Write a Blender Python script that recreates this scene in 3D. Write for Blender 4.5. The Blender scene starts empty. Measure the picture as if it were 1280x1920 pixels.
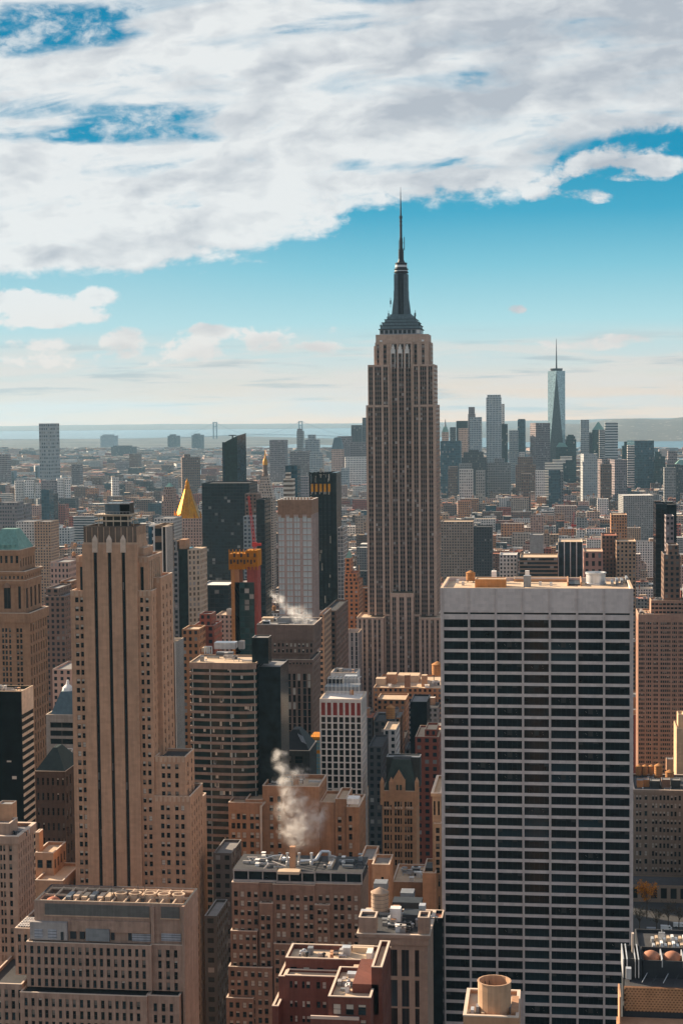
import bpy, bmesh, math, random
import numpy as np
from mathutils import Vector, Matrix
rad = math.radians
S = bpy.context.scene
COL = S.collection
random.seed(7)

# ------------------------------------------------------------------ camera
FPX, HC = 3120.0, 262.0                      # focal length in photo pixels, eye height above the street
pitch, yaw, roll = math.atan(187 / FPX), math.atan(403 / math.hypot(FPX, 187)), -0.0095
F0 = Vector((-math.sin(yaw) * math.cos(pitch), math.cos(yaw) * math.cos(pitch), -math.sin(pitch)))
R0 = Vector((math.cos(yaw), math.sin(yaw), 0))
U0 = R0.cross(F0)
RV = R0 * math.cos(roll) + U0 * math.sin(roll)
UV_ = -R0 * math.sin(roll) + U0 * math.cos(roll)
CP = Vector((0, 0, HC))
cd = bpy.data.cameras.new('camera')
cam = bpy.data.objects.new('camera', cd)
COL.objects.link(cam)
cd.sensor_fit = 'HORIZONTAL'; cd.sensor_width = 36; cd.lens = 36 * FPX / 1280
cd.clip_start = 1; cd.clip_end = 120000
M3 = Matrix((RV, UV_, -F0)).transposed()
cam.matrix_world = Matrix.Translation(CP) @ M3.to_4x4()
S.camera = cam

# ------------------------------------------------------------------ light
SUN_EL, SUN_AZ = rad(22), rad(-62)           # azimuth from +y, positive towards +x
sd = bpy.data.lights.new('sun', 'SUN'); sd.energy = 5.0; sd.angle = rad(0.5); sd.color = (1, .80, .58)
sun = bpy.data.objects.new('sun', sd); COL.objects.link(sun)
to_sun = Vector((math.sin(SUN_AZ) * math.cos(SUN_EL), math.cos(SUN_AZ) * math.cos(SUN_EL), math.sin(SUN_EL)))
sun.rotation_euler = to_sun.to_track_quat('Z', 'Y').to_euler()
sun.location = to_sun * 3000
S.view_settings.view_transform = 'Standard'; S.view_settings.look = 'None'
S.view_settings.gamma = 1; EXPO = 1.28; S.view_settings.exposure = EXPO
S.render.engine = 'CYCLES'
S.cycles.max_bounces = 6; S.cycles.diffuse_bounces = 3; S.cycles.glossy_bounces = 3
S.cycles.volume_bounces = 3; S.cycles.transparent_max_bounces = 16
S.cycles.use_denoising = True
S.cycles.sample_clamp_indirect = 6

class NT:
    """short helper to wire shader nodes"""
    def __init__(s, tree): s.t = tree; s.n = tree.nodes; s.l = tree.links
    def new(s, typ, **kw):
        n = s.n.new(typ)
        for k, v in kw.items(): setattr(n, k, v)
        return n
    def set(s, sock, v):
        if isinstance(v, bpy.types.NodeSocket): s.l.new(v, sock)
        elif v is not None: sock.default_value = v
    def m(s, op, a, b=None, c=None, clamp=False):
        n = s.new('ShaderNodeMath', operation=op); n.use_clamp = clamp
        for i, v in enumerate((a, b, c)):
            if v is not None: s.set(n.inputs[i], v)
        return n.outputs[0]
    def sstep(s, x, lo, hi):
        n = s.new('ShaderNodeMapRange', interpolation_type='SMOOTHSTEP')
        s.set(n.inputs[0], x); n.inputs[1].default_value = lo; n.inputs[2].default_value = hi
        return n.outputs[0]
    def ramp(s, x, lo, hi, a=0.0, b=1.0):
        n = s.new('ShaderNodeMapRange'); s.set(n.inputs[0], x)
        n.inputs[1].default_value = lo; n.inputs[2].default_value = hi; n.inputs[3].default_value = a; n.inputs[4].default_value = b
        return n.outputs[0]
    def mix(s, f, a, b):
        n = s.new('ShaderNodeMix', data_type='RGBA'); n.clamp_factor = True
        s.set(n.inputs[0], f)
        for i, v in ((6, a), (7, b)):
            if isinstance(v, tuple) and len(v) == 3: v = (*v, 1)
            s.set(n.inputs[i], v)
        return n.outputs[2]
    def comb(s, x, y, z=0.0):
        n = s.new('ShaderNodeCombineXYZ')
        for i, v in enumerate((x, y, z)): s.set(n.inputs[i], v)
        return n.outputs[0]
    def noise(s, vec, scale, detail=4, rough=.55, dist=0.0):
        n = s.new('ShaderNodeTexNoise'); s.set(n.inputs['Vector'], vec)
        n.inputs['Scale'].default_value = scale; n.inputs['Detail'].default_value = detail
        n.inputs['Roughness'].default_value = rough; n.inputs['Distortion'].default_value = dist
        return n.outputs[0]

def make_world():
    w = bpy.data.worlds.new('World'); S.world = w; w.use_nodes = True
    t = NT(w.node_tree); t.n.clear()
    sky = t.new('ShaderNodeTexSky', sky_type='NISHITA'); sky.sun_disc = False
    sky.sun_elevation = SUN_EL; sky.sun_rotation = SUN_AZ; sky.altitude = 100
    sky.air_density = 1.0; sky.dust_density = 1.2; sky.ozone_density = 1.6
    g = t.new('ShaderNodeTexCoord').outputs['Generated']
    sp = t.new('ShaderNodeSeparateXYZ'); t.l.new(g, sp.inputs[0])
    x, y, z = sp.outputs
    ys = t.m('MAXIMUM', y, 0.12)
    u = t.m('MULTIPLY_ADD', t.m('DIVIDE', x, ys), 3.12, 1.043)      # bearing
    v = t.m('MULTIPLY_ADD', t.m('DIVIDE', z, ys), -3.12, 0.770)     # height above the horizon
    front = t.sstep(y, 0.3, 0.7)
    P = t.comb(u, t.m('MULTIPLY', v, 1.9))
    warp = t.noise(P, 3.2, 4, .6)
    P2 = t.comb(t.m('MULTIPLY_ADD', warp, .22, u), t.m('MULTIPLY_ADD', warp, .22, t.m('MULTIPLY', v, 2.1)))
    n1 = t.noise(P2, 4.2, 9, .60)
    n2 = t.noise(t.comb(u, t.m('MULTIPLY_ADD', u, .25, t.m('MULTIPLY', v, 4.2)), 3.0), 4.2, 8, .56, .5)
    P3 = t.comb(t.m('MULTIPLY_ADD', warp, .10, u), t.m('MULTIPLY_ADD', n1, .05, t.m('MULTIPLY', v, 1.5)), 7.0)
    n3 = t.noise(P3, 13.0, 7, .62)
    n1c = t.m('SUBTRACT', n1, .5)
    def ell(cu, cv, ru, rv, a=1.0):
        du = t.m('MULTIPLY', t.m('SUBTRACT', u, cu), 1 / ru); dv = t.m('MULTIPLY', t.m('SUBTRACT', v, cv), 1 / rv)
        r2 = t.m('ADD', t.m('MULTIPLY', du, du), t.m('MULTIPLY', dv, dv))
        return t.m('MULTIPLY', t.m('MAXIMUM', t.m('SUBTRACT', 1.0, r2), 0.0), a)
    def total(lst):
        o = lst[0]
        for q in lst[1:]: o = t.m('ADD', o, q)
        return o
    # lower edge of the big cloud bank
    cr = t.new('ShaderNodeValToRGB'); el = cr.color_ramp.elements; el.remove(el[1])
    pts = [(-.3, .50), (0, .512), (.27, .514), (.36, .492), (.5, .468), (.55, .445), (.63, .43), (.67, .385), (.9, .385), (.98, .378), (1.02, .352), (1.06, .315), (1.12, .285), (1.28, .268), (1.6, .2)]
    for i, (a, b) in enumerate(pts):
        e = el[i] if i < 1 else el.new((a + .3) / 1.9)
        e.color = (b, b, b, 1)
    t.l.new(t.ramp(u, -.3, 1.6), cr.inputs[0])
    vb = cr.outputs[0]
    edge = t.m('ADD', t.m('SUBTRACT', vb, v), t.m('MULTIPLY', n1c, .10))
    edge = t.m('ADD', edge, t.m('MULTIPLY', t.m('SUBTRACT', n2, .5), .05))
    edge = t.m('ADD', edge, t.m('MULTIPLY', t.m('SUBTRACT', n3, .5), .09))
    bank = t.sstep(edge, -.004, .026)
    holes = total([ell(.09, .035, .22, .065, 1.5), ell(.30, .06, .14, .03, .6), ell(.34, .232, .30, .036, 1.1), ell(.04, .185, .22, .04, .95), ell(.10, .238, .20, .025, 1.1), ell(.24, .205, .14, .03, .8), ell(.33, .195, .12, .025, .5),
                   ell(.80, .003, .22, .020, 1.1), ell(1.16, .305, .20, .05, 1.0), ell(.86, .318, .13, .025, .75), ell(.66, .305, .05, .015, .6),
                   ell(.47, .293, .07, .018, .55), ell(.28, .13, .22, .03, .35), ell(.62, .05, .16, .025, .3), ell(.1, .28, .2, .02, .3), ell(1.22, .24, .12, .03, .3)])
    hn = t.m('ADD', t.m('MULTIPLY', n1c, 1.6), t.m('MULTIPLY', t.m('SUBTRACT', n3, .5), 1.3))
    hn = t.m('ADD', hn, t.m('MULTIPLY', t.m('SUBTRACT', n2, .5), 3.4))
    hole = t.sstep(t.m('ADD', holes, hn), .20, 1.15)
    veil = t.m('MULTIPLY', t.m('MULTIPLY', t.sstep(n2, .50, .72), t.sstep(v, .36, .12)), .34)
    hole = t.m('MULTIPLY', hole, t.m('SUBTRACT', 1.0, t.m('MULTIPLY', t.sstep(n3, .42, .66), .75)))
    hole = t.m('MAXIMUM', hole, veil)
    cov = t.m('MULTIPLY', bank, t.m('SUBTRACT', 1.0, hole))
    # tufts on the blue patches at the right
    tuft = total([ell(1.10, .377, .07, .018, .9), ell(1.24, .325, .10, .022, .9), ell(1.0, .36, .06, .03, .8), ell(1.05, .325, .10, .035, .55), ell(1.16, .30, .14, .03, .5), ell(1.20, .345, .10, .012, .5), ell(.60, .40, .10, .06, .6)])
    cov = t.m('MAXIMUM', cov, t.m('MULTIPLY', t.sstep(tuft, .01, .25), t.sstep(t.m('ADD', tuft, t.m('MULTIPLY', t.m('SUBTRACT', n3, .5), 3.0)), .25, .85)))
    # separate cumulus below the bank
    cum = total([ell(.03, .565, .13, .045), ell(.10, .578, .12, .030), ell(.175, .540, .075, .024), ell(.0, .545, .06, .028, .8), ell(.225, .632, .055, .034, .8), ell(.06, .636, .10, .018, .55),
                 ell(.36, .648, .09, .026, .75), ell(.50, .637, .050, .024, .8), ell(.60, .648, .06, .016, .7), ell(.45, .618, .19, .016, .5), ell(.39, .608, .04, .016, .6),
                 ell(.18, .665, .28, .020, .55), ell(1.12, .645, .11, .018, .6), ell(.97, .648, .13, .014, .5), ell(.975, .582, .022, .010, .55), ell(.63, .612, .03, .012, .35)])
    covc = t.sstep(t.m('ADD', cum, t.m('ADD', t.m('MULTIPLY', t.m('SUBTRACT', n3, .5), 3.6), t.m('MULTIPLY', n1c, 1.2))), .22, .80)
    covc = t.m('MULTIPLY', covc, t.sstep(cum, .01, .22))
    # streaks of low cloud over the horizon
    band = t.m('MULTIPLY', t.sstep(v, .60, .68), t.m('SUBTRACT', 1.0, t.sstep(v, .76, .80)))
    ns = t.noise(t.comb(u, t.m('MULTIPLY', v, 9.0), 11.0), 4.0, 6, .6, .3)
    covs = t.m('MULTIPLY', t.sstep(ns, .40, .60), t.m('MULTIPLY', band, .75))
    grey_s = t.m('MULTIPLY', t.m('MULTIPLY', t.sstep(t.noise(t.comb(u, t.m('MULTIPLY', v, 14.0), 5.0), 3.2, 5, .6), .52, .66), band), .62)
    # colours (radiance before exposure)
    K = 0.5
    cs = t.new('ShaderNodeValToRGB'); el = cs.color_ramp.elements; el.remove(el[1])
    for i, (a, c) in enumerate(((0, (.004, .235, .43)), (.30, (.012, .30, .50)), (.40, (.060, .40, .59)), (.50, (.22, .57, .70)), (.60, (.43, .71, .77)), (.68, (.64, .72, .71)), (.74, (.90, .69, .54)), (.80, (1.22, .74, .43)))):
        e = el[i] if i < 1 else el.new(a / .8)
        e.color = (*c, 1)
    t.l.new(t.m('MULTIPLY', v, 1 / .8), cs.inputs[0])
    vs = t.new('ShaderNodeVectorMath', operation='SCALE'); t.l.new(cs.outputs[0], vs.inputs[0]); vs.inputs['Scale'].default_value = KS
    # bluer away from the sun, paler towards it
    base = t.mix(t.m('MULTIPLY', t.m('MULTIPLY', t.sstep(u, .75, .05), .30), t.sstep(v, .30, .50)), vs.outputs[0], (.55 * KS, .72 * KS, .76 * KS))
    def off(vec, dx, dy):
        a = t.new('ShaderNodeVectorMath', operation='ADD'); t.l.new(vec, a.inputs[0]); a.inputs[1].default_value = (dx, dy, 0); return a.outputs[0]
    nl = t.noise(P2, 4.2, 5, .50); nlo = t.noise(off(P2, -.035, -.040), 4.2, 5, .50)
    n3o = t.noise(off(P3, -.014, -.016), 13.0, 7, .62)
    rel = t.m('ADD', t.m('MULTIPLY', t.m('SUBTRACT', nl, nlo), 1.7), t.m('MULTIPLY', t.m('SUBTRACT', n3, n3o), .35))
    lum = t.m('ADD', t.m('MULTIPLY', n2, .7), t.m('ADD', .38, rel))
    lum = t.m('ADD', lum, t.m('MULTIPLY', t.m('SUBTRACT', .75, u), .20))
    lum = t.m('SUBTRACT', lum, total([ell(1.05, .10, .45, .16, .22), ell(.84, .21, .16, .05, .16), ell(.06, .46, .06, .03, .25), ell(.25, .45, .3, .03, .1), ell(.50, .645, .06, .03, .45), ell(.6, .652, .06, .02, .45), ell(.37, .655, .08, .02, .25), ell(.22, .65, .05, .02, .35), ell(.975, .582, .05, .03, .45), ell(.39, .608, .05, .02, .45)]))
    cl = t.mix(t.ramp(lum, .34, .86), (.56 * CLOUD, .61 * CLOUD, .67 * CLOUD), (.98 * CLOUD, 1.0 * CLOUD, 1.0 * CLOUD))
    low = t.sstep(v, .50, .72)
    cl = t.mix(t.m('MULTIPLY', low, .75), cl, (.98 * CLOUD, .88 * CLOUD, .80 * CLOUD))
    c = t.mix(covs, base, (.90 * CLOUD, .84 * CLOUD, .78 * CLOUD))
    c = t.mix(grey_s, c, (.46 * CLOUD, .56 * CLOUD, .60 * CLOUD))
    c = t.mix(t.m('MULTIPLY', covc, .92), c, cl)
    c = t.mix(t.m('MULTIPLY', cov, .96), c, cl)
    # the rest of the sky, behind and beside the view: broken cloud
    sb = t.new('ShaderNodeVectorMath', operation='SCALE'); t.l.new(sky.outputs[0], sb.inputs[0]); sb.inputs['Scale'].default_value = .75; skyb = sb.outputs[0]
    nb = t.noise(g, 2.6, 6, .6)
    back = t.mix(t.m('MULTIPLY', t.sstep(nb, .40, .62), .8), skyb, (.93 * FILL, .88 * FILL, .82 * FILL))
    c = t.mix(front, back, c)
    bg = t.new('ShaderNodeBackground'); t.l.new(c, bg.inputs[0]); bg.inputs[1].default_value = SKY
    out = t.new('ShaderNodeOutputWorld'); t.l.new(bg.outputs[0], out.inputs[0])
    w.cycles.sampling_method = 'MANUAL'; w.cycles.sample_map_resolution = 512
SKY = 0.10
KS = 1 / (SKY * 2 ** EXPO)   # radiance that reads 1.0 after exposure
CLOUD = .86 * KS            # sunlit cloud
FILL = 2.7
make_world()

# ------------------------------------------------------------------ pixel <-> place
def ray(px, py): return F0 + RV * ((px - 640) / FPX) + UV_ * ((960 - py) / FPX)
def at(px, py, Y):
    d = ray(px, py); return CP + d * (Y / d.y)
def ground(px, py, z=0.0):
    d = ray(px, py); return CP + d * ((z - HC) / d.z)
def proj(p):
    d = Vector(p) - CP; k = FPX / d.dot(F0)
    return 640 + d.dot(RV) * k, 960 - d.dot(UV_) * k
def xat(px, py, Y): return at(px, py, Y).x
def zat(py, Y, px=640): return at(px, py, Y).z
# ------------------------------------------------------------------ materials
MATS = {}
def pbsdf(name):
    m = bpy.data.materials.new(name); m.use_nodes = True
    t = NT(m.node_tree); b = t.n['Principled BSDF']
    return m, t, b
def sat(c, k=1.10):
    l = .3 * c[0] + .6 * c[1] + .1 * c[2]; return tuple(max(.003, l + (q - l) * k) for q in c)
def stone(name, c, rough=.85, var=.30, scale=.35, streak=.42, spec=.15, metal=0.0):
    """weathered masonry, concrete, paint or roofing: blotches, vertical streaks and grain"""
    if name in MATS: return MATS[name]
    c = sat(c)
    m, t, b = pbsdf(name)
    o = t.new('ShaderNodeTexCoord').outputs['Object']
    big = t.noise(o, .045, 3, .6)
    mid = t.noise(o, scale, 5, .65)
    mp = t.new('ShaderNodeMapping'); t.l.new(o, mp.inputs[0]); mp.inputs[3].default_value = (1.0, 1.0, .06)
    st = t.noise(mp.outputs[0], .9, 4, .6)
    f = t.m('ADD', t.m('MULTIPLY', t.m('SUBTRACT', big, .5), var * 1.6), t.m('MULTIPLY', t.m('SUBTRACT', mid, .5), var * 1.4))
    f = t.m('ADD', f, t.m('MULTIPLY', t.m('SUBTRACT', st, .5), streak * 1.5))
    rnd = t.new('ShaderNodeObjectInfo').outputs['Random']
    f = t.m('ADD', f, t.m('MULTIPLY', t.m('SUBTRACT', rnd, .5), .10))
    if streak > .1:      # blocks of slightly different tone
        sp = t.new('ShaderNodeSeparateXYZ'); t.l.new(o, sp.inputs[0])
        zz = t.m('FLOOR', t.m('MULTIPLY', sp.outputs[2], .95)); hh = t.m('FLOOR', t.m('ADD', t.m('MULTIPLY', t.m('ADD', sp.outputs[0], sp.outputs[1]), .52), t.m('MULTIPLY', zz, .5)))
        wn = t.new('ShaderNodeTexWhiteNoise', noise_dimensions='2D'); t.l.new(t.comb(hh, zz), wn.inputs[0])
        f = t.m('ADD', f, t.m('MULTIPLY', t.m('SUBTRACT', wn.outputs[0], .5), .15))
    f = t.m('ADD', f, 1.0)
    vm = t.new('ShaderNodeVectorMath', operation='SCALE'); vm.inputs[0].default_value = c; t.l.new(f, vm.inputs['Scale'])
    t.l.new(vm.outputs[0], b.inputs['Base Color'])
    b.inputs['Roughness'].default_value = rough; b.inputs['Specular IOR Level'].default_value = spec
    b.inputs['Metallic'].default_value = metal
    MATS[name] = m; return m
def glass(name, c=(.006, .013, .016), rough=.08, spec=.22, wob=.02):
    if name in MATS: return MATS[name]
    m, t, b = pbsdf(name)
    o = t.new('ShaderNodeTexCoord').outputs['Object']
    n = t.noise(o, .25, 3, .5)
    vm = t.new('ShaderNodeVectorMath', operation='SCALE'); vm.inputs[0].default_value = c
    rnd = t.new('ShaderNodeObjectInfo').outputs['Random']; t.l.new(t.m('MULTIPLY', t.ramp(n, .3, .7, .5, 1.6), t.ramp(t.m('POWER', rnd, 3.0), 0, 1, .6, 2.6)), vm.inputs['Scale']); t.l.new(vm.outputs[0], b.inputs['Base Color'])  # per-object tone puts uneven reflections into the glass colour
    bp = t.new('ShaderNodeBump'); bp.inputs['Strength'].default_value = wob; bp.inputs['Distance'].default_value = .5
    t.l.new(t.noise(o, .35, 2, .5), bp.inputs['Height']); t.l.new(bp.outputs[0], b.inputs['Normal'])
    b.inputs['Roughness'].default_value = rough; b.inputs['Specular IOR Level'].default_value = spec
    MATS[name] = m; return m
def facade_mat(name, wall, gl=(.012, .020, .026), wf=.5, hf=.55, blind=.12, bcol=(.34, .32, .30), rgh=.25, mul=0):
    """a wall with a grid of windows; UV counts bays and storeys"""
    if name in MATS: return MATS[name]
    wall = sat(wall)
    m, t, b = pbsdf(name)
    tc = t.new('ShaderNodeTexCoord'); o = tc.outputs['Object']
    sp = t.new('ShaderNodeSeparateXYZ'); t.l.new(tc.outputs['UV'], sp.inputs[0])
    u, v = sp.outputs[0], sp.outputs[1]
    fu, fv = t.m('FRACT', u), t.m('FRACT', v)
    iu = t.m('LESS_THAN', t.m('ABSOLUTE', t.m('SUBTRACT', fu, .5)), wf / 2)
    iv = t.m('LESS_THAN', t.m('ABSOLUTE', t.m('SUBTRACT', fv, .5)), hf / 2)
    mask = t.m('MULTIPLY', iu, iv)
    wn = t.new('ShaderNodeTexWhiteNoise', noise_dimensions='2D')
    rnd = t.new('ShaderNodeObjectInfo').outputs['Random']
    t.l.new(t.comb(t.m('ADD', t.m('FLOOR', u), t.m('FLOOR', t.m('MULTIPLY', rnd, 977.0))), t.m('FLOOR', v)), wn.inputs[0])
    r = wn.outputs[0]
    gcol = t.mix(t.m('LESS_THAN', r, blind), t.mix(r, tuple(q * 1.8 for q in gl), tuple(q * .6 for q in gl)), t.mix(t.m('FRACT', t.m('MULTIPLY', r, 37.0)), tuple(q * .35 for q in bcol), bcol))
    big = t.noise(o, .05, 3, .6); mid = t.noise(o, .4, 4, .65)
    rnd = t.new('ShaderNodeObjectInfo').outputs['Random']
    f = t.m('ADD', t.m('MULTIPLY', t.m('SUBTRACT', big, .5), .40), t.m('MULTIPLY', t.m('SUBTRACT', mid, .5), .40))
    f = t.m('ADD', t.m('ADD', f, t.m('MULTIPLY', t.m('SUBTRACT', rnd, .5), .35)), 1.0)
    vm = t.new('ShaderNodeVectorMath', operation='SCALE'); vm.inputs[0].default_value = wall; t.l.new(f, vm.inputs['Scale'])
    t.l.new(t.mix(mask, vm.outputs[0], gcol), b.inputs['Base Color'])
    t.l.new(t.ramp(mask, 0, 1, .85, rgh), b.inputs['Roughness'])
    b.inputs['Specular IOR Level'].default_value = .2
    bp = t.new('ShaderNodeBump'); bp.inputs['Strength'].default_value = .8; bp.inputs['Distance'].default_value = .3; bp.invert = True
    t.l.new(mask, bp.inputs['Height']); t.l.new(bp.outputs[0], b.inputs['Normal'])
    MATS[name] = m; return m

LIME = stone('limestone', (.47, .33, .24), var=.26)
TAN = stone('tan stone', (.42, .262, .178), var=.26, streak=.5)
BUFF = stone('buff brick', (.42, .25, .16))
ORNG = stone('orange brick', (.46, .215, .095))
REDB = stone('red brick', (.20, .052, .042))
REDL = stone('light red brick', (.34, .12, .085))
BRN = stone('brown brick', (.20, .125, .09))
DKST = stone('dark stone', (.055, .058, .055))
CONC = stone('grey concrete', (.36, .33, .31), streak=.4)
PALE = stone('pale travertine', (.60, .52, .485), var=.10, streak=.16)
WHITE = stone('white paint', (.74, .72, .69), rough=.6)
ESBS = stone('grey limestone', (.47, .345, .275), var=.22)
METAL = stone('grey metal', (.25, .26, .27), rough=.5, metal=.4)
DMET = stone('dark metal', (.035, .040, .045), rough=.5)
ALU = stone('bright metal', (.55, .56, .57), rough=.4, metal=.5)
RTAN = stone('tan roofing', (.52, .40, .29), var=.4, streak=0)
RGRY = stone('grey roofing', (.24, .23, .22), var=.5, streak=0)
RDRK = stone('dark roofing', (.06, .06, .062), var=.5, streak=0)
RWHT = stone('white roofing', (.66, .63, .58), var=.3, streak=0)
RRED = stone('red roofing', (.36, .15, .10), var=.4, streak=0)
WOOD = stone('tank cedar', (.40, .20, .09), var=.3, streak=.5)
COPPER = stone('green copper', (.17, .29, .25), rough=.6, streak=.6)
SLATE = stone('blue slate', (.09, .13, .15), rough=.5, streak=.4)
BLK = glass('black cladding', (.005, .009, .011), rough=.25, spec=.08)
CREAM = stone('sunlit edge coping', (.58, .47, .38), streak=0)
GL = glass('dark window glass')
GLB = glass('blue window glass', (.012, .035, .05), rough=.06)
GLG = glass('green window glass', (.012, .030, .030), rough=.05)
BLIND = stone('window blind', (.50, .45, .39), var=.1, streak=0)
BLIND2 = stone('dim window blind', (.20, .175, .15), var=.1, streak=0)
FRM = stone('bronze window frame', (.07, .055, .045), rough=.5, streak=0)
FRW = stone('pale window frame', (.42, .36, .31), rough=.5, streak=0)

# ------------------------------------------------------------------ mesh builder
class MB:
    def __init__(s): s.v = []; s.f = []; s.m = []; s.uv = []
    def face(s, pts, m=0, uv=None):
        i = len(s.v); s.v += [tuple(p) for p in pts]; s.f.append(tuple(range(i, i + len(pts)))); s.m.append(m)
        s.uv += uv if uv else [(0, 0)] * len(pts)
    def wall(s, a, b, z0, z1, m=0, bay=3.4, fl=3.5):
        """vertical quad from a to b (outside on the right of a->b)"""
        w = math.hypot(b[0] - a[0], b[1] - a[1]); n = max(1, round(w / bay)); k = (z1 - z0) / fl
        s.face([(a[0], a[1], z0), (b[0], b[1], z0), (b[0], b[1], z1), (a[0], a[1], z1)], m, [(0, 100 - k), (n, 100 - k), (n, 100), (0, 100)])
    def prism(s, poly, z0, z1, m=0, mt=1, par=0.0, t=.45, bay=3.4, fl=3.5, bottom=False):
        n = len(poly)
        for i in range(n): s.wall(poly[i], poly[(i + 1) % n], z0, z1, m, bay, fl)
        if par > 0:
            cx = sum(p[0] for p in poly) / n; cy = sum(p[1] for p in poly) / n
            inn = []
            for i in range(n):
                p0, p, p1 = Vector(poly[i - 1]), Vector(poly[i]), Vector(poly[(i + 1) % n])
                e0 = (p - p0).normalized(); e1 = (p1 - p).normalized()
                n0 = Vector((-e0.y, e0.x)); n1 = Vector((-e1.y, e1.x))
                b = n0 + n1; b = b / max(.3, b.dot(n0)) * t
                inn.append((p.x + b.x, p.y + b.y))
            for i in range(n):
                a, b, c, d = poly[i], poly[(i + 1) % n], inn[(i + 1) % n], inn[i]
                s.face([(*a, z1), (*b, z1), (*c, z1), (*d, z1)], mt, [(.02, .02)] * 4)
                s.face([(*d, z1 - par), (*d, z1), (*c, z1), (*c, z1 - par)], m, [(.02, .02)] * 4)
            s.face([(*p, z1 - par) for p in inn], mt)
        else: s.face([(*p, z1) for p in poly], mt)
        if bottom: s.face([(*p, z0) for p in reversed(poly)], m)
    def box(s, x0, x1, y0, y1, z0, z1, m=0, mt=None, bottom=True, **k):
        if x0 > x1: x0, x1 = x1, x0
        if y0 > y1: y0, y1 = y1, y0
        if z0 > z1: z0, z1 = z1, z0
        s.prism([(x0, y0), (x1, y0), (x1, y1), (x0, y1)], z0, z1, m, m if mt is None else mt, bottom=bottom, **k)
    def taper(s, p0, z0, p1, z1, m=0, cap=True, mt=None):
        n = len(p0)
        for i in range(n):
            a, b, c, d = p0[i], p0[(i + 1) % n], p1[(i + 1) % n], p1[i]
            w = math.hypot(b[0] - a[0], b[1] - a[1]); nb = max(1, round(w / 3.4)); k = abs(z1 - z0) / 3.6
            s.face([(*a, z0), (*b, z0), (*c, z1), (*d, z1)], m, [(0, 0), (nb, 0), (nb, k), (0, k)])
        if cap: s.face([(*p, z1) for p in p1], m if mt is None else mt)
    def lathe(s, cx, cy, prof, n=16, m=0, a0=0.0):
        P = [[(cx + r * math.cos(a0 + 2 * math.pi * i / n), cy + r * math.sin(a0 + 2 * math.pi * i / n), z) for i in range(n)] for r, z in prof]
        for A, B in zip(P, P[1:]):
            for i in range(n):
                j = (i + 1) % n; s.face([A[i], A[j], B[j], B[i]], m)
        if prof[-1][0] > 1e-3: s.face(P[-1], m)
        if prof[0][0] > 1e-3: s.face(P[0][::-1], m)
    def tube(s, p, q, r, n=6, m=0, r2=None):
        p, q = Vector(p), Vector(q); d = (q - p).normalized()
        a = d.orthogonal().normalized(); b = d.cross(a); r2 = r if r2 is None else r2
        A = [p + (a * math.cos(2 * math.pi * i / n) + b * math.sin(2 * math.pi * i / n)) * r for i in range(n)]
        B = [q + (a * math.cos(2 * math.pi * i / n) + b * math.sin(2 * math.pi * i / n)) * r2 for i in range(n)]
        for i in range(n): s.face([A[i], A[(i + 1) % n], B[(i + 1) % n], B[i]], m)
        s.face(A[::-1], m); s.face(B, m)
    def bar(s, p, q, w, m=0): s.tube(p, q, w * .7, 4, m)
    def mesh(s, name, mats, loc, smooth=False):
        me = bpy.data.meshes.new(name)
        v = np.array(s.v, dtype=np.float64) - np.array(loc)
        me.from_pydata([tuple(q) for q in v], [], s.f)
        for mm in mats: me.materials.append(mm)
        me.polygons.foreach_set('material_index', np.array(s.m, dtype=np.int32))
        ul = me.uv_layers.new(name='UVMap'); ul.data.foreach_set('uv', np.array(s.uv, dtype=np.float32).ravel())
        if smooth:
            bm = bmesh.new(); bm.from_mesh(me); bmesh.ops.remove_doubles(bm, verts=bm.verts, dist=1e-4); bm.to_mesh(me); bm.free()
            me.polygons.foreach_set('use_smooth', [True] * len(me.polygons))
            try: me.set_sharp_from_angle(angle=rad(35))
            except Exception: pass
        me.update(); return me
    def build(s, name, mats, parent=None, loc=(0, 0, 0), smooth=False):
        o = bpy.data.objects.new(name, s.mesh(name, mats, loc, smooth)); COL.objects.link(o)
        if parent: o.parent = parent
        else: o.location = loc
        return o

def tag(o, label=None, cat=None, group=None, kind=None):
    if label: o['label'] = label
    if cat: o['category'] = cat
    if group: o['group'] = group
    if kind: o['kind'] = kind
    return o

RECTS = []        # (depth, px0, px1, py0, py1, key): what stands in front of what
FOOT = []         # footprints nothing else may stand on
CLEAR = []        # (px0, px1, py lowest visible, depth)
def reg_box(key, x0, x1, y0, y1, z0, z1, foot=True):
    ps = [proj(p) for p in ((x0, y0, z1), (x1, y0, z1), (x0, y0, z0), (x1, y0, z0), (x0, y1, z1), (x1, y1, z1), (x1, y1, z0), (x0, y1, z0))]
    RECTS.append((y0, min(p[0] for p in ps[:4]), max(p[0] for p in ps[:4]), min(p[1] for p in ps), max(p[1] for p in ps[:4]), key))
    if foot: FOOT.append((x0 - 2, x1 + 2, y0 - 2, y1 + 2))

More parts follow.
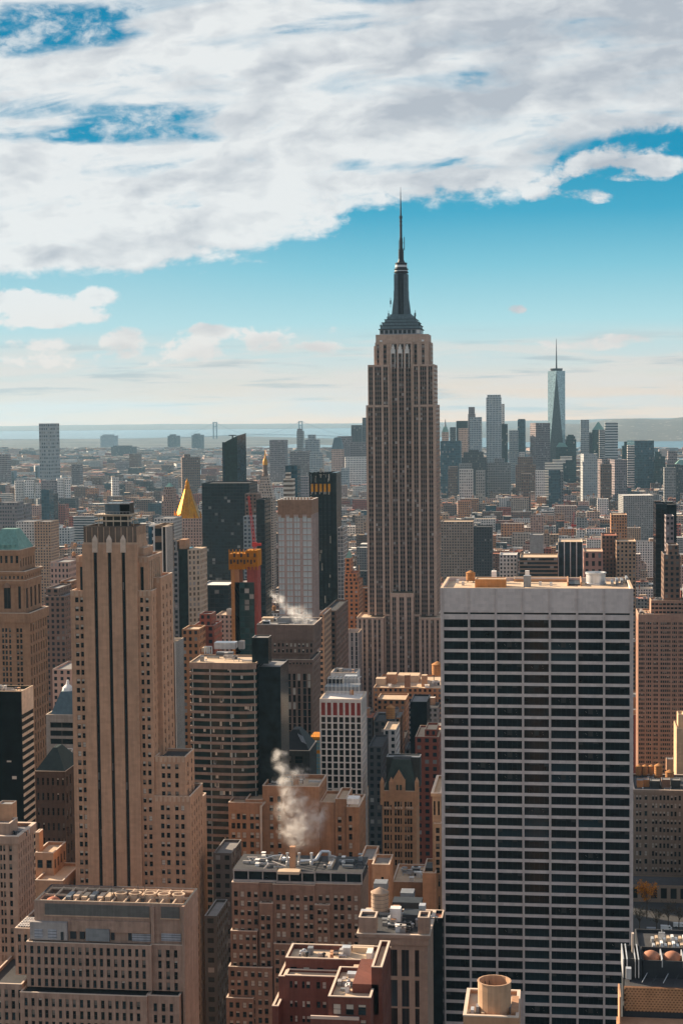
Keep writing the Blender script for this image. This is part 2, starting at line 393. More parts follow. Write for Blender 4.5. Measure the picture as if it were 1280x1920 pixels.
# ------------------------------------------------------------------ windows
def unit_window(kind):
    """a sash one unit wide and high facing -y: glass, blind, frame"""
    b = MB()
    if kind.startswith('ribbon'):
        b.box(-.5, .5, .02, .10, -.5, .5, 0)
        for i, z in {'ribbon': (), 'ribbon_a': ((0, .1), (3, .25)), 'ribbon_b': ((1, .3), (2, .3), (4, .1)), 'ribbon_c': ((2, -.2),)}[kind]: b.box(-.49 + .2 * i, -.31 + .2 * i, .01, .03, z, .49, 3)
        if kind == 'ribbon_c':
            for x, z in ((-.2, .1), (-.17, .0), (.24, .2), (.26, -.1)): b.box(x, x + .012, .0, .03, z, z + .06, 1)  # small pale bits painted in as lit spots
        for u in (-.3, -.1, .1, .3): b.box(u - .004, u + .004, -.02, .03, -.49, .49, 2)
        return b
    if kind in ('plain', 'lit'):
        b.box(-.5, .5, .02, .10, -.5, .5, 0 if kind == 'plain' else 1)
        b.box(-.02, .02, -.03, .03, -.5, .5, 2)
        return b
    b.box(-.5, .5, .03, .10, -.5, .5, 0)
    f = .055
    b.box(-.5, -.5 + f, -.03, .04, -.5, .5, 2); b.box(.5 - f, .5, -.03, .04, -.5, .5, 2)
    b.box(-.5 + f, .5 - f, -.03, .04, .5 - f * .7, .5, 2); b.box(-.5 + f, .5 - f, -.06, .04, -.5, -.5 + f * .7, 2)
    b.box(-.5 + f, .5 - f, -.01, .035, -.02, .02, 2)
    if kind != 'dark':
        dz = {'blind': .46, 'short': .22, 'full': .94, 'dim': .6}[kind]
        b.box(-.5 + f, .5 - f, .02, .032, .5 - f * .7 - dz, .5 - f * .7, 3 if kind == 'dim' else 1)
    return b
UW = {k: unit_window(k) for k in ('ribbon', 'ribbon_a', 'ribbon_b', 'ribbon_c', 'plain', 'lit', 'dark', 'blind', 'short', 'full', 'dim')}
SETS = {'sash': (['dark'] * 9 + ['blind'] * 4 + ['short'] * 4 + ['dim'] * 3 + ['full']), 'shade': (['dark'] * 14 + ['dim'] * 3 + ['short']), 'ribbon': ['ribbon'] * 8 + ['ribbon_a', 'ribbon_b', 'ribbon_c'],
        'plain': ['plain'] * 9 + ['plain'], 'litmix': ['plain'] * 6 + ['lit'], 'pale': ['full'] * 7 + ['blind'] * 3, 'busy': ['dark'] * 5 + ['blind'] * 5 + ['short'] * 4 + ['full'] * 2}
for k_ in UW: SETS.setdefault(k_, [k_])
UMESH = {}
WQ = {}
def even(u0, u1, n, f=.5):
    c = (u1 - u0) / n
    return [(u0 + c * (i + .5 - f / 2), u0 + c * (i + .5 + f / 2)) for i in range(n)]
def pairs(u0, u1, n, f=.36, gap=.06):
    c = (u1 - u0) / n; o = []
    for i in range(n):
        mid = u0 + c * (i + .5); o += [(mid - c * (f + gap / 2), mid - c * gap / 2), (mid + c * gap / 2, mid + c * (f + gap / 2))]
    return o

class Bld:
    """a building: an Empty that parents wall, roof, windows and whatever stands on it"""
    def __init__(s, name, label, pxc, Y, mats, cat='building', group=None):
        s.loc = Vector((xat(pxc, 1000, Y), Y, 0)); s.mats = mats
        s.root = bpy.data.objects.new(name, None); COL.objects.link(s.root); s.root.location = s.loc; s.name = s.root.name
        s.root.empty_display_size = 5
        tag(s.root, label, cat, group)
        s.w = MB(); s.r = MB(); s.wq = []; s.sets = {}
        s.rng = random.Random(label)
    def slab(s, side, u0, u1, z0, z1, p0, p1, m=0, mb=None):
        """box on a facade: p0..p1 measured along the outward direction's axis"""
        mb = mb or s.w
        if side in 'NS': mb.box(u0, u1, min(p0, p1), max(p0, p1), z0, z1, m)
        else: mb.box(min(p0, p1), max(p0, p1), u0, u1, z0, z1, m)
    def facade(s, side, u0, u1, z0, z1, plane, cols, rows, inset=.45, style='sash', mats=None, m=0, sp=None, spm=None, wins=True, proud=0.0):
        rows = [r for r in rows if r[0] > z0 + .1 and r[1] < z1 - .05]; cols = [q for q in cols if q[0] > u0 - .05 and q[1] < u1 + .05]
        o = {'N': -1, 'W': 1, 'E': -1}[side]                 # sign of the outward axis
        core = plane - o * inset
        e = u0
        for a, b in list(cols) + [(u1, u1)]:
            if a - e > .02: s.slab(side, e, a, z0, z1, core - o * .05, plane + o * proud, m)
            e = b
        e = z0
        for a, b in list(rows) + [(z1, z1)]:
            if a - e > .02: s.slab(side, u0 + .01, u1 - .01, e, a, core - o * .05, plane - o * (.06 if sp is None else sp), m if spm is None else spm)
            e = b
        if wins:
            for a, b in cols:
                for c, d in rows:
                    uc, zc = (a + b) / 2, (c + d) / 2
                    p = (uc, core + o * .10, zc) if side == 'N' else (core + o * .10, uc, zc)
                    s.wq.append((p, side, b - a, d - c, style, s.rng.choice(SETS[style]), mats))
    def tier(s, pxl, pxr, pyt, Y, dep, pyb=None, z0=0.0, N=None, W=None, E=None, par=1.0, m=0, attic=.8, roof=1, facN=True, **k):
        x0, x1 = xat(pxl, pyt, Y), xat(pxr, pyt, Y); z1 = at((pxl + pxr) / 2, pyt, Y).z
        if pyb is not None: z0 = at((pxl + pxr) / 2, pyb, Y).z
        return s.tier_w(x0, x1, Y, Y + dep, z0, z1, N, W, E, par, m, attic, **k)
    def tier_w(s, x0, x1, y0, y1, z0, z1, N=None, W=None, E=None, par=1.0, m=0, attic=.8, inset=.45, bay=3.4, fl=3.5, ledge=0.0):
        """N, W, E: dicts with nb, nf (or cols, rows), wf, hf, style"""
        iN = inset if N else 0; iW = inset if W else 0; iE = inset if E else 0
        attic = max(attic, par + .12); za = z1 - attic
        if N or W or E:
            s.w.box(x0 + iE, x1 - iW, y0 + iN, y1, z0, za, m, bottom=False, bay=bay, fl=fl)
            s.w.prism([(x0 - ledge, y0 - ledge), (x1 + ledge, y0 - ledge), (x1 + ledge, y1 + ledge), (x0 - ledge, y1 + ledge)], za, z1, m, len(s.mats) - 1, par=par, bottom=True)
            for side, d in (('N', N), ('W', W), ('E', E)):
                if not d: continue
                if side == 'N': u0, u1, pl = x0, x1, y0
                elif side == 'W': u0, u1, pl = y0 + .06 + iN, y1, x1
                else: u0, u1, pl = y0 + .06 + iN, y1, x0
                cols = d.get('cols') or even(u0 + d.get('mu', 0), u1 - d.get('mu', 0), d['nb'], d.get('wf', .5))
                rows = d.get('rows') or even(z0 if 'zb' not in d else d['zb'], za - d.get('mt', 0), d['nf'], d.get('hf', .6))
                s.facade(side, u0, u1, z0, za, pl, cols, rows, inset, d.get('style', 'sash'), d.get('mats'), d.get('m', m), d.get('sp'), d.get('spm'), d.get('wins', True), d.get('proud', 0.0))
        else:
            s.w.prism([(x0, y0), (x1, y0), (x1, y1), (x0, y1)], z0, z1, m, len(s.mats) - 1, par=par, bay=bay, fl=fl)
        if par > .25 and y0 < 1000 and z1 - z0 > 2:  # pale rims added so the roof edges look sunlit
            c = MB(); l = ledge + .05
            for q in ((x0 - l, x1 + l, y0 - l, y0 + .5), (x0 - l, x1 + l, y1 - .5, y1 + l), (x0 - l, x0 + .5, y0 + .5, y1 - .5), (x1 - .5, x1 + l, y0 + .5, y1 - .5)): c.box(*q, z1 + .003, z1 + .20)
            s.part('coping', c, [CREAM])
        reg_box(s.name, x0, x1, y0, y1, z0, z1)
        return x0, x1, y0, y1, z0, z1
    def part(s, name, mb, mats, label=None, smooth=False, parent=None):
        o = mb.build(name, mats, parent or s.root, s.loc, smooth)
        if label: o['label'] = label
        return o
    def done(s, name='wall'):
        ri = len(s.mats) - 1; a, r = MB(), MB(); k = 0
        for f, m in zip(s.w.f, s.w.m):
            (r if m == ri else a).face([s.w.v[i] for i in f], m, s.w.uv[k:k + len(f)]); k += len(f)
        if a.f: s.part(name, a, s.mats)
        if r.f: s.part('roof', r, s.mats)
        if s.wq: WQ[s.root.name] = s

def finish_windows(depth_buf):
    for b in WQ.values():
        keep = []
        for wdw in b.wq:
            p, side, ww, hh, style, kind, mats = wdw
            px, py = proj(p)
            if px < -12 or px > 1292 or py > 1940: continue
            ok = False
            for ddx, ddy in ((0, 0), (4, 0), (-4, 0), (0, -5), (0, 5)):
                i, j = int((py + ddy) / 2), int((px + ddx) / 2)
                if not (0 <= i < 960 and 0 <= j < 640) or depth_buf[i, j] > p[1] - 16: ok = True
            if not ok: continue
            k = abs(proj((p[0] + ww, p[1], p[2]))[0] - px) if side == 'N' else abs(proj((p[0], p[1] + ww, p[2]))[0] - px)
            keep.append((k * hh / p[1], wdw))
        keep.sort(key=lambda q: -q[0])
        for _, (p, side, ww, hh, style, kind, mats) in keep[:100]:
            ms = mats or (GL, BLIND, FRM, BLIND2); key = (kind, tuple(q.name for q in ms))
            if key not in UMESH: UMESH[key] = UW[kind].mesh('window', ms, (0, 0, 0))
            o = bpy.data.objects.new('window', UMESH[key]); COL.objects.link(o); o.parent = b.root
            o.location = Vector(p) - b.loc; o.scale = (ww, 1, hh)
            o.rotation_euler = (0, 0, {'N': 0, 'W': math.pi / 2, 'E': -math.pi / 2}[side])
        rest = MB(); allm = []
        for _, (p, side, ww, hh, style, kind, mats) in keep[100:]:
            ms = mats or (GL, BLIND, FRM, BLIND2); u = UW[kind]; i0 = len(rest.v)
            for q in ms:
                if q not in allm: allm.append(q)
            for x, y, z in u.v:
                x *= ww; z *= hh
                if side == 'N': rest.v.append((p[0] + x, p[1] + y, p[2] + z))
                elif side == 'W': rest.v.append((p[0] - y, p[1] + x, p[2] + z))
                else: rest.v.append((p[0] + y, p[1] - x, p[2] + z))
            rest.f += [tuple(i + i0 for i in f) for f in u.f]
            rest.m += [allm.index(ms[i]) for i in u.m]; rest.uv += u.uv
        if rest.f: tag(b.part('window', rest, allm), kind='stuff')
# ------------------------------------------------------------------ ground, water, hills, air
def ground_mat():
    m, t, b = pbsdf('city ground')
    o = t.new('ShaderNodeTexCoord').outputs['Object']
    sp = t.new('ShaderNodeSeparateXYZ'); t.l.new(o, sp.inputs[0])
    far = t.sstep(sp.outputs[1], 5500, 9000)
    n = t.noise(o, .02, 6, .7)
    near = t.mix(n, (.030, .031, .033), (.085, .082, .078))
    n2 = t.noise(o, .0016, 8, .72); n3 = t.noise(o, .012, 4, .7)
    land = t.mix(t.sstep(n2, .35, .65), (.028, .040, .044), (.105, .105, .10))
    land = t.mix(t.sstep(n3, .58, .70), land, (.26, .25, .235))
    t.l.new(t.mix(far, near, land), b.inputs['Base Color']); b.inputs['Roughness'].default_value = .9
    b.inputs['Specular IOR Level'].default_value = .2
    return m
gb = MB(); gb.face([(-16000, -600, 0), (9000, -600, 0), (9000, 34000, 0), (-16000, 34000, 0)])
tag(gb.build('ground', [ground_mat()]), kind='structure')
def water_mat(name, c, rough):
    m, t, b = pbsdf(name)
    o = t.new('ShaderNodeTexCoord').outputs['Object']
    b.inputs['Base Color'].default_value = (*c, 1); b.inputs['Roughness'].default_value = rough
    b.inputs['Specular IOR Level'].default_value = .5
    mp = t.new('ShaderNodeMapping'); t.l.new(o, mp.inputs[0]); mp.inputs[3].default_value = (1, .35, 1)
    bp = t.new('ShaderNodeBump'); bp.inputs['Strength'].default_value = .35; bp.inputs['Distance'].default_value = 3
    t.l.new(t.noise(mp.outputs[0], .02, 5, .6), bp.inputs['Height']); t.l.new(bp.outputs[0], b.inputs['Normal'])
    return m
WAT = water_mat('bay water', (.03, .055, .065), .22)
def water(pts, z):
    b = MB(); P = [ground(px, py, z) for px, py in pts]
    b.face([(p.x, p.y, z) for p in P]); tag(b.build('water', [WAT]), kind='structure')
water([(-80, 824), (250, 822), (420, 817), (700, 824), (760, 818), (760, 802), (-80, 809)], 1.5)          # the lower bay
water([(250, 862), (420, 848), (700, 850), (720, 838), (560, 832), (470, 838), (300, 848)], 1.5)          # the harbour
water([(300, 897), (420, 892), (570, 888), (600, 868), (480, 862), (372, 868)], 1.5)                      # the river bend
water([(690, 840), (820, 905), (1290, 880), (1290, 811), (1000, 818), (860, 822), (740, 812)], 1.5)       # the upper bay
water([(120, 884), (215, 882), (240, 874), (150, 876)], 1.5)

def hill_mat():
    m, t, b = pbsdf('wooded hills')
    o = t.new('ShaderNodeTexCoord').outputs['Object']
    n = t.noise(o, .004, 6, .7); n2 = t.noise(o, .012, 3, .7)
    c = t.mix(n, (.022, .034, .034), (.085, .078, .066)); c = t.mix(t.sstep(n2, .62, .72), c, (.40, .36, .33))
    t.l.new(c, b.inputs['Base Color']); b.inputs['Roughness'].default_value = .95
    return m
HILL = hill_mat()
def hills(px0, px1, Y0, Y1, top, nx=90):
    b = MB(); rows = []
    for j, f in enumerate((0, .25, .5, .75, 1.0)):
        r = []
        for i in range(nx + 1):
            px = px0 + (px1 - px0) * i / nx; Y = Y0 + (Y1 - Y0) * f
            h = top(px) * math.sin(math.pi * min(.5, f * .62 + .02)) + (5 * math.sin(px * .031 + j) + 4 * math.sin(px * .083 + 2 * j)) * f * top(px) / 120
            r.append((xat(px, 800, Y), Y, max(.5, h) if f else -1))
        rows.append(r)
    for A, B in zip(rows, rows[1:]):
        for i in range(nx): b.face([A[i], A[i + 1], B[i + 1], B[i]])
    E = rows[-1]
    b.face([(p[0], p[1] + 50, -1) for p in E[::-1]] + list(E))
    tag(b.build('hills', [HILL], smooth=True), kind='structure')
hills(-120, 1400, 28500, 33500, lambda px: 42 + 14 * math.sin(px * .006) + max(0, (px - 500) * .05))
hills(930, 1400, 13800, 18500, lambda px: 55 + 110 * max(0, min(1, (px - 930) / 260)) + 8 * math.sin(px * .05))

hz = MB(); hz.box(-16500, 9500, -700, 34600, -1.5, 475)
hm = bpy.data.materials.new('air'); hm.use_nodes = True; hm.node_tree.nodes.clear()
HT = NT(hm.node_tree); pv = HT.new('ShaderNodeVolumePrincipled')
pv.inputs['Density Attribute'].default_value = ''; pv.inputs['Color'].default_value = (.34, .58, .78, 1)
pv.inputs['Density'].default_value = 2.0e-5; pv.inputs['Anisotropy'].default_value = .25
ho = HT.new('ShaderNodeOutputMaterial'); HT.l.new(pv.outputs[0], ho.inputs['Volume'])
hm.cycles.homogeneous_volume = True
tag(hz.build('haze', [hm]), 'pale blue haze thickening over the distant city and bay', kind='stuff')
# ------------------------------------------------------------------ roof furniture (fixed to its building)
def tank(b, px, py, Y, r, h, m=None, legs=2.2, name='water_tank'):
    """cedar tank with a conical cap on a steel stand; px, py is its foot"""
    p = at(px, py, Y); x, y, z = p
    t = MB(); t.lathe(x, y, [(r, z + legs), (r * 1.02, z + legs + h * .5), (r, z + legs + h), (r * 1.08, z + legs + h), (r * 1.08, z + legs + h + .15), (.15, z + legs + h + r * .62)], 18)
    for k in range(5): t.lathe(x, y, [(r * 1.03, z + legs + h * (.1 + .2 * k)), (r * 1.03, z + legs + h * (.1 + .2 * k) + .08)], 18, 1)
    o = b.part(name, t, [m or WOOD, DMET], smooth=True)
    if legs > .1:
        g = MB()
        for sx in (-1, 1):
            for sy in (-1, 1): g.tube((x + sx * r * .65, y + sy * r * .65, z - .5), (x + sx * r * .65, y + sy * r * .65, z + legs + .1), .14, 5)
        g.box(x - r * .9, x + r * .9, y - .15, y + .15, z + legs - .25, z + legs - .01); g.box(x - .15, x + .15, y - r * .9, y + r * .9, z + legs - .26, z + legs - .02)
        b.part('stand', g, [DMET], parent=o)
    return o
def unit(b, px, py, Y, w, d, h, m=None, fans=1, name='cooling_unit', sink=.6):
    """box shaped air handler with louvres and fan rings; px, py is the middle of its front foot"""
    p = at(px, py, Y); x, y, z = p; t = MB()
    t.box(x - w / 2, x + w / 2, y, y + d, z - sink, z + h)
    n = max(2, int(h / .5))
    for k in range(n): t.box(x - w * .46, x + w * .46, y - .06, y + .02, z + h * (k + .25) / n, z + h * (k + .6) / n, 1)
    for k in range(fans):
        t.lathe(x - w / 2 + w * (k + .5) / fans, y + d / 2, [(min(w / fans, d) * .38, z + h - .05), (min(w / fans, d) * .40, z + h + .35), (min(w / fans, d) * .32, z + h + .35), (min(w / fans, d) * .30, z + h + .1)], 12, 1)
    return b.part(name, t, [m or METAL, DMET])
def hutch(b, px0, px1, pyt, pyb, Y, d, m, mr, name='penthouse'):
    t = MB(); x0, x1 = xat(px0, pyt, Y), xat(px1, pyt, Y); z1, z0 = at((px0 + px1) / 2, pyt, Y).z, at((px0 + px1) / 2, pyb, Y).z - 1
    t.prism([(x0, Y), (x1, Y), (x1, Y + d), (x0, Y + d)], z0, z1, 0, 1, par=.4, t=.3)
    reg_box(b.name, x0, x1, Y, Y + d, z0, z1, False)
    return b.part(name, t, [m, mr])
def pipes(b, pts, r, m=None, name='duct'):
    t = MB()
    for p, q in zip(pts, pts[1:]): t.tube(p, q, r, 8)
    return b.part(name, t, [m or ALU])
def clutter(b, x0, x1, y0, y1, z, n, seed=1, mx=3.0):
    """small vents, ducts, hatches and pipes standing on a roof"""
    r = random.Random(seed); names = ('vent', 'duct', 'hatch', 'pipe', 'cooling_unit')
    for i in range(n):
        x, y = r.uniform(x0 + 1, x1 - 1), r.uniform(y0 + 1, y1 - 1); k = r.choice(names); t = MB(); s_ = r.uniform(.6, 1) * mx
        if k == 'vent': t.lathe(x, y, [(.25, z - .2), (.25, z + .9), (.5, z + .95), (.5, z + 1.3), (.1, z + 1.5)], 8); ms = [r.choice((ALU, METAL, DMET))]
        elif k == 'duct': t.box(x - s_, x + s_, y - .35, y + .35, z + .25, z + .95); t.box(x - s_ + .1, x - s_ + .3, y - .3, y + .3, z - .2, z + .25); t.box(x + s_ - .3, x + s_ - .1, y - .3, y + .3, z - .2, z + .25); ms = [r.choice((ALU, METAL, CONC))]
        elif k == 'hatch': t.box(x - .7 * s_ / 2, x + .7 * s_ / 2, y - .8, y + .8, z - .2, z + r.uniform(.8, 2)); t.box(x - .8 * s_ / 2, x + .8 * s_ / 2, y - .9, y + .9, z + 2, z + 2.15); ms = [r.choice((CONC, BUFF, WHITE, METAL))]
        elif k == 'pipe': t.tube((x, y, z - .2), (x, y, z + 1.2), .15, 6); t.tube((x, y, z + 1.1), (x + s_ * 1.5, y, z + 1.1), .15, 6); t.tube((x + s_ * 1.5, y, z + 1.2), (x + s_ * 1.5, y, z - .2), .15, 6); ms = [r.choice((ALU, DMET))]
        else:
            w = s_ * .6; t.box(x - w, x + w, y - w * .7, y + w * .7, z - .2, z + w * 1.1)
            t.lathe(x, y, [(w * .5, z + w * 1.1 - .05), (w * .52, z + w * 1.1 + .2), (w * .4, z + w * 1.1 + .2)], 10, 1); t.box(x - w * .9, x + w * .9, y - w * .7 - .05, y, z + .2, z + w * .8, 1); ms = [r.choice((ALU, METAL, WHITE, CONC)), DMET]
        b.part(k, t, ms)

# ------------------------------------------------------------------ the big white slab at the right
G = Bld('office_tower', 'white travertine slab tower with dark ribbon windows in seven bays', 1006, 570, [PALE, RTAN])
gx0, gx1 = xat(825, 1103, 570), xat(1187, 1103, 570)
GZ = lambda py: at(1006, py, 570).z
cpx = [830.5, 879.5, 929.5, 980, 1030.5, 1081.5, 1132, 1182]
cols = []
for a, bq in zip(cpx, cpx[1:]): cols.append((xat(a, 1300, 570) + .30, xat(bq, 1300, 570) - .30))
rows = [(GZ(1162.6 + 20.7 * k + 14.9), GZ(1162.6 + 20.7 * k)) for k in range(42)][::-1] + [(GZ(1152.6), GZ(1149.4))]
ztop = GZ(1148.8)
G.w.box(gx0 + .5, gx1, 570.45, 608, 0, ztop, 0, bottom=False)
G.w.prism([(gx0, 570), (gx1, 570), (gx1, 608), (gx0, 608)], ztop + .0, GZ(1103), 0, 1, par=1.3, t=.9, bottom=True)
G.facade('N', gx0, gx1, 0, ztop, 570, cols, rows, inset=.42, style='ribbon', mats=(GL, BLIND, DMET, stone('drawn shade', (.035, .036, .034), streak=0)), sp=.16)
G.facade('E', 570.7, 607, 0, ztop, gx0 + .45, even(575, 604, 5, .75), rows, inset=.0, style='ribbon', wins=False)
for a in cpx:   # pairs of fins at each column, running over the blank top
    x = xat(a, 1300, 570)
    for dx in (-.36, .14): G.w.box(x + dx, x + dx + .24, 569.78, 570.08, 0, GZ(1103.5), 0)
G.done(); reg_box(G.name, gx0, gx1, 570, 608, 0, GZ(1103)); CLEAR.append((820, 1192, 1905, 570))
RZ = GZ(1103) - 1.3
def on(px, py, z):     # point of a horizontal plane seen at a pixel
    d = ray(px, py); k = (z - HC) / d.z; return CP + d * k
def rbox(b, name, px0, px1, pyb, z, d, h, m, mr=None, par=.0):
    """box standing on a roof of height z, its front foot at py"""
    p, q = on(px0, pyb, z), on(px1, pyb, z); t = MB()
    y = (p.y + q.y) / 2
    t.prism([(p.x, y), (q.x, y), (q.x, y + d), (p.x, y + d)], z - .1, z + h, 0, 1, par=par, t=.3)
    return b.part(name, t, [m, mr or m])
def rtank(b, px, pyb, z, r, h, legs=2.0, m=None):
    p = on(px, pyb, z); a, c = proj(p); return tank(b, a, c, p.y, r, h, m, legs)
rtank(G, 882, 1092, RZ, 1.6, 2.6, .8)
rbox(G, 'penthouse', 890, 948, 1102, RZ, 7, 3.0, ORNG, RTAN, .3)
rbox(G, 'vent', 981, 995, 1101, RZ, 3, 4.0, METAL); rbox(G, 'cooling_unit', 984, 992, 1094, RZ, 2, 4.5, WHITE)
rbox(G, 'hatch', 921, 930, 1093, RZ, 3, 4.2, WHITE); rbox(G, 'penthouse', 963, 1064, 1091, RZ, 9, 1.0, BUFF, RTAN, .3)
rbox(G, 'screen_wall', 1063, 1065.5, 1099, RZ, 20, 1.5, BUFF); rbox(G, 'screen_wall', 1088, 1090.5, 1099, RZ, 20, 1.5, BUFF)
rbox(G, 'roof_well', 1066, 1087, 1098, RZ, 24, .5, DMET)
p = on(1117, 1098, RZ); t = MB()
t.lathe(p.x, p.y + 4, [(3.7, RZ), (3.7, RZ + .6), (3.4, RZ + .7), (3.4, RZ + 3.6), (3.7, RZ + 3.8), (3.7, RZ + 4.4), (3.3, RZ + 4.4), (3.2, RZ + 3.4), (1, RZ + 3.2)], 28); G.part('cooling_tower', t, [ALU], smooth=True)
for k in range(4): rbox(G, 'duct', 1146 + k * 9, 1150 + k * 9, 1100 - k * 2, RZ, 10, 1.5 + .4 * (k % 2), METAL)
for px, py in ((905, 1091), (935, 1090), (1010, 1098), (1030, 1099), (865, 1098), (855, 1094)): rbox(G, 'vent', px, px + 5, py, RZ, 1.2, 1.3, ALU)

# ------------------------------------------------------------------ the tan tower with three dark stripes
Y5 = 585
T = Bld('stone_tower', 'tan stone setback tower with three tall dark window stripes', 207, Y5, [TAN, stone('crown stone', (.150, .115, .092), streak=.6), LIME, RDRK])
X5 = lambda px: xat(px, 1200, Y5)
Z5 = lambda py, px=207: at(px, py, Y5).z
# central shaft: dark recess behind four broad piers
fx0, fx1 = X5(157), X5(259)
zs = Z5(1036); zt = Z5(1021)
T.w.box(fx0, fx1, Y5 + .9, Y5 + 16, 0, zt, 0, bottom=False)
strips = [(178, 184.5), (204.5, 211), (230.5, 237)]
e = fx0
for a, c in strips + [(259, 259)]:
    T.w.box(e, X5(a), Y5, Y5 + .95, 0, zt, 0); e = X5(c)
for a, c in strips:
    T.w.box(X5(a), X5(c), Y5 + .1, Y5 + .95, zs, zt, 0)
    st = MB(); st.wall((X5(a), Y5 + .7), (X5(c), Y5 + .7), 0, zs, 0, bay=.7); T.part('window_strip', st, [facade_mat('stripe glazing', (.012, .016, .018), (.010, .018, .022), .8, .8, .02, (.2, .2, .2), .12)])
    fi = MB(); mx = (X5(a) + X5(c)) / 2; w = (X5(c) - X5(a)) * .75
    fi.box(mx - w, mx + w, Y5 - .25, Y5 + .5, zs, Z5(1012)); fi.taper([(mx - w, Y5 - .25), (mx + w, Y5 - .25), (mx + w, Y5 + .5), (mx - w, Y5 + .5)], Z5(1012), [(mx - .1, Y5), (mx + .1, Y5), (mx + .1, Y5 + .4), (mx - .1, Y5 + .4)], Z5(1003))
    for k in (-.5, 0, .5): fi.box(mx + k * w - .08, mx + k * w + .08, Y5 - .4, Y5 - .2, zs, Z5(1013))
    T.part('finial', fi, [stone('pale terracotta', (.62, .50, .41), streak=.2)])
reg_box(T.name, fx0, fx1, Y5, Y5 + 16, 0, zt)
# dark ribbed crown
cx0, cx1 = X5(159.5), X5(257.5)
T.w.prism([(cx0, Y5 + .6), (cx1, Y5 + .6), (cx1, Y5 + 15), (cx0, Y5 + 15)], zt, Z5(987), 1, 3, par=2.0, t=.8)
T.w.box(cx0 - .15, cx1 + .15, Y5 + .3, Y5 + 15.2, zt, zt + .7, 2)
rb = MB()
for k in range(9):
    x = cx0 + (cx1 - cx0) * (k + .5) / 9; rb.box(x - .11, x + .11, Y5 + .25, Y5 + .65, zt + .7, Z5(989))
for k in range(7):
    y = Y5 + 1.6 + k * 2; rb.box(cx1 - .05, cx1 + .35, y - .25, y + .25, zt - 6, Z5(988)); rb.box(cx1 - .05, cx1 + .2, y + .3, y + 1.6, zt - 4, zt + 3.2)
T.part('rib', rb, [LIME])
reg_box(T.name, cx0, cx1, Y5, Y5 + 15, zt, Z5(987), False)
# rooftop frame, platform and dark tank house
zc = Z5(987) - 1.0
fr = MB(); ax0, ax1 = X5(185), X5(240)
for x in np.linspace(ax0, ax1, 5):
    for y in (Y5 + 3, Y5 + 11): fr.bar((x, y, zc - .6), (x, y, Z5(968)), .28)
for z in (Z5(978), Z5(968)):
    for y in (Y5 + 3, Y5 + 11): fr.box(ax0 - 1.5, ax1 + 1.5, y - .2, y + .2, z - .25, z + .25)
    for x in (ax0, ax1): fr.box(x - .2, x + .2, Y5 + 2, Y5 + 12, z - .24, z + .24)
fr.box(ax0 - 1.6, ax1 + 1.6, Y5 + 2, Y5 + 12, Z5(968) + .25, Z5(968) + .5)
T.part('roof_frame', fr, [stone('cream steel', (.55, .44, .34), rough=.6)])
ph = MB(); ph.box(X5(190), X5(236), Y5 + 5, Y5 + 10, zc - .6, Z5(969), 0); ph.box(X5(196), X5(223), Y5 + 4, Y5 + 11, Z5(967), Z5(945), 1); ph.box(X5(223.2), X5(241), Y5 + 4.4, Y5 + 11, Z5(967), Z5(945), 2)
T.part('penthouse', ph, [DKST, stone('teal plant glass', (.075, .11, .13), rough=.3, spec=.4), BLK])
rl = MB()
for k in range(11):
    x = X5(183) + (X5(244) - X5(183)) * k / 10; rl.bar((x, Y5 + 2.2, Z5(967.5)), (x, Y5 + 2.2, Z5(960)), .10)
for x in np.linspace(X5(195), X5(241), 7): rl.bar((x, Y5 + 3.9, Z5(945.5)), (x, Y5 + 3.9, Z5(940)), .12)
rl.box(X5(183), X5(244), Y5 + 2.15, Y5 + 2.25, Z5(961), Z5(960)); rl.box(X5(195), X5(241), Y5 + 3.85, Y5 + 3.95, Z5(942), Z5(941)); rl.box(X5(194), X5(242), Y5 + 3.7, Y5 + 3.98, Z5(946.5), Z5(945)); rl.box(X5(194), X5(242), Y5 + 3.7, Y5 + 3.98, Z5(968), Z5(966.5))
T.part('railing', rl, [CONC]); reg_box(T.name, X5(185), X5(242), Y5 + 3, Y5 + 12, zc, Z5(942), False)
# wings with paired sashes
def wrows(py0, py1, pitch=17.0, h=9.4, px=150):
    o = []; p = py0
    while p < py1: o.append((Z5(p + h, px), Z5(p, px))); p += pitch
    return o[::-1]
def wing(px0, px1, pyt, dy, dep, colpx, py0, Wn=None, z0=0.0, strip=None, pitch=17.0):
    x0, x1 = X5(px0), X5(px1); z1 = Z5(pyt, px0)
    N = dict(cols=[(X5(a), X5(c)) for a, c in colpx], rows=[r for r in wrows(py0, 1960, pitch) if r[0] > z0 + .5]) if colpx else None
    W = dict(nb=Wn[0], wf=Wn[1], rows=[r for r in wrows(py0, 1960, pitch) if r[0] > z0 + .5], mu=.8) if Wn else None
    T.tier_w(x0, x1, Y5 + dy, Y5 + dy + dep, z0, z1, N=N, W=W, attic=1.2, par=.9, inset=.4)
    cp = MB(); n = max(2, int((x1 - x0) / 1.6))
    for k in range(n):
        x = x0 + (x1 - x0) * (k + .5) / n; cp.box(x - .5, x + .5, Y5 + dy - .12, Y5 + dy + .3, z1 - 1.9, z1 + .35)
    T.part('parapet', cp, [LIME])
wing(132, 156.9, 1109, 1.0, 20, [(140.5, 147), (150, 156)], 1121)
wing(142, 156.9, 1045, 2.2, 12, [], 0)
wing(259.1, 284, 1109, 1.0, 22, [(262.5, 268), (272.5, 278.5)], 1121, Wn=(5, .26))
wing(259.1, 277, 1046, 2.2, 22, [], 0, Wn=(3, .3))
wing(259.1, 268, 1030, 3.4, 14, [], 0)
wing(260, 292, 1088, 9.0, 19, [], 0, Wn=(3, .3))
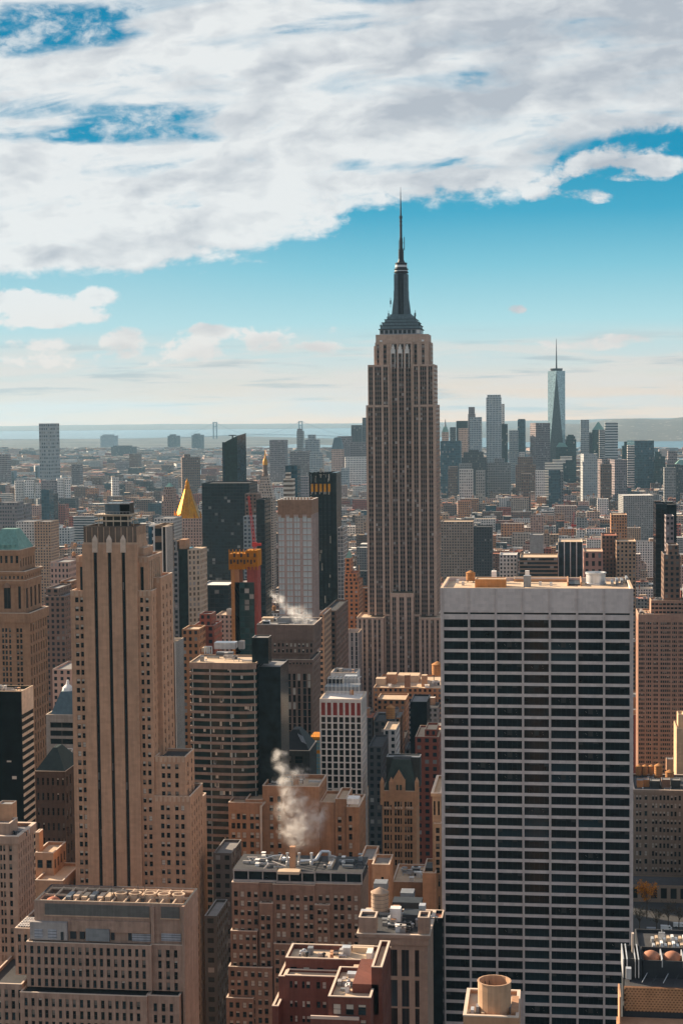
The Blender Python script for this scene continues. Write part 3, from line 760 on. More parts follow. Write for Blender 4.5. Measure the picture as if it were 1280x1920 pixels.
for a, c in ((149.5, 155.5), (263, 268.5)):   # short glazed stripe on each shoulder
    st = MB(); st.box(X5(a), X5(c), Y5 + 2.12, Y5 + 2.3, Z5(1108), Z5(1064)); T.part('window_strip', st, [GL])
for k in range(6):   # vertical ribs on the right flank above the wings
    rb = MB(); y = Y5 + 4 + k * 3.0; rb.box(X5(277) - .02, X5(277) + .45, y - .5, y + .5, Z5(1109, 280) - .5, Z5(1052, 280)); T.part('rib', rb, [LIME])
wing(284.1, 342, 1421, 1.6, 15, [(297, 303.5), (307.5, 314), (322.5, 329)], 1432, Wn=(2, .3))
wing(284.2, 351, 1494, .6, 22, [(295.5, 302), (306, 312.5), (322.5, 329), (333.5, 340)], 1508, Wn=(5, .36))
wing(300, 351, 1520, 22.7, 6, [], 0, Wn=(2, .36), pitch=17)
T.done(); CLEAR.append((128, 388, 1915, Y5 - 20))

# ------------------------------------------------------------------ stone block at the lower left with fan wells on its roof
YL = 480
A = Bld('stone_office_block', 'weathered stone block with round fan wells open on its roof', 205, YL, [stone('stained stone', (.345, .237, .183), streak=.75, var=.3), RDRK])
XL = lambda px: xat(px, 1800, YL); ZL = lambda py, px=205: at(px, py, YL).z
def lrows(py0, n, pitch, h): return [(ZL(py0 + pitch * k + h), ZL(py0 + pitch * k)) for k in range(n)][::-1]
ct = [(57, 63), (70, 76), (83, 89.5), (95, 101.5), (108, 114), (121, 127), (134, 140), (147, 153), (160.5, 167), (174, 180), (187, 193), (200, 206.5), (213.5, 220), (227, 233), (240, 246.5), (253.5, 259.5), (266.5, 273)]
cr_ = [(294.5, 301), (309.5, 316.5), (324.5, 331)]
px2 = lambda l, off=0: [(XL(a + off), XL(c + off)) for a, c in l]
SH = dict(style='shade')
A.tier_w(XL(50), XL(284), YL, YL + 22, ZL(1856), ZL(1772), N=dict(cols=px2(ct), rows=lrows(1779, 4, 20.4, 14.5), **SH), attic=.5, par=.6)
A.tier_w(XL(284.2), XL(341), YL + 1.2, YL + 19, ZL(1858), ZL(1772), N=dict(cols=px2(cr_), rows=lrows(1781, 4, 20.4, 14.5), **SH), attic=.5, par=.6)
A.tier_w(XL(41), XL(278), YL - 2.5, YL + 22, 0, ZL(1862), N=dict(cols=px2(ct, -8), rows=lrows(1872, 4, 21.5, 15), **SH), attic=.5, par=.6)
A.tier_w(XL(278.2), XL(337), YL - 1.4, YL + 19, 0, ZL(1862), N=dict(cols=px2(cr_, -6), rows=lrows(1876, 4, 21.5, 15), **SH), attic=.5, par=.6)
A.tier_w(XL(21), XL(49.8), YL + 4, YL + 26, ZL(1843), ZL(1755), N=dict(cols=px2([(26, 32), (38, 44)]), rows=lrows(1766, 4, 20.4, 14.5), **SH), attic=.6, par=1)
A.tier_w(XL(-30), XL(40.8), YL - .5, YL + 26, 0, ZL(1852), N=dict(cols=px2([(-4, 2), (9, 15.5), (22, 28.5), (35, 41)], -1), rows=lrows(1862, 4, 21.5, 15), **SH), attic=.6, par=1)
A.w.box(XL(341), XL(345.5), YL + .6, YL + 19.5, 0, ZL(1698), 0)           # plain party wall on the right flank
# plant storey above the terrace
A.w.prism([(XL(62), YL + 2.2), (XL(346), YL + 2.2), (XL(346), YL + 19.6), (XL(62), YL + 19.6)], ZL(1773), ZL(1697), 0, 1, par=3.0, t=.7)
reg_box(A.name, XL(62), XL(346), YL + 2, YL + 20, 0, ZL(1697), False)
for a, c, t0, t1, mm in ((82, 278, 1702, 1723, stone('louvre metal', (.13, .125, .115), streak=.5)), (300, 335, 1702, 1723, MATS['louvre metal'])):
    lv = MB()
    lv.box(XL(a), XL(c), YL + 2.05, YL + 2.3, ZL(t1), ZL(t0))
    for k in range(5): lv.box(XL(a), XL(c), YL + 1.98, YL + 2.06, ZL(t1 - k * 4.2) , ZL(t1 - k * 4.2) + .12)
    lv.box(XL(a - 1), XL(c + 1), YL + 1.8, YL + 2.2, ZL(t1 + 2), ZL(t1), 1); A.part('louvre', lv, [mm, LIME])
for a, c, t0, t1, d, mm in ((56, 125, 1735, 1768, 1.6, CONC), (126, 280, 1731, 1752, .7, stone('stained stone', (1, 1, 1))), (160, 204, 1746, 1768, 1.4, METAL), (282, 288, 1702, 1770, .9, MATS['stained stone'])):
    t = MB(); t.box(XL(a), XL(c), YL + 2.2 - d, YL + 2.25, ZL(t1) , ZL(t0)); A.part('cabin', t, [mm])
for a, c, t0, t1 in ((65, 80, 1748, 1765), (90, 106, 1748, 1765), (245, 280, 1754, 1768), (300, 337, 1752, 1766)):
    t = MB(); t.box(XL(a), XL(c), YL + (.45 if c < 120 else 2.0), YL + 2.2, ZL(t1), ZL(t0))
    for k in range(3): t.box(XL(a), XL(c), YL + (.38 if c < 120 else 1.93), YL + .5 if c < 120 else YL + 2.05, ZL(t0 + (t1 - t0) * (k + .6) / 3), ZL(t0 + (t1 - t0) * (k + .6) / 3) + .1, 1)
    A.part('shutter', t, [stone('shutter grey', (.36, .37, .40), rough=.5), DMET])
for a, c in ((114, 119), (129, 140), (147, 156), (206, 212), (238, 244)):
    t = MB(); t.box(XL(a), XL(c), YL + (.4 if c < 120 else 1.9), YL + 2.3, ZL(1767), ZL(1752)); A.part('door', t, [DMET])
zr = ZL(1697) - 1.1
rm = MB(); m_ = stone('rusty cream steel', (.56, .42, .31), rough=.6, var=.3)
xr0, xr1 = XL(66), XL(342)
for y in (YL + 4, YL + 10.5, YL + 17.5): rm.box(xr0, xr1, y - .25, y + .25, zr + .2, zr + .8)
for k in range(13):
    x = xr0 + (xr1 - xr0) * k / 12; rm.box(x - .2, x + .2, YL + 3, YL + 18.6, zr + .25, zr + .75)
A.part('roof_grille', rm, [m_])
for k in range(5):
    x = XL(211 + 27.5 * k); y = YL + 11; t = MB()
    t.lathe(x, y, [(1.75, zr - 1), (1.75, zr + 1.5), (2.0, zr + 1.5), (2.0, zr + 1.75), (1.5, zr + 1.75), (1.45, zr - .6), (.3, zr - .6), (.3, zr + .5)], 20); w_ = A.part('fan_well', t, [m_], smooth=True)
    q = MB()
    for j in range(4):
        a = j * math.pi / 4; q.bar((x - 1.5 * math.cos(a), y - 1.5 * math.sin(a), zr + .7), (x + 1.5 * math.cos(a), y + 1.5 * math.sin(a), zr + .7), .16)
    A.part('fan_blade', q, [DMET], parent=w_)
for k in range(6):
    t = MB(); x = XL(112 + 15 * k); t.box(x, x + 1.6, YL + 7, YL + 12.5, zr - .5, zr + 1.1 + .3 * (k % 2)); A.part('cooling_unit', t, [(METAL, m_, RTAN)[k % 3]])
t = MB(); t.lathe(XL(90), YL + 6.5, [(2.6, zr - 1.2), (2.5, zr - .4), (1.8, zr + .5), (.8, zr + 1.0), (.01, zr + 1.1)], 18); A.part('dome', t, [RRED], smooth=True)
for px in (196, 260, 247): t = MB(); t.tube((XL(px), YL + 9, zr), (XL(px), YL + 9, zr + 5), .09, 5); A.part('mast', t, [DMET])
gr = MB(); z = ZL(1755) + 0.2
for k in range(6): gr.box(XL(24) + k * .8, XL(24) + k * .8 + .25, YL + 5, YL + 13, z, z + .3)
for k in range(6): gr.box(XL(24), XL(49), YL + 5 + k * 1.6, YL + 5.25 + k * 1.6, z + .31, z + .55)
A.part('trellis', gr, [WHITE])
A.done(); CLEAR.append((0, 366, 1925, YL - 8))
# ------------------------------------------------------------------ the tall stepped skyscraper with the spire
YE = 1290
E = Bld('skyscraper', 'tallest grey limestone skyscraper with stepped shoulders and a needle spire', 752, YE, [ESBS, facade_mat('limestone flank', (.30, .19, .14), (.02, .018, .018), .42, .6, .2), RTAN])
XE = lambda px: xat(px, 900, YE); ZE = lambda py, px=752: at(px, py, YE).z
ESTR = facade_mat('tower window stripe', (.155, .105, .088), (.018, .018, .021), .80, .52, .10, (.42, .39, .37), .12)
MUL = stone('bright mullion', (.34, .285, .25), rough=.45, streak=0, metal=.2)
def mass(px0, px1, dy, dep, z0, z1, strips, par=1.0, cap=1.5, arch=False):
    x0, x1 = XE(px0), XE(px1); y = YE + dy
    E.w.box(x0, x1, y + .9, y + dep, z0, z1 - cap, 1, bottom=False)
    E.w.prism([(x0, y), (x1, y), (x1, y + dep), (x0, y + dep)], z1 - cap, z1, 0, 2, par=par, t=.5, bottom=True)
    e = x0
    for a, c, n in strips + [(px1, px1, 0)]:
        if XE(a) - e > .02: E.w.box(e, XE(a), y, y + .95, z0, z1 - cap, 0)
        e = XE(c)
    for a, c, n in strips:
        st = MB(); st.wall((XE(a), y + .7), (XE(c), y + .7), z0, z1 - cap, 0, bay=(XE(c) - XE(a)) / n, fl=3.75); E.part('window_strip', st, [ESTR])
        for k in range(1, n):
            x = XE(a) + (XE(c) - XE(a)) * k / n; q = MB(); q.box(x - .16, x + .16, y + .3, y + .72, z0, z1 - cap); E.part('mullion', q, [MUL])
        for xx in (XE(a), XE(c)):
            q = MB(); q.box(xx - .09, xx + .09, y - .08, y + .1, z0, z1 - cap + .6); E.part('mullion', q, [MUL])
    reg_box(E.name, x0, x1, y, y + dep, z0, z1)
L_ = [(691, 699.5, 2), (703.5, 715.5, 3), (720, 728.5, 2)]
R_ = [(776, 784.5, 2), (788.5, 800, 3), (804, 812, 2)]
core = [(735, 744.5, 2), (748, 757.5, 2), (761, 770.5, 2)]
zT1 = ZE(1154, 690)
mass(669.5, 720, -13, 30, 0, zT1, [(674, 677.5, 1), (682, 686, 1), (691, 697, 2), (702, 706, 1), (710, 714, 1)])
mass(786, 836, -13, 30, 0, zT1, [(791, 795, 1), (799, 803, 1), (808, 814, 2), (819, 823, 1), (828, 832, 1)])
mass(720.1, 732, -6, 20, 0, ZE(1150), [(723, 729, 2)])
mass(775, 785.9, -6, 20, 0, ZE(1150), [(777, 784, 2)])
mass(732.1, 774.9, -9, 20, 0, ZE(1110), [(735.5, 742.5, 2), (748.5, 757.5, 2), (763, 770.5, 2)], cap=3)
mass(687, 731, 0, 44, zT1, ZE(759), L_)
mass(774, 817.5, 0, 44, zT1, ZE(759), R_)
mass(731.1, 773.9, 3.5, 38, ZE(1110), ZE(640), core, par=.2)
mass(690.5, 730.9, 1.8, 40, ZE(759), ZE(683), [(692.5, 699.5, 2), (703.5, 715.5, 3), (719.5, 727.5, 2)])
mass(774.1, 814, 1.8, 40, ZE(759), ZE(683), [(776.5, 784, 2), (788, 800, 3), (803.5, 811, 2)])
mass(703.5, 730.9, 5.2, 30, ZE(683), ZE(641), [(707, 711, 1), (719, 725, 1)])
mass(774.1, 804.5, 5.2, 30, ZE(683), ZE(641), [(776.5, 782, 1), (791, 796, 1)])
mass(700.5, 703.4, 9, 22, ZE(683), ZE(647), []); mass(804.6, 807.5, 9, 22, ZE(683), ZE(641), [])
mass(705, 803.5, 5.0, 29, ZE(641), ZE(626), [], par=.8, cap=6)
fn = stone('bright aluminium ornament', (.62, .59, .56), rough=.4, metal=.3, streak=0)
for px in (737.5, 750.7, 763.8):
    t = MB()
    for k, (w, a, c) in enumerate(((1.5, 662, 654), (1.1, 654, 649), (.55, 649, 645))): t.box(XE(px) - w, XE(px) + w, YE + 3.1 - .1 * k, YE + 5.4, ZE(a), ZE(c))
    t.box(XE(px) - 1.7, XE(px) - 1.35, YE + 3, YE + 3.6, ZE(690), ZE(655)); t.box(XE(px) + 1.35, XE(px) + 1.7, YE + 3, YE + 3.6, ZE(690), ZE(655)); E.part('finial', t, [fn])
t = MB()
for px in (715, 793): t.lathe(XE(px), YE + 4.8, [(.1, ZE(640)), (1.0, ZE(640)), (1.0, ZE(636.5)), (.1, ZE(636.5))], 10)
E.part('floodlight', t, [WHITE])
# terraces of the deck and the mast
MAST = stone('mast aluminium', (.062, .085, .10), rough=.5, metal=.25, streak=.3); MDK = stone('mast dark', (.028, .034, .040), rough=.5, streak=.2)
yc = YE + 20; ZM = lambda py: at(752, py, yc).z; XM = lambda px: xat(px, 600, yc); ke = yc / FPX
cx = XM(752.5)
def sq(hw, hd=None): hd = hd or hw; return [(cx - hw, yc - hd), (cx + hw, yc - hd), (cx + hw, yc + hd), (cx - hw, yc + hd)]
t = MB(); t.prism(sq(38 * ke, 13), ZM(627) - 2, ZM(619), 0, 0); E.part('observation_deck', t, [facade_mat('deck glazing', (.36, .38, .40), (.03, .04, .05), .7, .8, .3, (.7, .7, .68))])
tr = MB()
for hw, hd, a, c in ((40, 13.3, 619, 617.3), (37, 12.8, 617.3, 612), (38.5, 13, 612, 611), (34, 12, 611, 606), (35, 12.2, 606, 605), (29, 11.2, 605, 600), (30, 11.4, 600, 599.2), (25, 10.2, 599.2, 594), (20, 9.2, 594, 590)):
    tr.prism(sq(hw * ke, hd), ZM(a), ZM(c), int(a - c < 1.8), int(a - c < 1.8), bottom=True)
E.part('stepped_base', tr, [stone('terrace aluminium', (.13, .175, .195), rough=.5, metal=.2), MDK])
ms = MB()
ms.lathe(cx, yc, [(10.4 * ke, ZM(592)), (10.2 * ke, ZM(546)), (9.8 * ke, ZM(520)), (9.6 * ke, ZM(512))], 20)
E.part('mast', ms, [MAST], smooth=True)
for sx in (-1, 1):       # four winged buttresses
    for dy in (-1, 1):
        q = MB(); p = []
        for w, py in ((17.5, 592), (15.5, 575), (14.8, 569), (13.4, 560), (13.2, 546), (12.7, 545), (12.6, 514)): p.append((w, ZM(py)))
        for (w0, z0), (w1, z1) in zip(p, p[1:]):
            y0 = yc + dy * 1.2; y1 = yc + dy * 5.0
            q.taper([(cx + sx * 5 * ke, min(y0, y1)), (cx + sx * w0 * ke, min(y0, y1)), (cx + sx * w0 * ke, max(y0, y1)), (cx + sx * 5 * ke, max(y0, y1))][::sx], z0, [(cx + sx * 5 * ke, min(y0, y1)), (cx + sx * w1 * ke, min(y0, y1)), (cx + sx * w1 * ke, max(y0, y1)), (cx + sx * 5 * ke, max(y0, y1))][::sx], z1, 0)
        E.part('buttress', q, [stone('buttress aluminium', (.10, .13, .145), rough=.45, metal=.2)])
gl = MB()
for dx in (-3.4, -1.1, 1.1, 3.4): gl.box(cx + (dx - .55) * ke, cx + (dx + .55) * ke, yc - 10.9 * ke, yc - 8 * ke, ZM(596), ZM(514))
E.part('mast_window', gl, [MDK])
dr = MB()
dr.lathe(cx, yc, [(13.2 * ke, ZM(512)), (13.6 * ke, ZM(511)), (13.6 * ke, ZM(509.5)), (12.2 * ke, ZM(509)), (12.2 * ke, ZM(505.5)), (13.6 * ke, ZM(505)), (13.6 * ke, ZM(503.6)), (11 * ke, ZM(503)), (10.6 * ke, ZM(494.5)), (11.4 * ke, ZM(494)), (11.4 * ke, ZM(492.6)), (7 * ke, ZM(491.5)), (5.2 * ke, ZM(487)), (5.0 * ke, ZM(485))], 24)
E.part('lantern', dr, [MDK], smooth=True)
br = MB(); br.lathe(cx, yc, [(11.2 * ke, ZM(501)), (11.3 * ke, ZM(500)), (11.2 * ke, ZM(497.5)), (11.1 * ke, ZM(497))], 24); br.lathe(cx, yc, [(12.5 * ke, ZM(508.4)), (12.5 * ke, ZM(507))], 24); E.part('lantern_window', br, [stone('lit glazing', (.55, .57, .58), rough=.3, streak=0)])
an = MB()
prof = [(4.9, 486), (4.7, 469), (5.6, 468.8), (5.6, 467.6), (3.2, 467.4), (3.0, 446), (2.4, 445.5), (2.2, 425), (1.9, 406), (3.4, 405.6), (3.4, 404.4), (1.5, 404), (1.1, 385), (.8, 370), (.25, 350)]
an.lathe(cx, yc, [(r * ke, ZM(py)) for r, py in prof], 8)
for k, py in enumerate((482, 478, 474, 423, 415, 409, 408)): an.lathe(cx, yc, [((5.6 if py > 470 else 3.4) * ke, ZM(py)), ((5.6 if py > 470 else 3.4) * ke, ZM(py - .8))], 8)
an.tube((cx + 6.2 * ke, yc, ZM(468)), (cx + 6.2 * ke, yc, ZM(444)), .30, 6); an.tube((cx, yc, ZM(455)), (cx + 6.2 * ke, yc, ZM(455)), .2, 5); an.tube((cx, yc, ZM(466)), (cx + 6.4 * ke, yc, ZM(466)), .2, 5)
an.tube((cx - 4 * ke, yc, ZM(467)), (cx - 4 * ke, yc, ZM(450)), .18, 5)
E.part('antenna', an, [MDK])
rr = random.Random(4)
for k in range(26):
    q = MB(); px = rr.choice((rr.uniform(713, 727), rr.uniform(778, 793), rr.uniform(716, 790))); py = 612 if abs(px - 752) > 28 else 606
    if abs(px - 752) < 25: continue
    x, y = XM(px), yc + rr.uniform(-12, -4); h = rr.uniform(2, 6.5); z = ZM(py) - 2
    q.tube((x, y, z), (x, y, z + h), .13, 4); q.box(x - .4, x + .4, y - .2, y + .2, z + h * .5, z + h * .75); E.part('aerial', q, [MDK])
for px, py in ((733, 566), (729, 590), (779, 590), (777, 596)):
    q = MB(); x = XM(px); q.tube((x, yc - 3, ZM(py + 10)), (x, yc - 3, ZM(py - 8)), .2, 5); q.box(x - .5, x + .5, yc - 3.3, yc - 2.7, ZM(py + 4), ZM(py - 3)); E.part('aerial', q, [MDK])
E.done(); CLEAR.append((668, 830, 1266, YE - 15))

# ------------------------------------------------------------------ helper for plainer buildings
def blk(name, label, px0, px1, pyt, Y, dep, mats, N=None, W=None, E_=None, pyv=None, par=1.0, attic=1.0, cat='building', group=None, z0=0.0, pyb=None, bay=3.4, fl=3.5, inset=.45, ledge=0.0):
    b = Bld(name, label, (px0 + px1) / 2, Y, mats, cat, group)
    b.box = b.tier(px0, px1, pyt, Y, dep, pyb=pyb, z0=z0, N=N, W=W, E=E_, par=par, attic=attic, bay=bay, fl=fl, inset=inset, ledge=ledge)
    if pyv: CLEAR.append((px0 - 4, px1 + 6, pyv, Y))
    return b
def more(b, px0, px1, pyt, pyb, Y, dep, **k): return b.tier(px0, px1, pyt, Y, dep, pyb=pyb, **k)
def rp(Y, py0, pitch, h, n, px=300): return [(at(px, py0 + pitch * k + h, Y).z, at(px, py0 + pitch * k, Y).z) for k in range(n)][::-1]
def cp(Y, l, py=1500): return [(xat(a, py, Y), xat(c, py, Y)) for a, c in l]

# dark curved-band office building
Y = 650
b = Bld('office_block', 'office block with brown concrete bands and dark ribbon windows on a gently bowed front', 440, Y, [stone('brown concrete band', (.25, .195, .165), streak=.4), GLG, BLK, RTAN])
zr = at(420, 1243, Y).z; xa, xb, xc = xat(357, 1300, Y), xat(462, 1300, Y), xat(480, 1300, Y)
poly = lambda o: [(xa - o, Y + 1.2 - o), (xa + 8, Y + .5 - o), (xa + 15, Y + .1 - o), (xb - 3, Y - o), (xb, Y + .3 - o), (xc, Y + 1.6 - o), (xc, Y + 22), (xa - o, Y + 22)]
b.w.prism(poly(0), 0, zr - 1, 1, 1)
b.w.prism(poly(.5), zr - 2.6, zr, 0, 3, par=.7, bottom=True)
k = 0
while True:
    z = zr - 5.0 - 3.13 * k
    if z < 50: break
    b.w.prism(poly(.5), z, z + 1.08, 0, 0, bottom=True); k += 1
nf = k
b.done(); reg_box(b.name, xa, xc, Y, Y + 22, 0, zr); CLEAR.append((350, 530, 1525, Y))
gl_ = [GLG, stone('pale column', (.30, .34, .34), rough=.5), BLIND]
rr = random.Random(3)
npane = 0
for fx in (.03, .30, .62, .97):      # columns behind the ribbons
    t = MB(); x = xa + (xc - xa) * fx; y = Y + (1.1 if fx < .1 else .45 if fx < .5 else .2 if fx < .9 else 1.5); t.box(x - .2, x + .2, y - .3, y + .3, 50, zr - 2.6); b.part('column', t, [gl_[1]])
for k in range(nf):      # pale panes painted in so the glass looks lit
    z = zr - 5.0 - 3.13 * k + 1.08
    for _ in range(rr.randint(1, 4)):
        if npane >= 92: break
        x = xa + (xc - xa) * rr.uniform(.1, .9); y = Y + (.75 if x < xa + 8 else .4 if x < xa + 15 else .25); w = rr.uniform(.4, 1.4); t = MB(); t.box(x, x + w, y - .22, y + .3, z + rr.uniform(.1, .9), z + 2.0); b.part('window', t, [gl_[rr.choice((1, 2, 2))]]); npane += 1
t = MB(); t.prism([(xc + .1, Y + 4), (xat(523, 1300, Y), Y + 4), (xat(523, 1300, Y), Y + 24), (xc + .1, Y + 24)], 0, zr - 2.0, 0, 1, par=.5)
t.prism([(xc - 2.4, Y + 5), (xat(499, 1220, Y), Y + 5), (xat(499, 1220, Y), Y + 13), (xc - 2.4, Y + 13)], zr - 1, at(480, 1199, Y).z, 0, 1, par=.4)
b.part('service_core', t, [BLK, RGRY])
reg_box(b.name, xc, xat(523, 1300, Y), Y + 4, Y + 24, 0, zr - 2)
zz = zr - .7
for a, c, py, d, h, mm in ((401, 441, 1217, 6, 2.6, ALU), (378, 390, 1222, 4, 1.6, RTAN), (447, 457, 1217, 3, 3.2, CONC), (405, 436, 1228, 3, 1.0, METAL)): rbox(b, 'cooling_unit', a, c, py, zz, d, h, mm)
for px in (384, 388, 392): p = on(px, 1226, zz); pipes(b, [(p.x, p.y, zz), (p.x, p.y, zz + 3), (p.x + 1.2, p.y, zz + 3), (p.x + 1.2, p.y, zz)], .25)
clutter(b, xa + 2, xc - 3, Y + 4, Y + 20, zz, 12, 5)

# brown granite tower with vertical bays, steam on its roof
Y = 830
b = blk('granite_tower', 'brown granite tower with a deep cornice storey and tall vertical bays below it', 481, 588, 1172, Y, 30, [stone('brown granite', (.19, .13, .105)), RGRY], pyv=1370,
        N=dict(cols=cp(Y, [(499, 504), (506.5, 511.5), (518, 522), (525, 530), (536, 541), (543, 548), (554, 559), (562, 567), (572, 577), (580, 585)], 1190), rows=rp(Y, 1176, 18, 16, 1, 540), style='shade'), W=dict(nb=6, nf=30, wf=.5, hf=.55, style='shade'), pyb=1200)
more(b, 481, 587, 1200, 1226, Y + .6, 29, N=dict(nb=14, nf=2, wf=.5, hf=.6, style='busy'), W=dict(nb=7, nf=2, wf=.5, hf=.5, style='shade'), attic=.4)
more(b, 482, 580, 1226, 1237, Y + 2, 27, N=dict(nb=1, nf=1, wf=.98, hf=.9, style='plain'), attic=.3)
more(b, 482, 586, 1237, 1247, Y - .2, 29, N=dict(nb=16, nf=1, wf=.5, hf=.6, style='shade'), W=dict(nb=7, nf=1, wf=.4, hf=.5, style='shade'), attic=.5)
more(b, 482, 586, 1247, None, Y + .3, 28, N=dict(cols=cp(Y, [(488, 497), (502, 506), (511, 516), (520, 525), (529, 534), (539, 545), (549, 554), (558, 563), (568, 574), (577, 582)], 1300), rows=rp(Y, 1250, 13.5, 12.4, 30, 540), style='litmix'), W=dict(nb=6, nf=44, wf=.45, hf=.65, style='shade'), attic=.4)
zz = at(540, 1172, Y).z - .9
clutter(b, b.box[0] + 2, b.box[1] - 2, Y + 2, Y + 26, zz, 14, 6, 3.5)
rbox(b, 'penthouse', 520, 565, 1168, zz, 10, 2.5, METAL, RGRY, .3); rbox(b, 'penthouse', 490, 512, 1166, zz, 6, 2, RTAN)
b.done()

# pale residential tower with a brown crown
Y = 930
SKB = (stone('pale bright glass', (.50, .51, .50), rough=.25, streak=0, spec=.6), BLIND, FRM, BLIND2)
b = Bld('residential_tower', 'pale tower with bright square panes in four columns under a brown crown', 555, Y, [stone('pinkish stone', (.40, .30, .265)), stone('brown crown', (.27, .165, .115)), RWHT])
X_ = lambda px: xat(px, 1000, Y); x0, x1, y1 = X_(521), X_(585), Y + 26
zc_, zt_ = at(553, 965, Y).z, at(553, 937, Y).z
b.w.box(x0 + .5, x1 - .5, Y + .5, y1, 0, zc_, 0, bottom=False)
b.w.prism([(x0, Y), (x1, Y), (x1, y1), (x0, y1)], zc_, zt_, 1, 2, par=2.5, t=.8, bottom=True)
for k in range(4): b.w.box(x0 + (x1 - x0) * (.10 + .25 * k), x0 + (x1 - x0) * (.22 + .25 * k), Y - .1, Y + .3, zc_ - 1.8, zt_ - 1, 1)
b.facade('N', x0, x1, 0, zc_, Y, cp(Y, [(522, 532.5), (537, 548), (551, 562), (567.5, 583.5)], 1000), rp(Y, 968.5, 11.6, 9.6, 40, 553), inset=.5, style='plain', mats=SKB)
b.facade('W', Y + .6, y1, 0, zc_, x1, even(Y + .6, y1, 7, .5), rp(Y, 966, 11.6, 10.2, 40, 590), inset=.5, style='shade')
for px in range(524, 583, 6): t = MB(); t.box(X_(px), X_(px + 2), Y + 2, Y + 4, zt_ - 2, zt_ + 1.0); b.part('vent', t, [RWHT])
b.done(); reg_box(b.name, x0, x1, Y, y1, 0, zt_); CLEAR.append((515, 606, 1165, Y))

# smoke-veiled brown brick complex
Y = 640
b = blk('brick_tower', 'tan brick block with stepped flat tops half hidden by white steam', 428, 491, 1506, Y, 24, [stone('warm brick', (.35, .20, .125)), RRED, RTAN],
        N=dict(cols=cp(Y, [(434, 441), (444, 450.5), (454.5, 461.5), (469, 476), (479, 486)], 1560), rows=rp(Y, 1526.5, 17.4, 11, 22, 460), style='busy'), pyv=1640)
CB = dict(style='busy')
more(b, 460.2, 491.8, 1500, 1514, Y + 1, 20)
more(b, 491.9, 598, 1475, None, Y + 2.5, 22, N=dict(cols=cp(Y, [(503, 510), (518, 524.5)], 1500), rows=rp(Y, 1496, 17.4, 11, 22, 510), **CB), W=dict(nb=5, nf=30, wf=.4, hf=.5, style='shade'), par=1.5)
more(b, 598.2, 628, 1505, None, Y + 4, 20)
more(b, 628.2, 649, 1499, None, Y + 3, 20, N=dict(cols=cp(Y, [(631, 638)], 1540), rows=rp(Y, 1536, 17, 11, 10, 635), **CB))
more(b, 649.2, 673, 1514, None, Y + 1.5, 22, N=dict(cols=cp(Y, [(652.5, 659)], 1540), rows=rp(Y, 1532, 17, 11, 10, 655), **CB), W=dict(nb=5, nf=30, wf=.4, hf=.5, style='shade'))
t = MB(); x = xat(490, 1560, Y); t.tube((x, Y - .5, at(490, 1640, Y).z - 20), (x, Y - .5, at(490, 1512, Y).z), .45, 8); t.tube((x, Y - .5, at(490, 1512, Y).z), (x + 1.2, Y + 3, at(490, 1507, Y).z), .45, 8); b.part('flue_pipe', t, [stone('pale flue', (.50, .42, .35), rough=.5)])
zz = at(540, 1475, Y).z - 1.4
clutter(b, xat(495, 1470, Y), xat(595, 1470, Y), Y + 4, Y + 22, zz, 12, 8, 3)
rbox(b, 'penthouse', 650, 672, 1508, at(640, 1499, Y).z - .8, 6, 2, WHITE)
b.done()

# gothic tan tower with a green hipped roof
Y = 700
b = blk('gothic_tower', 'orange terracotta tower with arched tops and a dark green hipped roof with gable', 716, 780, 1484, Y, 16, [stone('golden terracotta', (.42, .25, .155), streak=.4), stone('roof slate green', (.035, .05, .045), rough=.5), RDRK], pyv=1640,
        N=dict(cols=cp(Y, [(720, 724), (725, 729), (731.5, 734), (739.5, 743.5), (745, 749), (750.5, 753), (758.5, 762), (763.5, 767), (768.5, 772.5)], 1550), rows=rp(Y, 1488, 15.6, 11, 12, 748), style='shade'), W=dict(nb=5, nf=20, wf=.4, hf=.6, style='shade'), attic=.6)
x0, x1, y0, y1, _, z1 = b.box; xm = (x0 + x1) / 2
b.w.taper([(x0 + .5, y0 + .8), (x1 - .5, y0 + .8), (x1 - .5, y1), (x0 + .5, y1)], z1 - .6, [(x0 + 4, y0 + 6), (x1 - 3, y0 + 6), (x1 - 3, y1 - 3), (x0 + 4, y1 - 3)], at(748, 1424, Y + 6).z, 1, True, 2)
gb_ = MB(); zg = at(748, 1443, Y).z; zl = at(748, 1462, Y).z
gb_.prism([(xm - 2.6, y0 - .3), (xm + 2.6, y0 - .3), (xm + 2.6, y0 + 5), (xm - 2.6, y0 + 5)], z1 - 1, zl)
A0, B0, C0 = (xm - 2.6, y0 - .3, zl), (xm + 2.6, y0 - .3, zl), (xm, y0 - .3, zg); A1, B1, C1 = (xm - 2.6, y0 + 6, zl), (xm + 2.6, y0 + 6, zl), (xm, y0 + 6, zg)
gb_.face([A0, B0, C0]); gb_.face([A0, C0, C1, A1], 1); gb_.face([B0, B1, C1, C0], 1)
for dx in (-1.2, .3): gb_.box(xm + dx, xm + dx + .9, y0 - .4, y0 - .2, z1 + .5, z1 + 2.8, 1)
b.part('gable', gb_, [b.mats[0], b.mats[1]])
for px, w in ((733, .9), (716, .8), (781, .8)):
    t = MB(); x = xat(px, 1470, Y); t.box(x - w, x + w, Y - .4, Y + 1.6, z1 - 6, at(px, 1466, Y).z); t.taper([(x - w, Y - .4), (x + w, Y - .4), (x + w, Y + 1.6), (x - w, Y + 1.6)], at(px, 1466, Y).z, [(x - .05, Y + .5), (x + .05, Y + .5), (x + .05, Y + .7), (x - .05, Y + .7)], at(px, 1458, Y).z); b.part('pinnacle', t, [b.mats[0]])
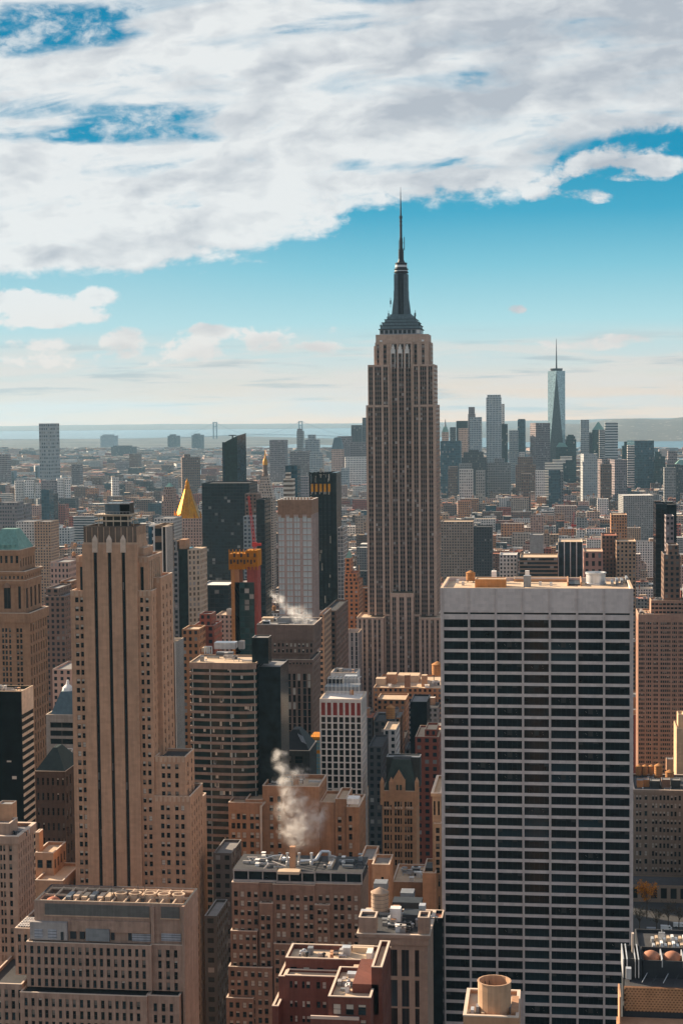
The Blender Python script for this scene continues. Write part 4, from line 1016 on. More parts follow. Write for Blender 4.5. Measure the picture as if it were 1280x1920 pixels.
for px in (727, 748, 768):
    for yy in (1516,):
        for d in (-5.5, -1, 3.5):
            t = MB(); x = xat(px + d, yy, Y); z = at(px, yy, Y).z; t.lathe(x, Y - .15, [(.1, z - .3), (.75, z - .3), (.75, z + .1), (.6, z + .6), (.01, z + .8)], 8); b.part('arch_head', t, [LIME])
t = MB(); t.prism([(x0 + 1, y0 + 9), (x1 + 1, y0 + 9), (x1 + 1, y1), (x0 + 1, y1)], z1, at(748, 1420, Y + 9).z, 0, 1, par=.5); b.part('penthouse', t, [DKST, METAL])
b.done()
# wing wall of a plain tan slab in front of it
b = blk('lift_tower', 'plain tan stucco tower block with one small window beside the gothic tower', 697, 730, 1622, 600, 14, [BUFF, RGRY], N=dict(cols=cp(600, [(714, 719)], 1640), rows=rp(600, 1645, 60, 9, 1, 715), style='dark'), pyv=1700)
more(b, 674, 700, 1613, None, 606, 20); b.done()

# white grid tower with red top band
Y = 700
b = Bld('white_grid_tower', 'white concrete grid tower with dark square panes and a red top band', 638, Y, [stone('white concrete', (.62, .57, .53), var=.1, streak=.2), RTAN])
X_ = lambda px: xat(px, 1330, Y); x0, x1, y1 = X_(599), X_(677), Y + 21
zt_ = at(638, 1311, Y).z
b.w.box(x0 + .5, x1 - .5, Y + .5, y1, 0, zt_ - 1, 0, bottom=False); b.w.prism([(x0, Y), (x1, Y), (x1, y1), (x0, y1)], zt_ - 1.2, zt_, 0, 1, par=2.4, t=.6, bottom=True)
C7 = cp(Y, [(602, 609.5), (613, 620.5), (624, 632), (635.5, 643), (646.5, 654), (657.5, 665), (668.5, 675.5)], 1330)
b.facade('N', x0, x1, at(638, 1343, Y).z, zt_ - 1.2, Y, C7, [(at(638, 1342, Y).z, at(638, 1318, Y).z)], inset=.4, style='plain', mats=(stone('red panel', (.27, .06, .055), streak=.3), BLIND, FRM, BLIND2))
b.facade('N', x0, x1, 0, at(638, 1343, Y).z, Y, C7, rp(Y, 1345, 12.35, 10, 40, 638), inset=.4, style='plain')
b.facade('W', Y + .6, y1, 0, zt_ - 1.2, x1, even(Y + .6, y1, 10, .6), rp(Y, 1345, 12.35, 7.4, 40, 685), inset=.5, style='plain', mats=(stone('side pane', (.18, .16, .15), streak=0), BLIND, FRM, BLIND2), sp=.0)
b.done(); reg_box(b.name, x0, x1, Y, y1, 0, zt_); CLEAR.append((594, 696, 1590, Y))
zz = zt_ - 2.4
for a, c, py, d, h, mm in ((608, 672, 1306, 10, 4.2, METAL), (612, 640, 1299, 6, 6, DMET), (645, 668, 1296, 6, 6.5, ALU), (656, 662, 1309, 1, 3.5, ORNG)): rbox(b, 'cooling_unit', a, c, py, zz, d, h, mm)
q = MB(); z = zz + 9
for k in range(9): x = X_(607) + k * 1.7; q.bar((x, Y + 14, zz), (x, Y + 14, z), .2); q.bar((x, Y + 14, z), (x, Y + 20, z), .2)
q.box(X_(606), X_(668), Y + 13.9, Y + 14.1, z - .2, z + .1); q.box(X_(606), X_(668), Y + 19.9, Y + 20.1, z - .2, z + .1); b.part('roof_frame', q, [ALU])
b2 = blk('white_plant_house', 'white boxy plant house with a dark roof behind the white grid tower', 620, 668, 1262, 900, 16, [WHITE, METAL], pyv=1290)
clutter(b2, b2.box[0] + 1, b2.box[1] - 1, 902, 914, b2.box[5] - 1, 10, 3, 3); b2.done()

# dark steep-roofed hall and the wrapped scaffold beside it
Y = 720
b = blk('dark_hall', 'dark stone hall with a steep black pitched roof and skylights', 513, 580, 1408, Y, 22, [DKST, RDRK], N=dict(cols=cp(Y, [(530, 546), (552, 568)], 1430), rows=rp(Y, 1418, 30, 14, 3, 540), style='shade'), pyv=1470)
x0, x1, y0, y1, _, z1 = b.box; zt_ = at(546, 1368, Y + 10).z
rf = MB(); rf.taper([(x0, y0 + .5), (x1, y0 + .5), (x1, y1), (x0, y1)], z1 - .5, [(x0 + 7, y0 + 10), (x0 + 10, y0 + 10), (x0 + 10, y1 - 5), (x0 + 7, y1 - 5)], zt_); b.part('pitched_roof', rf, [stone('black slate', (.022, .024, .026), rough=.55)])
sk = MB()
for k in range(5): sk.bar((x1 - 2.0 - .45 * k, y0 + 3, z1 + 2.6 + .2 * k), (x1 - 4.0 - .5 * k, y0 + 5.5, z1 + 5.6 + .25 * k), .12)
b.part('skylight', sk, [ALU]); b.done()
sc = Bld('wrapped_scaffold', 'blue and orange netted scaffold between the dark hall and white tower', 592, 760, [stone('orange net', (.55, .22, .05), streak=.2), stone('blue net', (.16, .33, .42), streak=.4), RGRY])
x0, x1 = xat(583, 1420, 760), xat(602, 1420, 760)
for a, c, m_ in ((1382, 1388, 0), (1388, 1407, 1), (1407, 1413, 0), (1413, 1440, 1), (1440, 1900, 1)): sc.w.box(x0 - (.2 if m_ == 0 else 0), x1, 760 - (.2 if m_ == 0 else 0), 772, max(0, at(592, c, 760).z), at(592, a, 760).z, m_)
q = MB()
for k in range(5): x = x0 + (x1 - x0) * k / 4; q.bar((x, 759.6, 20), (x, 759.6, at(592, 1376, 760).z), .12)
for k in range(10): z = at(592, 1378 + k * 7, 760).z; q.bar((x0, 759.6, z), (x1, 759.6, z), .1)
sc.part('pole_frame', q, [stone('yellow steel', (.55, .35, .08))]); sc.done()
reg_box(sc.name, x0, x1, 760, 772, 0, at(592, 1382, 760).z)

# brick office block in front with a glazed penthouse
Y = 520
b = Bld('brick_office_block', 'brown brick office block with paired sashes and a glazed storey on top', 556, Y, [stone('rosy brick', (.235, .150, .112)), LIME, RDRK])
wr = lambda n, py0=1661.5: rp(Y, py0, 17.25, 10.6, n, 550)
def sect(px0, px1, pyt, dy, dep, cols, n, py0): b.tier(px0, px1, pyt, Y + dy, dep, N=dict(cols=cp(Y, cols, 1760), rows=wr(n, py0), style='busy'), attic=.7, par=.6)
sect(434, 485, 1656, 2.2, 22, [(437, 444), (449, 456), (462, 469), (474.5, 481.5)], 15, 1661.5)
sect(485.2, 511, 1657, 3.0, 22, [(490, 497), (502, 509)], 15, 1661.5)
sect(511.2, 590, 1660, 1.6, 22, [(517, 524), (527, 534.5), (543, 550), (553.5, 560.5), (568.5, 575.5), (579, 586)], 15, 1665)
sect(590.2, 676, 1659, 2.2, 22, [(596, 603), (609, 616), (624.5, 631.5), (636.5, 643.5), (650, 657), (662.5, 669.5)], 15, 1664)
sect(486, 511, 1695, .8, 3.0, [(488.5, 495.5), (499, 506)], 14, 1702); sect(590, 618, 1698, .7, 2, [(595, 602), (606, 613)], 14, 1705)
sect(432, 482, 1747, .9, 4, [(435, 442), (447, 454), (459.5, 466.5), (472, 479)], 12, 1758); sect(428, 510, 1815, -.6, 4, [(432, 439), (444, 451), (457, 464), (470, 477), (483, 490), (495, 502)], 8, 1824)
sect(424, 475, 1873, -1.6, 4, [(430, 437), (442, 449), (455, 462), (466, 473)], 4, 1881)
sect(513, 590, 1772, -.2, 4, [(516, 523), (527, 534), (543, 550), (554, 561), (569, 576), (580, 587)], 11, 1782)
g_ = MB(); zb = at(556, 1657, Y).z; zg = at(556, 1637, Y).z
for a, c, dy in ((435, 517, 2.6), (517.3, 588, 1.9), (588.3, 676, 2.6)):
    g_.box(xat(a + 1, 1640, Y), xat(c - 1, 1640, Y), Y + dy + .3, Y + 20, zb - 1, zg - .5, 1)
    g_.box(xat(a - 1, 1640, Y), xat(c + 1, 1640, Y), Y + dy - .3, Y + 21, zg - .6, zg, 0, 2); g_.box(xat(a - 1, 1640, Y), xat(c + 1, 1640, Y), Y + dy - .3, Y + dy + .5, zb - .6, zb + .1, 0)
    n = max(2, round((c - a) / 27))
    for k in range(n + 1): x = xat(a + (c - a) * k / n, 1640, Y); g_.box(x - .16, x + .16, Y + dy, Y + dy + .4, zb - .5, zg - .5, 0)
b.part('glazed_storey', g_, [CONC, GL, RDRK])
b.done(); CLEAR.append((422, 684, 1930, Y))
zz = zg
def P(px, py): q = on(px, py, zz); return q
for px in (539, 561, 584): p = P(px, 1622); t = MB(); t.lathe(p.x, p.y, [(.55, zz), (.55, zz + 1), (.35, zz + 1.2), (.35, zz + 3.4), (.5, zz + 3.5), (.5, zz + 4)], 10); b.part('vent', t, [ALU])
p, q = P(548, 1632), P(548, 1606); t = MB(); t.box(p.x - .9, p.x + .9, p.y, p.y + 2, zz - .1, zz + 7.5); b.part('chimney', t, [BUFF])
p, q, r_ = P(560, 1620), P(592, 1618), P(610, 1605); pipes(b, [(p.x, p.y, zz + .8), (q.x, q.y, zz + .8), (q.x + 1.6, q.y + 2, zz + 3.2), (q.x + 4.2, q.y + 2, zz + 3.2), (q.x + 4.4, q.y + 2, zz + .2)], .5)
p = P(520, 1640); t = MB(); t.box(p.x, p.x + 7, p.y, p.y + 4, zz, zz + .9); b.part('skylight', t, [RTAN])
rr = random.Random(5)
for k in range(16):
    p = P(rr.uniform(487, 545), rr.uniform(1612, 1634)); a = rr.uniform(0, 3.1); L = rr.uniform(1, 3.5); t = MB(); t.tube((p.x - L * math.cos(a), p.y - L * math.sin(a), zz + rr.uniform(.3, 1.6)), (p.x + L * math.cos(a), p.y + L * math.sin(a), zz + rr.uniform(.3, 1.8)), rr.uniform(.15, .45), 7); b.part('duct', t, [rr.choice((ALU, CONC, METAL))])
for k in range(5): p = P(612 + k * 2, 1630); t = MB(); t.box(p.x, p.x + .4, p.y, p.y + 9, zz, zz + .8 + .2 * (k % 2)); b.part('duct', t, [(RTAN, ALU)[k % 2]])
clutter(b, xat(600, 1630, Y), xat(672, 1630, Y), Y + 5, Y + 18, zz, 12, 12, 2.4); clutter(b, xat(440, 1630, Y), xat(500, 1630, Y), Y + 6, Y + 18, zz, 10, 13, 2)

# dark red block with a sunlit tan roof
Y = 400
b = Bld('red_brick_block', 'dark red brick block with an L shaped sunlit roof edged in cream coping', 625, Y, [stone('deep red brick', (.150, .062, .048)), stone('cream coping', (.55, .43, .36), streak=0), RTAN])
X_ = lambda px: xat(px, 1800, Y); Z_ = lambda py, px=620: at(px, py, Y).z
def lit(px0, px1, pyt, y0, dep, cols=None, rows=None, pyb=None, W=None, par=1.1):
    x0, x1 = xat(px0, pyt, y0), xat(px1, pyt, y0); z1 = at((px0 + px1) / 2, pyt, y0).z; z0 = at((px0 + px1) / 2, pyb, y0).z if pyb else 0
    b.tier_w(x0, x1, y0, y0 + dep, z0, z1, N=dict(cols=cp(y0, cols, pyt + 20), rows=[(at(620, c, y0).z, at(620, a, y0).z) for a, c in rows][::-1], style='busy') if cols else None, W=W, attic=.9, par=par, inset=.35)
    if par > .25: return x0, x1, z1
    cpg = MB()
    for q in ((x0 - .2, x1 + .2, y0 - .2, y0 + .5), (x0 - .2, x1 + .2, y0 + dep - .5, y0 + dep + .2), (x0 - .2, x0 + .5, y0 + .5, y0 + dep - .5), (x1 - .5, x1 + .2, y0 + .5, y0 + dep - .5)): cpg.box(*q, z1 + .003, z1 + .22)
    b.part('coping', cpg, [b.mats[1]]); return x0, x1, z1
x0, x1, zt_ = lit(535, 724, 1800, Y, 11, [(544, 556.5), (568, 580), (594, 606), (620, 632), (645, 657)], [(1816, 1833)], W=dict(nb=4, nf=16, wf=.5, hf=.6, style='shade'))
lit(522, 533.9, 1832, Y - 5, 14, par=2.0)
lit(534, 652, 1832, Y - 5, 4.7, [(543, 548), (552, 557), (566, 571), (574, 581), (593, 600), (604, 611), (627, 633)], [(1843, 1856), (1880, 1892), (1908, 1920)], par=.5)
lit(615, 695, 1871, Y - 26, 20.7, [(624, 639), (648, 663), (671, 686)], [(1883, 1903), (1912, 1925)])
lit(510, 521.8, 1888, Y - 10, 14, par=2); 
more_ = lit(696, 716, 1815, Y - 20, 19.5, W=dict(nb=6, nf=18, wf=.4, hf=.5, style='shade'))
b.w.box(X_(612), X_(699), Y - 27.5, Y - 26.2, 0, at(655, 1912, Y - 27).z, 0); cc = MB(); z = at(655, 1912, Y - 27).z; cc.box(X_(612), X_(697), Y - 27.6, Y - 27.1, z, z + .7); b.part('coping', cc, [b.mats[1]])
b.done(); CLEAR.append((505, 740, 1930, Y - 30))
zz = zt_ - 1.1
for a, c, py, d, h, mm in ((576, 586, 1792, 2, 1.8, METAL), (640, 656, 1793, 2.6, 2.0, ALU), (660, 700, 1787, 2.4, 1.2, RTAN), (686, 697, 1800, 4, 1.6, RWHT), (662, 684, 1821, 1.6, 1.0, RTAN), (650, 676, 1838, 2.2, 1.4, ALU), (655, 684, 1850, 2.0, 1.1, RTAN), (632, 640, 1852, 2, 1.4, CONC), (682, 692, 1865, 1.5, 2.4, CONC), (640, 650, 1847, 3, .9, RTAN)): rbox(b, 'cooling_unit', a, c, py, zz - (.25 if py > 1815 else 0), d, h, mm)
t = MB(); t.box(xat(668, 1840, Y - 12), xat(716, 1840, Y - 12), Y - 20, Y - 2, zz - 5, zz + 2.2); b.part('stair_head', t, [b.mats[0]])
clutter(b, x0 + 2, xat(650, 1800, Y), Y + 2, Y + 9, zz, 14, 9, 1.2); clutter(b, xat(625, 1860, Y - 20), xat(690, 1860, Y - 20), Y - 24, Y - 8, zz - .3, 14, 10, 1.2)

# machinery roof beside the white slab
Y = 470
b = Bld('cornice_block', 'tan block with white framed attic windows, tall dark bays and a machine filled roof', 738, Y, [stone('tan cornice stone', (.33, .225, .17)), LIME, RDRK])
b.tier(672, 803, 1753, Y, 24, N=dict(cols=cp(Y, [(686, 694), (707, 718), (730, 741), (754, 765), (777, 786)], 1760), rows=[(at(738, 1769, Y).z, at(738, 1755.5, Y).z)], style='shade', mats=(GL, BLIND, FRW, BLIND2)), pyb=1772, attic=.25, ledge=.5, par=.8)
b.tier(672, 801, 1772, Y + .8, 22, N=dict(cols=cp(Y, [(724, 744), (752, 766), (777, 785)], 1810), rows=[(at(738, q + 50, Y).z, at(738, q, Y).z) for q in (1950, 1893, 1840, 1783)], style='plain'), attic=.5)
for a, c, pyt in ((672, 704, 1722), (783, 804, 1722)): b.tier(a, c, pyt, Y + .2, 6, pyb=1752, par=.5)
b.done(); CLEAR.append((668, 830, 1930, Y))
zz = at(738, 1753, Y).z - .8
p = on(712, 1712, zz); tank(b, *proj(p), p.y, 2.6, 6.0, stone('tan tank', (.40, .29, .215), streak=.5), .3, name='storage_tank')
for a, c, py, d, h, mm in ((731, 751, 1736, 3, 5.0, WHITE), (754, 788, 1735, 6, 3.0, DMET), (675, 700, 1718, 3, 1.2, ALU), (785, 797, 1720, 3, 3.4, ALU), (700, 725, 1672, 5, 2.5, METAL), (735, 790, 1705, 6, 2, DMET), (750, 775, 1690, 5, 2.5, METAL), (735, 748, 1712, 3, 1.5, BUFF)): rbox(b, 'cooling_unit', a, c, py, zz, d, h, mm)
clutter(b, xat(705, 1720, Y), xat(800, 1720, Y), Y + 4, Y + 23, zz, 60, 15, 2.6)
b3 = blk('tan_bulkhead', 'small tan bulkhead with a framed skylight next to the white slab', 792, 817, 1638, 610, 20, [BUFF, RTAN], pyv=1690); rbox(b3, 'skylight', 797, 811, 1634, b3.box[5] - 1, 8, 1.2, DMET); b3.done()
b3 = blk('low_block', 'low sunlit roof with rusty plant between the gothic tower and slab', 735, 795, 1655, 640, 26, [BUFF, RTAN], pyv=1680); clutter(b3, b3.box[0] + 1, b3.box[1] - 1, 642, 664, b3.box[5] - 1, 16, 21, 3); b3.done()
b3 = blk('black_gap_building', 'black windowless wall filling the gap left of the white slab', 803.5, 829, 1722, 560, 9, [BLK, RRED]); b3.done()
b3 = blk('ornate_facade', 'narrow ornate tan and red facade squeezed against the white slab', 810, 826, 1488, 615, 30, [stone('carved tan stone', (.45, .30, .20)), RTAN], N=dict(nb=2, nf=13, wf=.45, hf=.6, style='shade'), z0=0, pyv=1640, ledge=.5); 
more(b3, 813, 827, 1545, 1640, 614, 3, N=dict(nb=1, nf=6, wf=.5, hf=.7, style='shade')); b3.done()

# cooling drum and roof at the bottom right
Y = 250
b = Bld('drum_roof', 'flat tan roof with pipework carrying a tall round open drum', 926, Y, [BUFF, RTAN])
b.tier(868, 972, 1908, Y, 12, par=.5)
p0 = at(926.5, 1841, Y + 4); r = 31.5 * (Y + 4) / FPX; zb = at(926, 1908, Y).z - .5; zt_ = p0.z - .0
t = MB(); t.lathe(p0.x, p0.y, [(r, zb), (r * .995, zb + 2.5), (r, zt_), (r * 1.03, zt_), (r * 1.03, zt_ + .18), (r * .93, zt_ + .18), (r * .92, zt_ - 4.4), (.01, zt_ - 4.4)], 16); b.part('drum', t, [stone('tan sheet metal', (.46, .30, .20), rough=.55, streak=.6)])
t = MB(); t.lathe(p0.x + .5, p0.y + .2, [(1.5, zt_ - 4.4), (1.5, zt_ - 2.6), (.05, zt_ - 1.4)], 8); b.part('inner_cone', t, [stone('orange cone', (.55, .27, .10), rough=.6)])
t = MB()
for k in range(8):
    a = math.pi * (.55 + .1 * k); x, y = p0.x + math.cos(a) * r * .88, p0.y + math.sin(a) * r * .88
    t.bar((x, y, zt_ - 4), (p0.x + math.cos(a + .25) * r * .88, p0.y + math.sin(a + .25) * r * .88, zt_ - .6), .07)
b.part('bracing', t, [DMET])
zz = at(926, 1908, Y).z - .5
for k in range(9): rbox(b, 'duct', 872 + 10 * k, 878 + 10 * k, 1906 - (k % 3) * 2, zz, 1.5, .5 + .3 * (k % 3), (RTAN, ALU, METAL)[k % 3])
t = MB(); q = at(958, 1889, Y + 3); t.box(q.x, q.x + 1.1, Y + 2, Y + 8, zz, q.z); b.part('screen_wall', t, [BUFF]); t = MB(); q = at(883, 1893, Y + 5); t.lathe(q.x, q.y, [(.35, zz), (.35, q.z), (.45, q.z), (.45, q.z + .1), (.2, q.z + .1)], 10); b.part('vent', t, [RTAN])
b.done()
# plant roof with domes at the right edge
Y = 300
b = Bld('domed_plant_block', 'dark plant roof with rusty domes above a panel of orange tiles', 1230, Y, [DMET, stone('orange tile', (.50, .28, .16), streak=.2), RDRK])
X_ = lambda px, yy=Y: xat(px, 1850, yy); Z_ = lambda py, yy=Y: at(1230, py, yy).z
def ww(a, c, t0, t1, y, d, m, par=0.0): b.w.prism([(X_(a, y), y), (X_(c, y), y), (X_(c, y), y + d), (X_(a, y), y + d)], Z_(t1, y) if t1 else 0, Z_(t0, y), m, 2, par=par, t=.25)
ww(1168, 1300, 1898, None, Y, 14, 0); ww(1172, 1300, 1852, 1896, Y + 1, 13, 0); ww(1204, 1300, 1802, 1852, Y + 6, 8, 0, .8); ww(1196, 1300, 1786, 1860, Y + 14, 14, 0, .6); ww(1168, 1203, 1800, 1900, Y + 5, 8, 0, 1)
tl = MB(); x0 = X_(1170)
z0, z1 = Z_(1898), Z_(1853); nr, w = 5, .62
tl.box(x0, X_(1300), Y - .05, Y + .5, z0, z1, 1)
for j in range(nr * 2):
    for k in range(22):
        x = x0 + k * w + (w / 2 if j % 2 else 0); z = z1 - (j + 1) * (z1 - z0) / (nr * 2); h = (z1 - z0) / (nr * 2); tl.box(x, x + w * .46, Y - .17, Y - .02, z + h * .10, z + h * .98, 0); tl.box(x + w * .47, x + w * .99, Y - .10, Y - .02, z + h * .42, z + h * 1.30 if j else z + h, 0)
b.part('tile_panel', tl, [b.mats[1], stone('tile shadow gap', (.16, .085, .05))])
for k in range(3):
    t = MB(); x = X_(1221 + 40 * k, Y + 8); z = Z_(1802, Y + 6) - .7; t.lathe(x, Y + 9.6, [(1.75, z), (1.65, z + .5), (1.2, z + 1.0), (.6, z + 1.3), (.01, z + 1.4)], 18); b.part('dome', t, [stone('rusty dome', (.36, .17, .11), rough=.7)], smooth=True)
    q = MB(); q.box(X_(1241 + 40 * k, Y + 6) - .1, X_(1241 + 40 * k, Y + 6) + .1, Y + 5.9, Y + 12, z - .5, z + 1.0); b.part('rib', q, [ALU])
for a, c in ((1169, 1171), (1176, 1178), (1198, 1200), (1192, 1193.5)): t = MB(); t.box(X_(a), X_(c), Y + 4, Y + 13, Z_(1850), Z_(1800, Y + 5) + .25); b.part('rail', t, [ALU])
t = MB(); t.box(X_(1173), X_(1183), Y - .3, Y + .9, Z_(1838), Z_(1818)); b.part('hatch', t, [ALU]); t = MB(); t.box(X_(1186), X_(1190), Y + 4, Y + 5, Z_(1802), Z_(1766)); b.part('flue_pipe', t, [stone('pale flue', (1, 1, 1))])
for k in range(18):
    t = MB(); x = X_(1222 + (k % 9) * 7.5, Y + 18); y = Y + 17 + (k // 9) * 4; z = Z_(1786, Y + 14) - .6; t.box(x, x + .5, y, y + 1.6, z, z + .9 + .25 * (k % 3)); b.part('cooling_unit', t, [(ALU, RTAN, WHITE)[k % 3]])
t = MB(); x = X_(1240, Y + 20); z = Z_(1786, Y + 14); t.tube((x, Y + 20, z - .5), (x, Y + 20, z + 2.4), .08, 5); t.box(x - .6, x + .6, Y + 19.8, Y + 20.1, z + 1.0, z + 2.0); b.part('sign_box', t, [ALU])
for a in range(5): t = MB(); t.bar((X_(1204 + a * 20), Y + 1.5, Z_(1852) + .3), (X_(1216 + a * 20), Y + 5, Z_(1852) + .9), .1); b.part('pipe', t, [(ALU, DMET)[a % 2]])
t = MB(); t.box(X_(1156, Y - 2), X_(1300, Y - 2), Y - 4, Y - .3, 0, Z_(1916, Y - 2)); t.box(X_(1160, Y - 2), X_(1163, Y - 2), Y - 4, Y + 3, 0, Z_(1858, Y)); b.part('terrace', t, [BUFF])
b.done(); CLEAR.append((1150, 1290, 1930, Y - 6))
reg_box(b.name, X_(1168), X_(1300), Y, Y + 14, 0, Z_(1800), True)
# ------------------------------------------------------------------ facades for buildings too far to show single windows up close
f = facade_mat
FM = dict(lime=f('limestone windows', (.40, .31, .25)), tan=f('tan windows', (.40, .26, .175)), pink=f('pink stone windows', (.42, .29, .24), wf=.45), white=f('white windows', (.62, .58, .54), wf=.5), red=f('red brick windows', (.26, .085, .06)),
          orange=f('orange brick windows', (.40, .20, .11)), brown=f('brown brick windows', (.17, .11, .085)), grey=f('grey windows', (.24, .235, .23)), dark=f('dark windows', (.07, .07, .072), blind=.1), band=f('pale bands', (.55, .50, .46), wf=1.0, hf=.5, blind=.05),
          brband=f('brown bands', (.26, .18, .13), wf=1.0, hf=.55, blind=.08), dglass=f('dark curtain glass', (.020, .026, .03), (.008, .016, .020), .9, .8, .03, rgh=.10), bglass=f('blue curtain glass', (.05, .085, .10), (.02, .055, .075), .88, .78, .05, rgh=.10),
          gglass=f('green curtain glass', (.03, .055, .055), (.01, .034, .036), .9, .8, .06, rgh=.1), silver=f('silver curtain', (.34, .36, .37), (.06, .08, .10), .62, .6, .15, rgh=.15), mauve=f('mauve windows', (.22, .18, .18), wf=.6, hf=.5), rib=f('ribbed windows', (.42, .36, .33), wf=.4, hf=.9),
          drib=f('dark ribbed windows', (.10, .095, .095), wf=.5, hf=.9, blind=.05))
ROOFS = [RTAN, RGRY, RDRK, RWHT, RRED]
def tower(name, label, px0, px1, pyt, Y, dep, fm, roof=RGRY, pyv=None, tiers=(), par=1.0, cat='building', group=None, bay=3.4, fl=3.5, theta=0.0, z0=0.0, clearance=3):
    """tower with upper tiers (px0, px1, pyt, setback); theta turns it about its near corner"""
    b = Bld(name, label, (px0 + px1) / 2, Y, [FM[fm] if isinstance(fm, str) else fm, roof], cat, group)
    base = z0
    for a, c, t, s_ in [(px0, px1, pyt, 0)] + list(tiers):
        y = Y + s_; x0, x1 = xat(a, t, y), xat(c, t, y); z1 = at((a + c) / 2, t, y).z
        if z1 - base < .5: z1 = base + .5
        d = max(3, dep - 2 * s_)
        if theta:
            w = (x1 - x0) / math.cos(theta) ; ca, sa = math.cos(theta), math.sin(theta)
            o = (x0, y) if theta > 0 else (x0, y - w * sa)
            poly = [o, (o[0] + w * ca, o[1] + w * sa), (o[0] + w * ca - d * sa, o[1] + w * sa + d * ca), (o[0] - d * sa, o[1] + d * ca)]
        else: poly = [(x0, y), (x1, y), (x1, y + d), (x0, y + d)]
        b.w.prism(poly, base, z1, 0, 1, par=par, bay=bay, fl=fl)
        reg_box(b.name, min(q[0] for q in poly), max(q[0] for q in poly), min(q[1] for q in poly), max(q[1] for q in poly), base, z1)
        base = z1 - par
    b.top = base; b.poly = poly
    if pyv: CLEAR.append((px0 - clearance, px1 + clearance, pyv, Y))
    return b
def T_(*a, **k):
    spire = k.pop('spire', None); cap = k.pop('cap', None); b = tower(*a, **k)
    P_ = b.poly; cx = sum(q[0] for q in P_) / 4; cy = sum(q[1] for q in P_) / 4
    if cap:
        pyt, m_, frac = cap; t = MB(); z = at((a[2] + a[3]) / 2, pyt, cy).z
        P1 = [(cx + (q[0] - cx) * frac, cy + (q[1] - cy) * frac) for q in P_]; t.taper(P_, b.top, P1, z, 0); b.part('crown', t, [m_]); b.top = z
    if spire:
        pyt, r = spire; t = MB(); z = at((a[2] + a[3]) / 2, pyt, cy).z; t.tube((cx, cy, b.top - 1), (cx, cy, z), r, 6, 0, r * .25); b.part('spire', t, [METAL])
    b.done(); return b

# --- midtown, left
Y = 770
b = Bld('green_roofed_tower', 'orange brick tower with cornices and a green copper hipped roof', 20, Y, [stone('warm orange brick', (.33, .195, .125), streak=.4), stone('brown terracotta', (.24, .15, .105)), RDRK])
CG = dict(style='shade')
b.tier(-24, 36, 1032, Y + 2.5, 24, N=dict(cols=cp(Y, [(-12, -7), (-3, 1), (6, 11), (16, 21), (26, 31)], 1050), rows=rp(Y, 1043, 30, 14, 1, 10), **CG), W=dict(nb=6, nf=1, wf=.45, hf=.5, **CG), pyb=1072, attic=2.2, par=.3, ledge=.3)
b.tier(-24, 45, 1072, Y + .6, 27, N=dict(nb=9, nf=1, wf=.45, hf=.45, **CG), W=dict(nb=8, nf=1, wf=.4, hf=.45, **CG), pyb=1089, attic=1.2, par=.3, ledge=.8)
b.tier(-24, 46, 1089, Y + .9, 26, N=dict(cols=cp(Y, [(-12, -6), (6, 19), (33, 38)], 1120), rows=rp(Y, 1100, 60, 42, 1, 10), style='plain'), W=dict(nb=4, nf=1, wf=.5, hf=.7, style='plain'), pyb=1150, attic=1.8, par=.3, ledge=.4)
b.tier(-24, 55, 1150, Y - .5, 28, N=dict(cols=cp(Y, [(-13, -9), (-7, -3), (5, 9), (11, 15), (18, 22), (32, 36.5), (38.5, 43)], 1220), rows=rp(Y, 1178, 10.4, 7.2, 26, 20), **CG), W=dict(nb=7, nf=30, wf=.45, hf=.75, **CG), attic=4.5, par=.6, ledge=.7)
x0, x1 = xat(-22, 1030, Y + 3), xat(36, 1030, Y + 3); z0 = at(20, 1031, Y + 3).z; t = MB(); za = at(20, 991, Y + 14).z
t.taper([(x0, Y + 3), (x1, Y + 3), (x1, Y + 25), (x0, Y + 25)], z0, [(x0 + 4, Y + 11), (x1 - 4.2, Y + 11), (x1 - 4.2, Y + 18), (x0 + 4, Y + 18)], za)
for k in range(4): t.box(x0 + 4 + k * 2.6, x0 + 5.4 + k * 2.6, Y + 3.6, Y + 6, z0 + .5, z0 + 2.4)
b.part('copper_roof', t, [COPPER])
for k in range(5):
    t = MB(); x = xat(13, 1105, Y); t.lathe(x, Y + .75, [(.01, 0), (.01, 0)], 4) if False else None
t = MB(); x = xat(12.5, 1100, Y); z = at(12, 1100, Y).z; t.lathe(x, Y + .8, [(1.9, z - .6), (1.85, z), (1.5, z + .9), (.8, z + 1.6), (.05, z + 1.8)], 14); b.part('arch_head', t, [b.mats[1]])
b.done(); CLEAR.append((0, 92, 1285, Y))

Y = 620
b = Bld('black_glass_block', 'black glass block whose right flank has cream slanting bands', 20, Y, [BLK, stone('cream band', (.62, .53, .43)), RTAN])
x0, x1, z1 = xat(-30, 1300, Y), xat(40, 1300, Y), at(20, 1297, Y).z
b.w.prism([(x0, Y), (x1, Y), (x1, Y + 14), (x0, Y + 14)], 0, z1, 0, 2, par=1.2)
cz = at(40, 1340, Y).z; b.w.box(x1 + .02, x1 + .3, Y + .1, Y + 13.9, cz, z1 - .02, 1)
k = 1
while cz - k * 2.95 > 40: b.w.box(x1 - .2, x1 + .25, Y + .1, Y + 13.9, cz - k * 2.95, cz - k * 2.95 + 1.15, 1); k += 1
cpg = MB(); cpg.box(x0, x1 + .3, Y - .15, Y + .3, z1, z1 + .25); cpg.box(x1 - .2, x1 + .3, Y + .3, Y + 14, z1, z1 + .25); b.part('coping', cpg, [RTAN])
for px, py in ((28, 1460), (18, 1428)): t = MB(); x = xat(px, py, Y); z = at(px, py, Y).z; t.box(x - 1.1, x + .7, Y - .06, Y + .1, z - .3, z + .3 + (.6 if px > 20 else 0)); b.part('window', t, [BLIND])
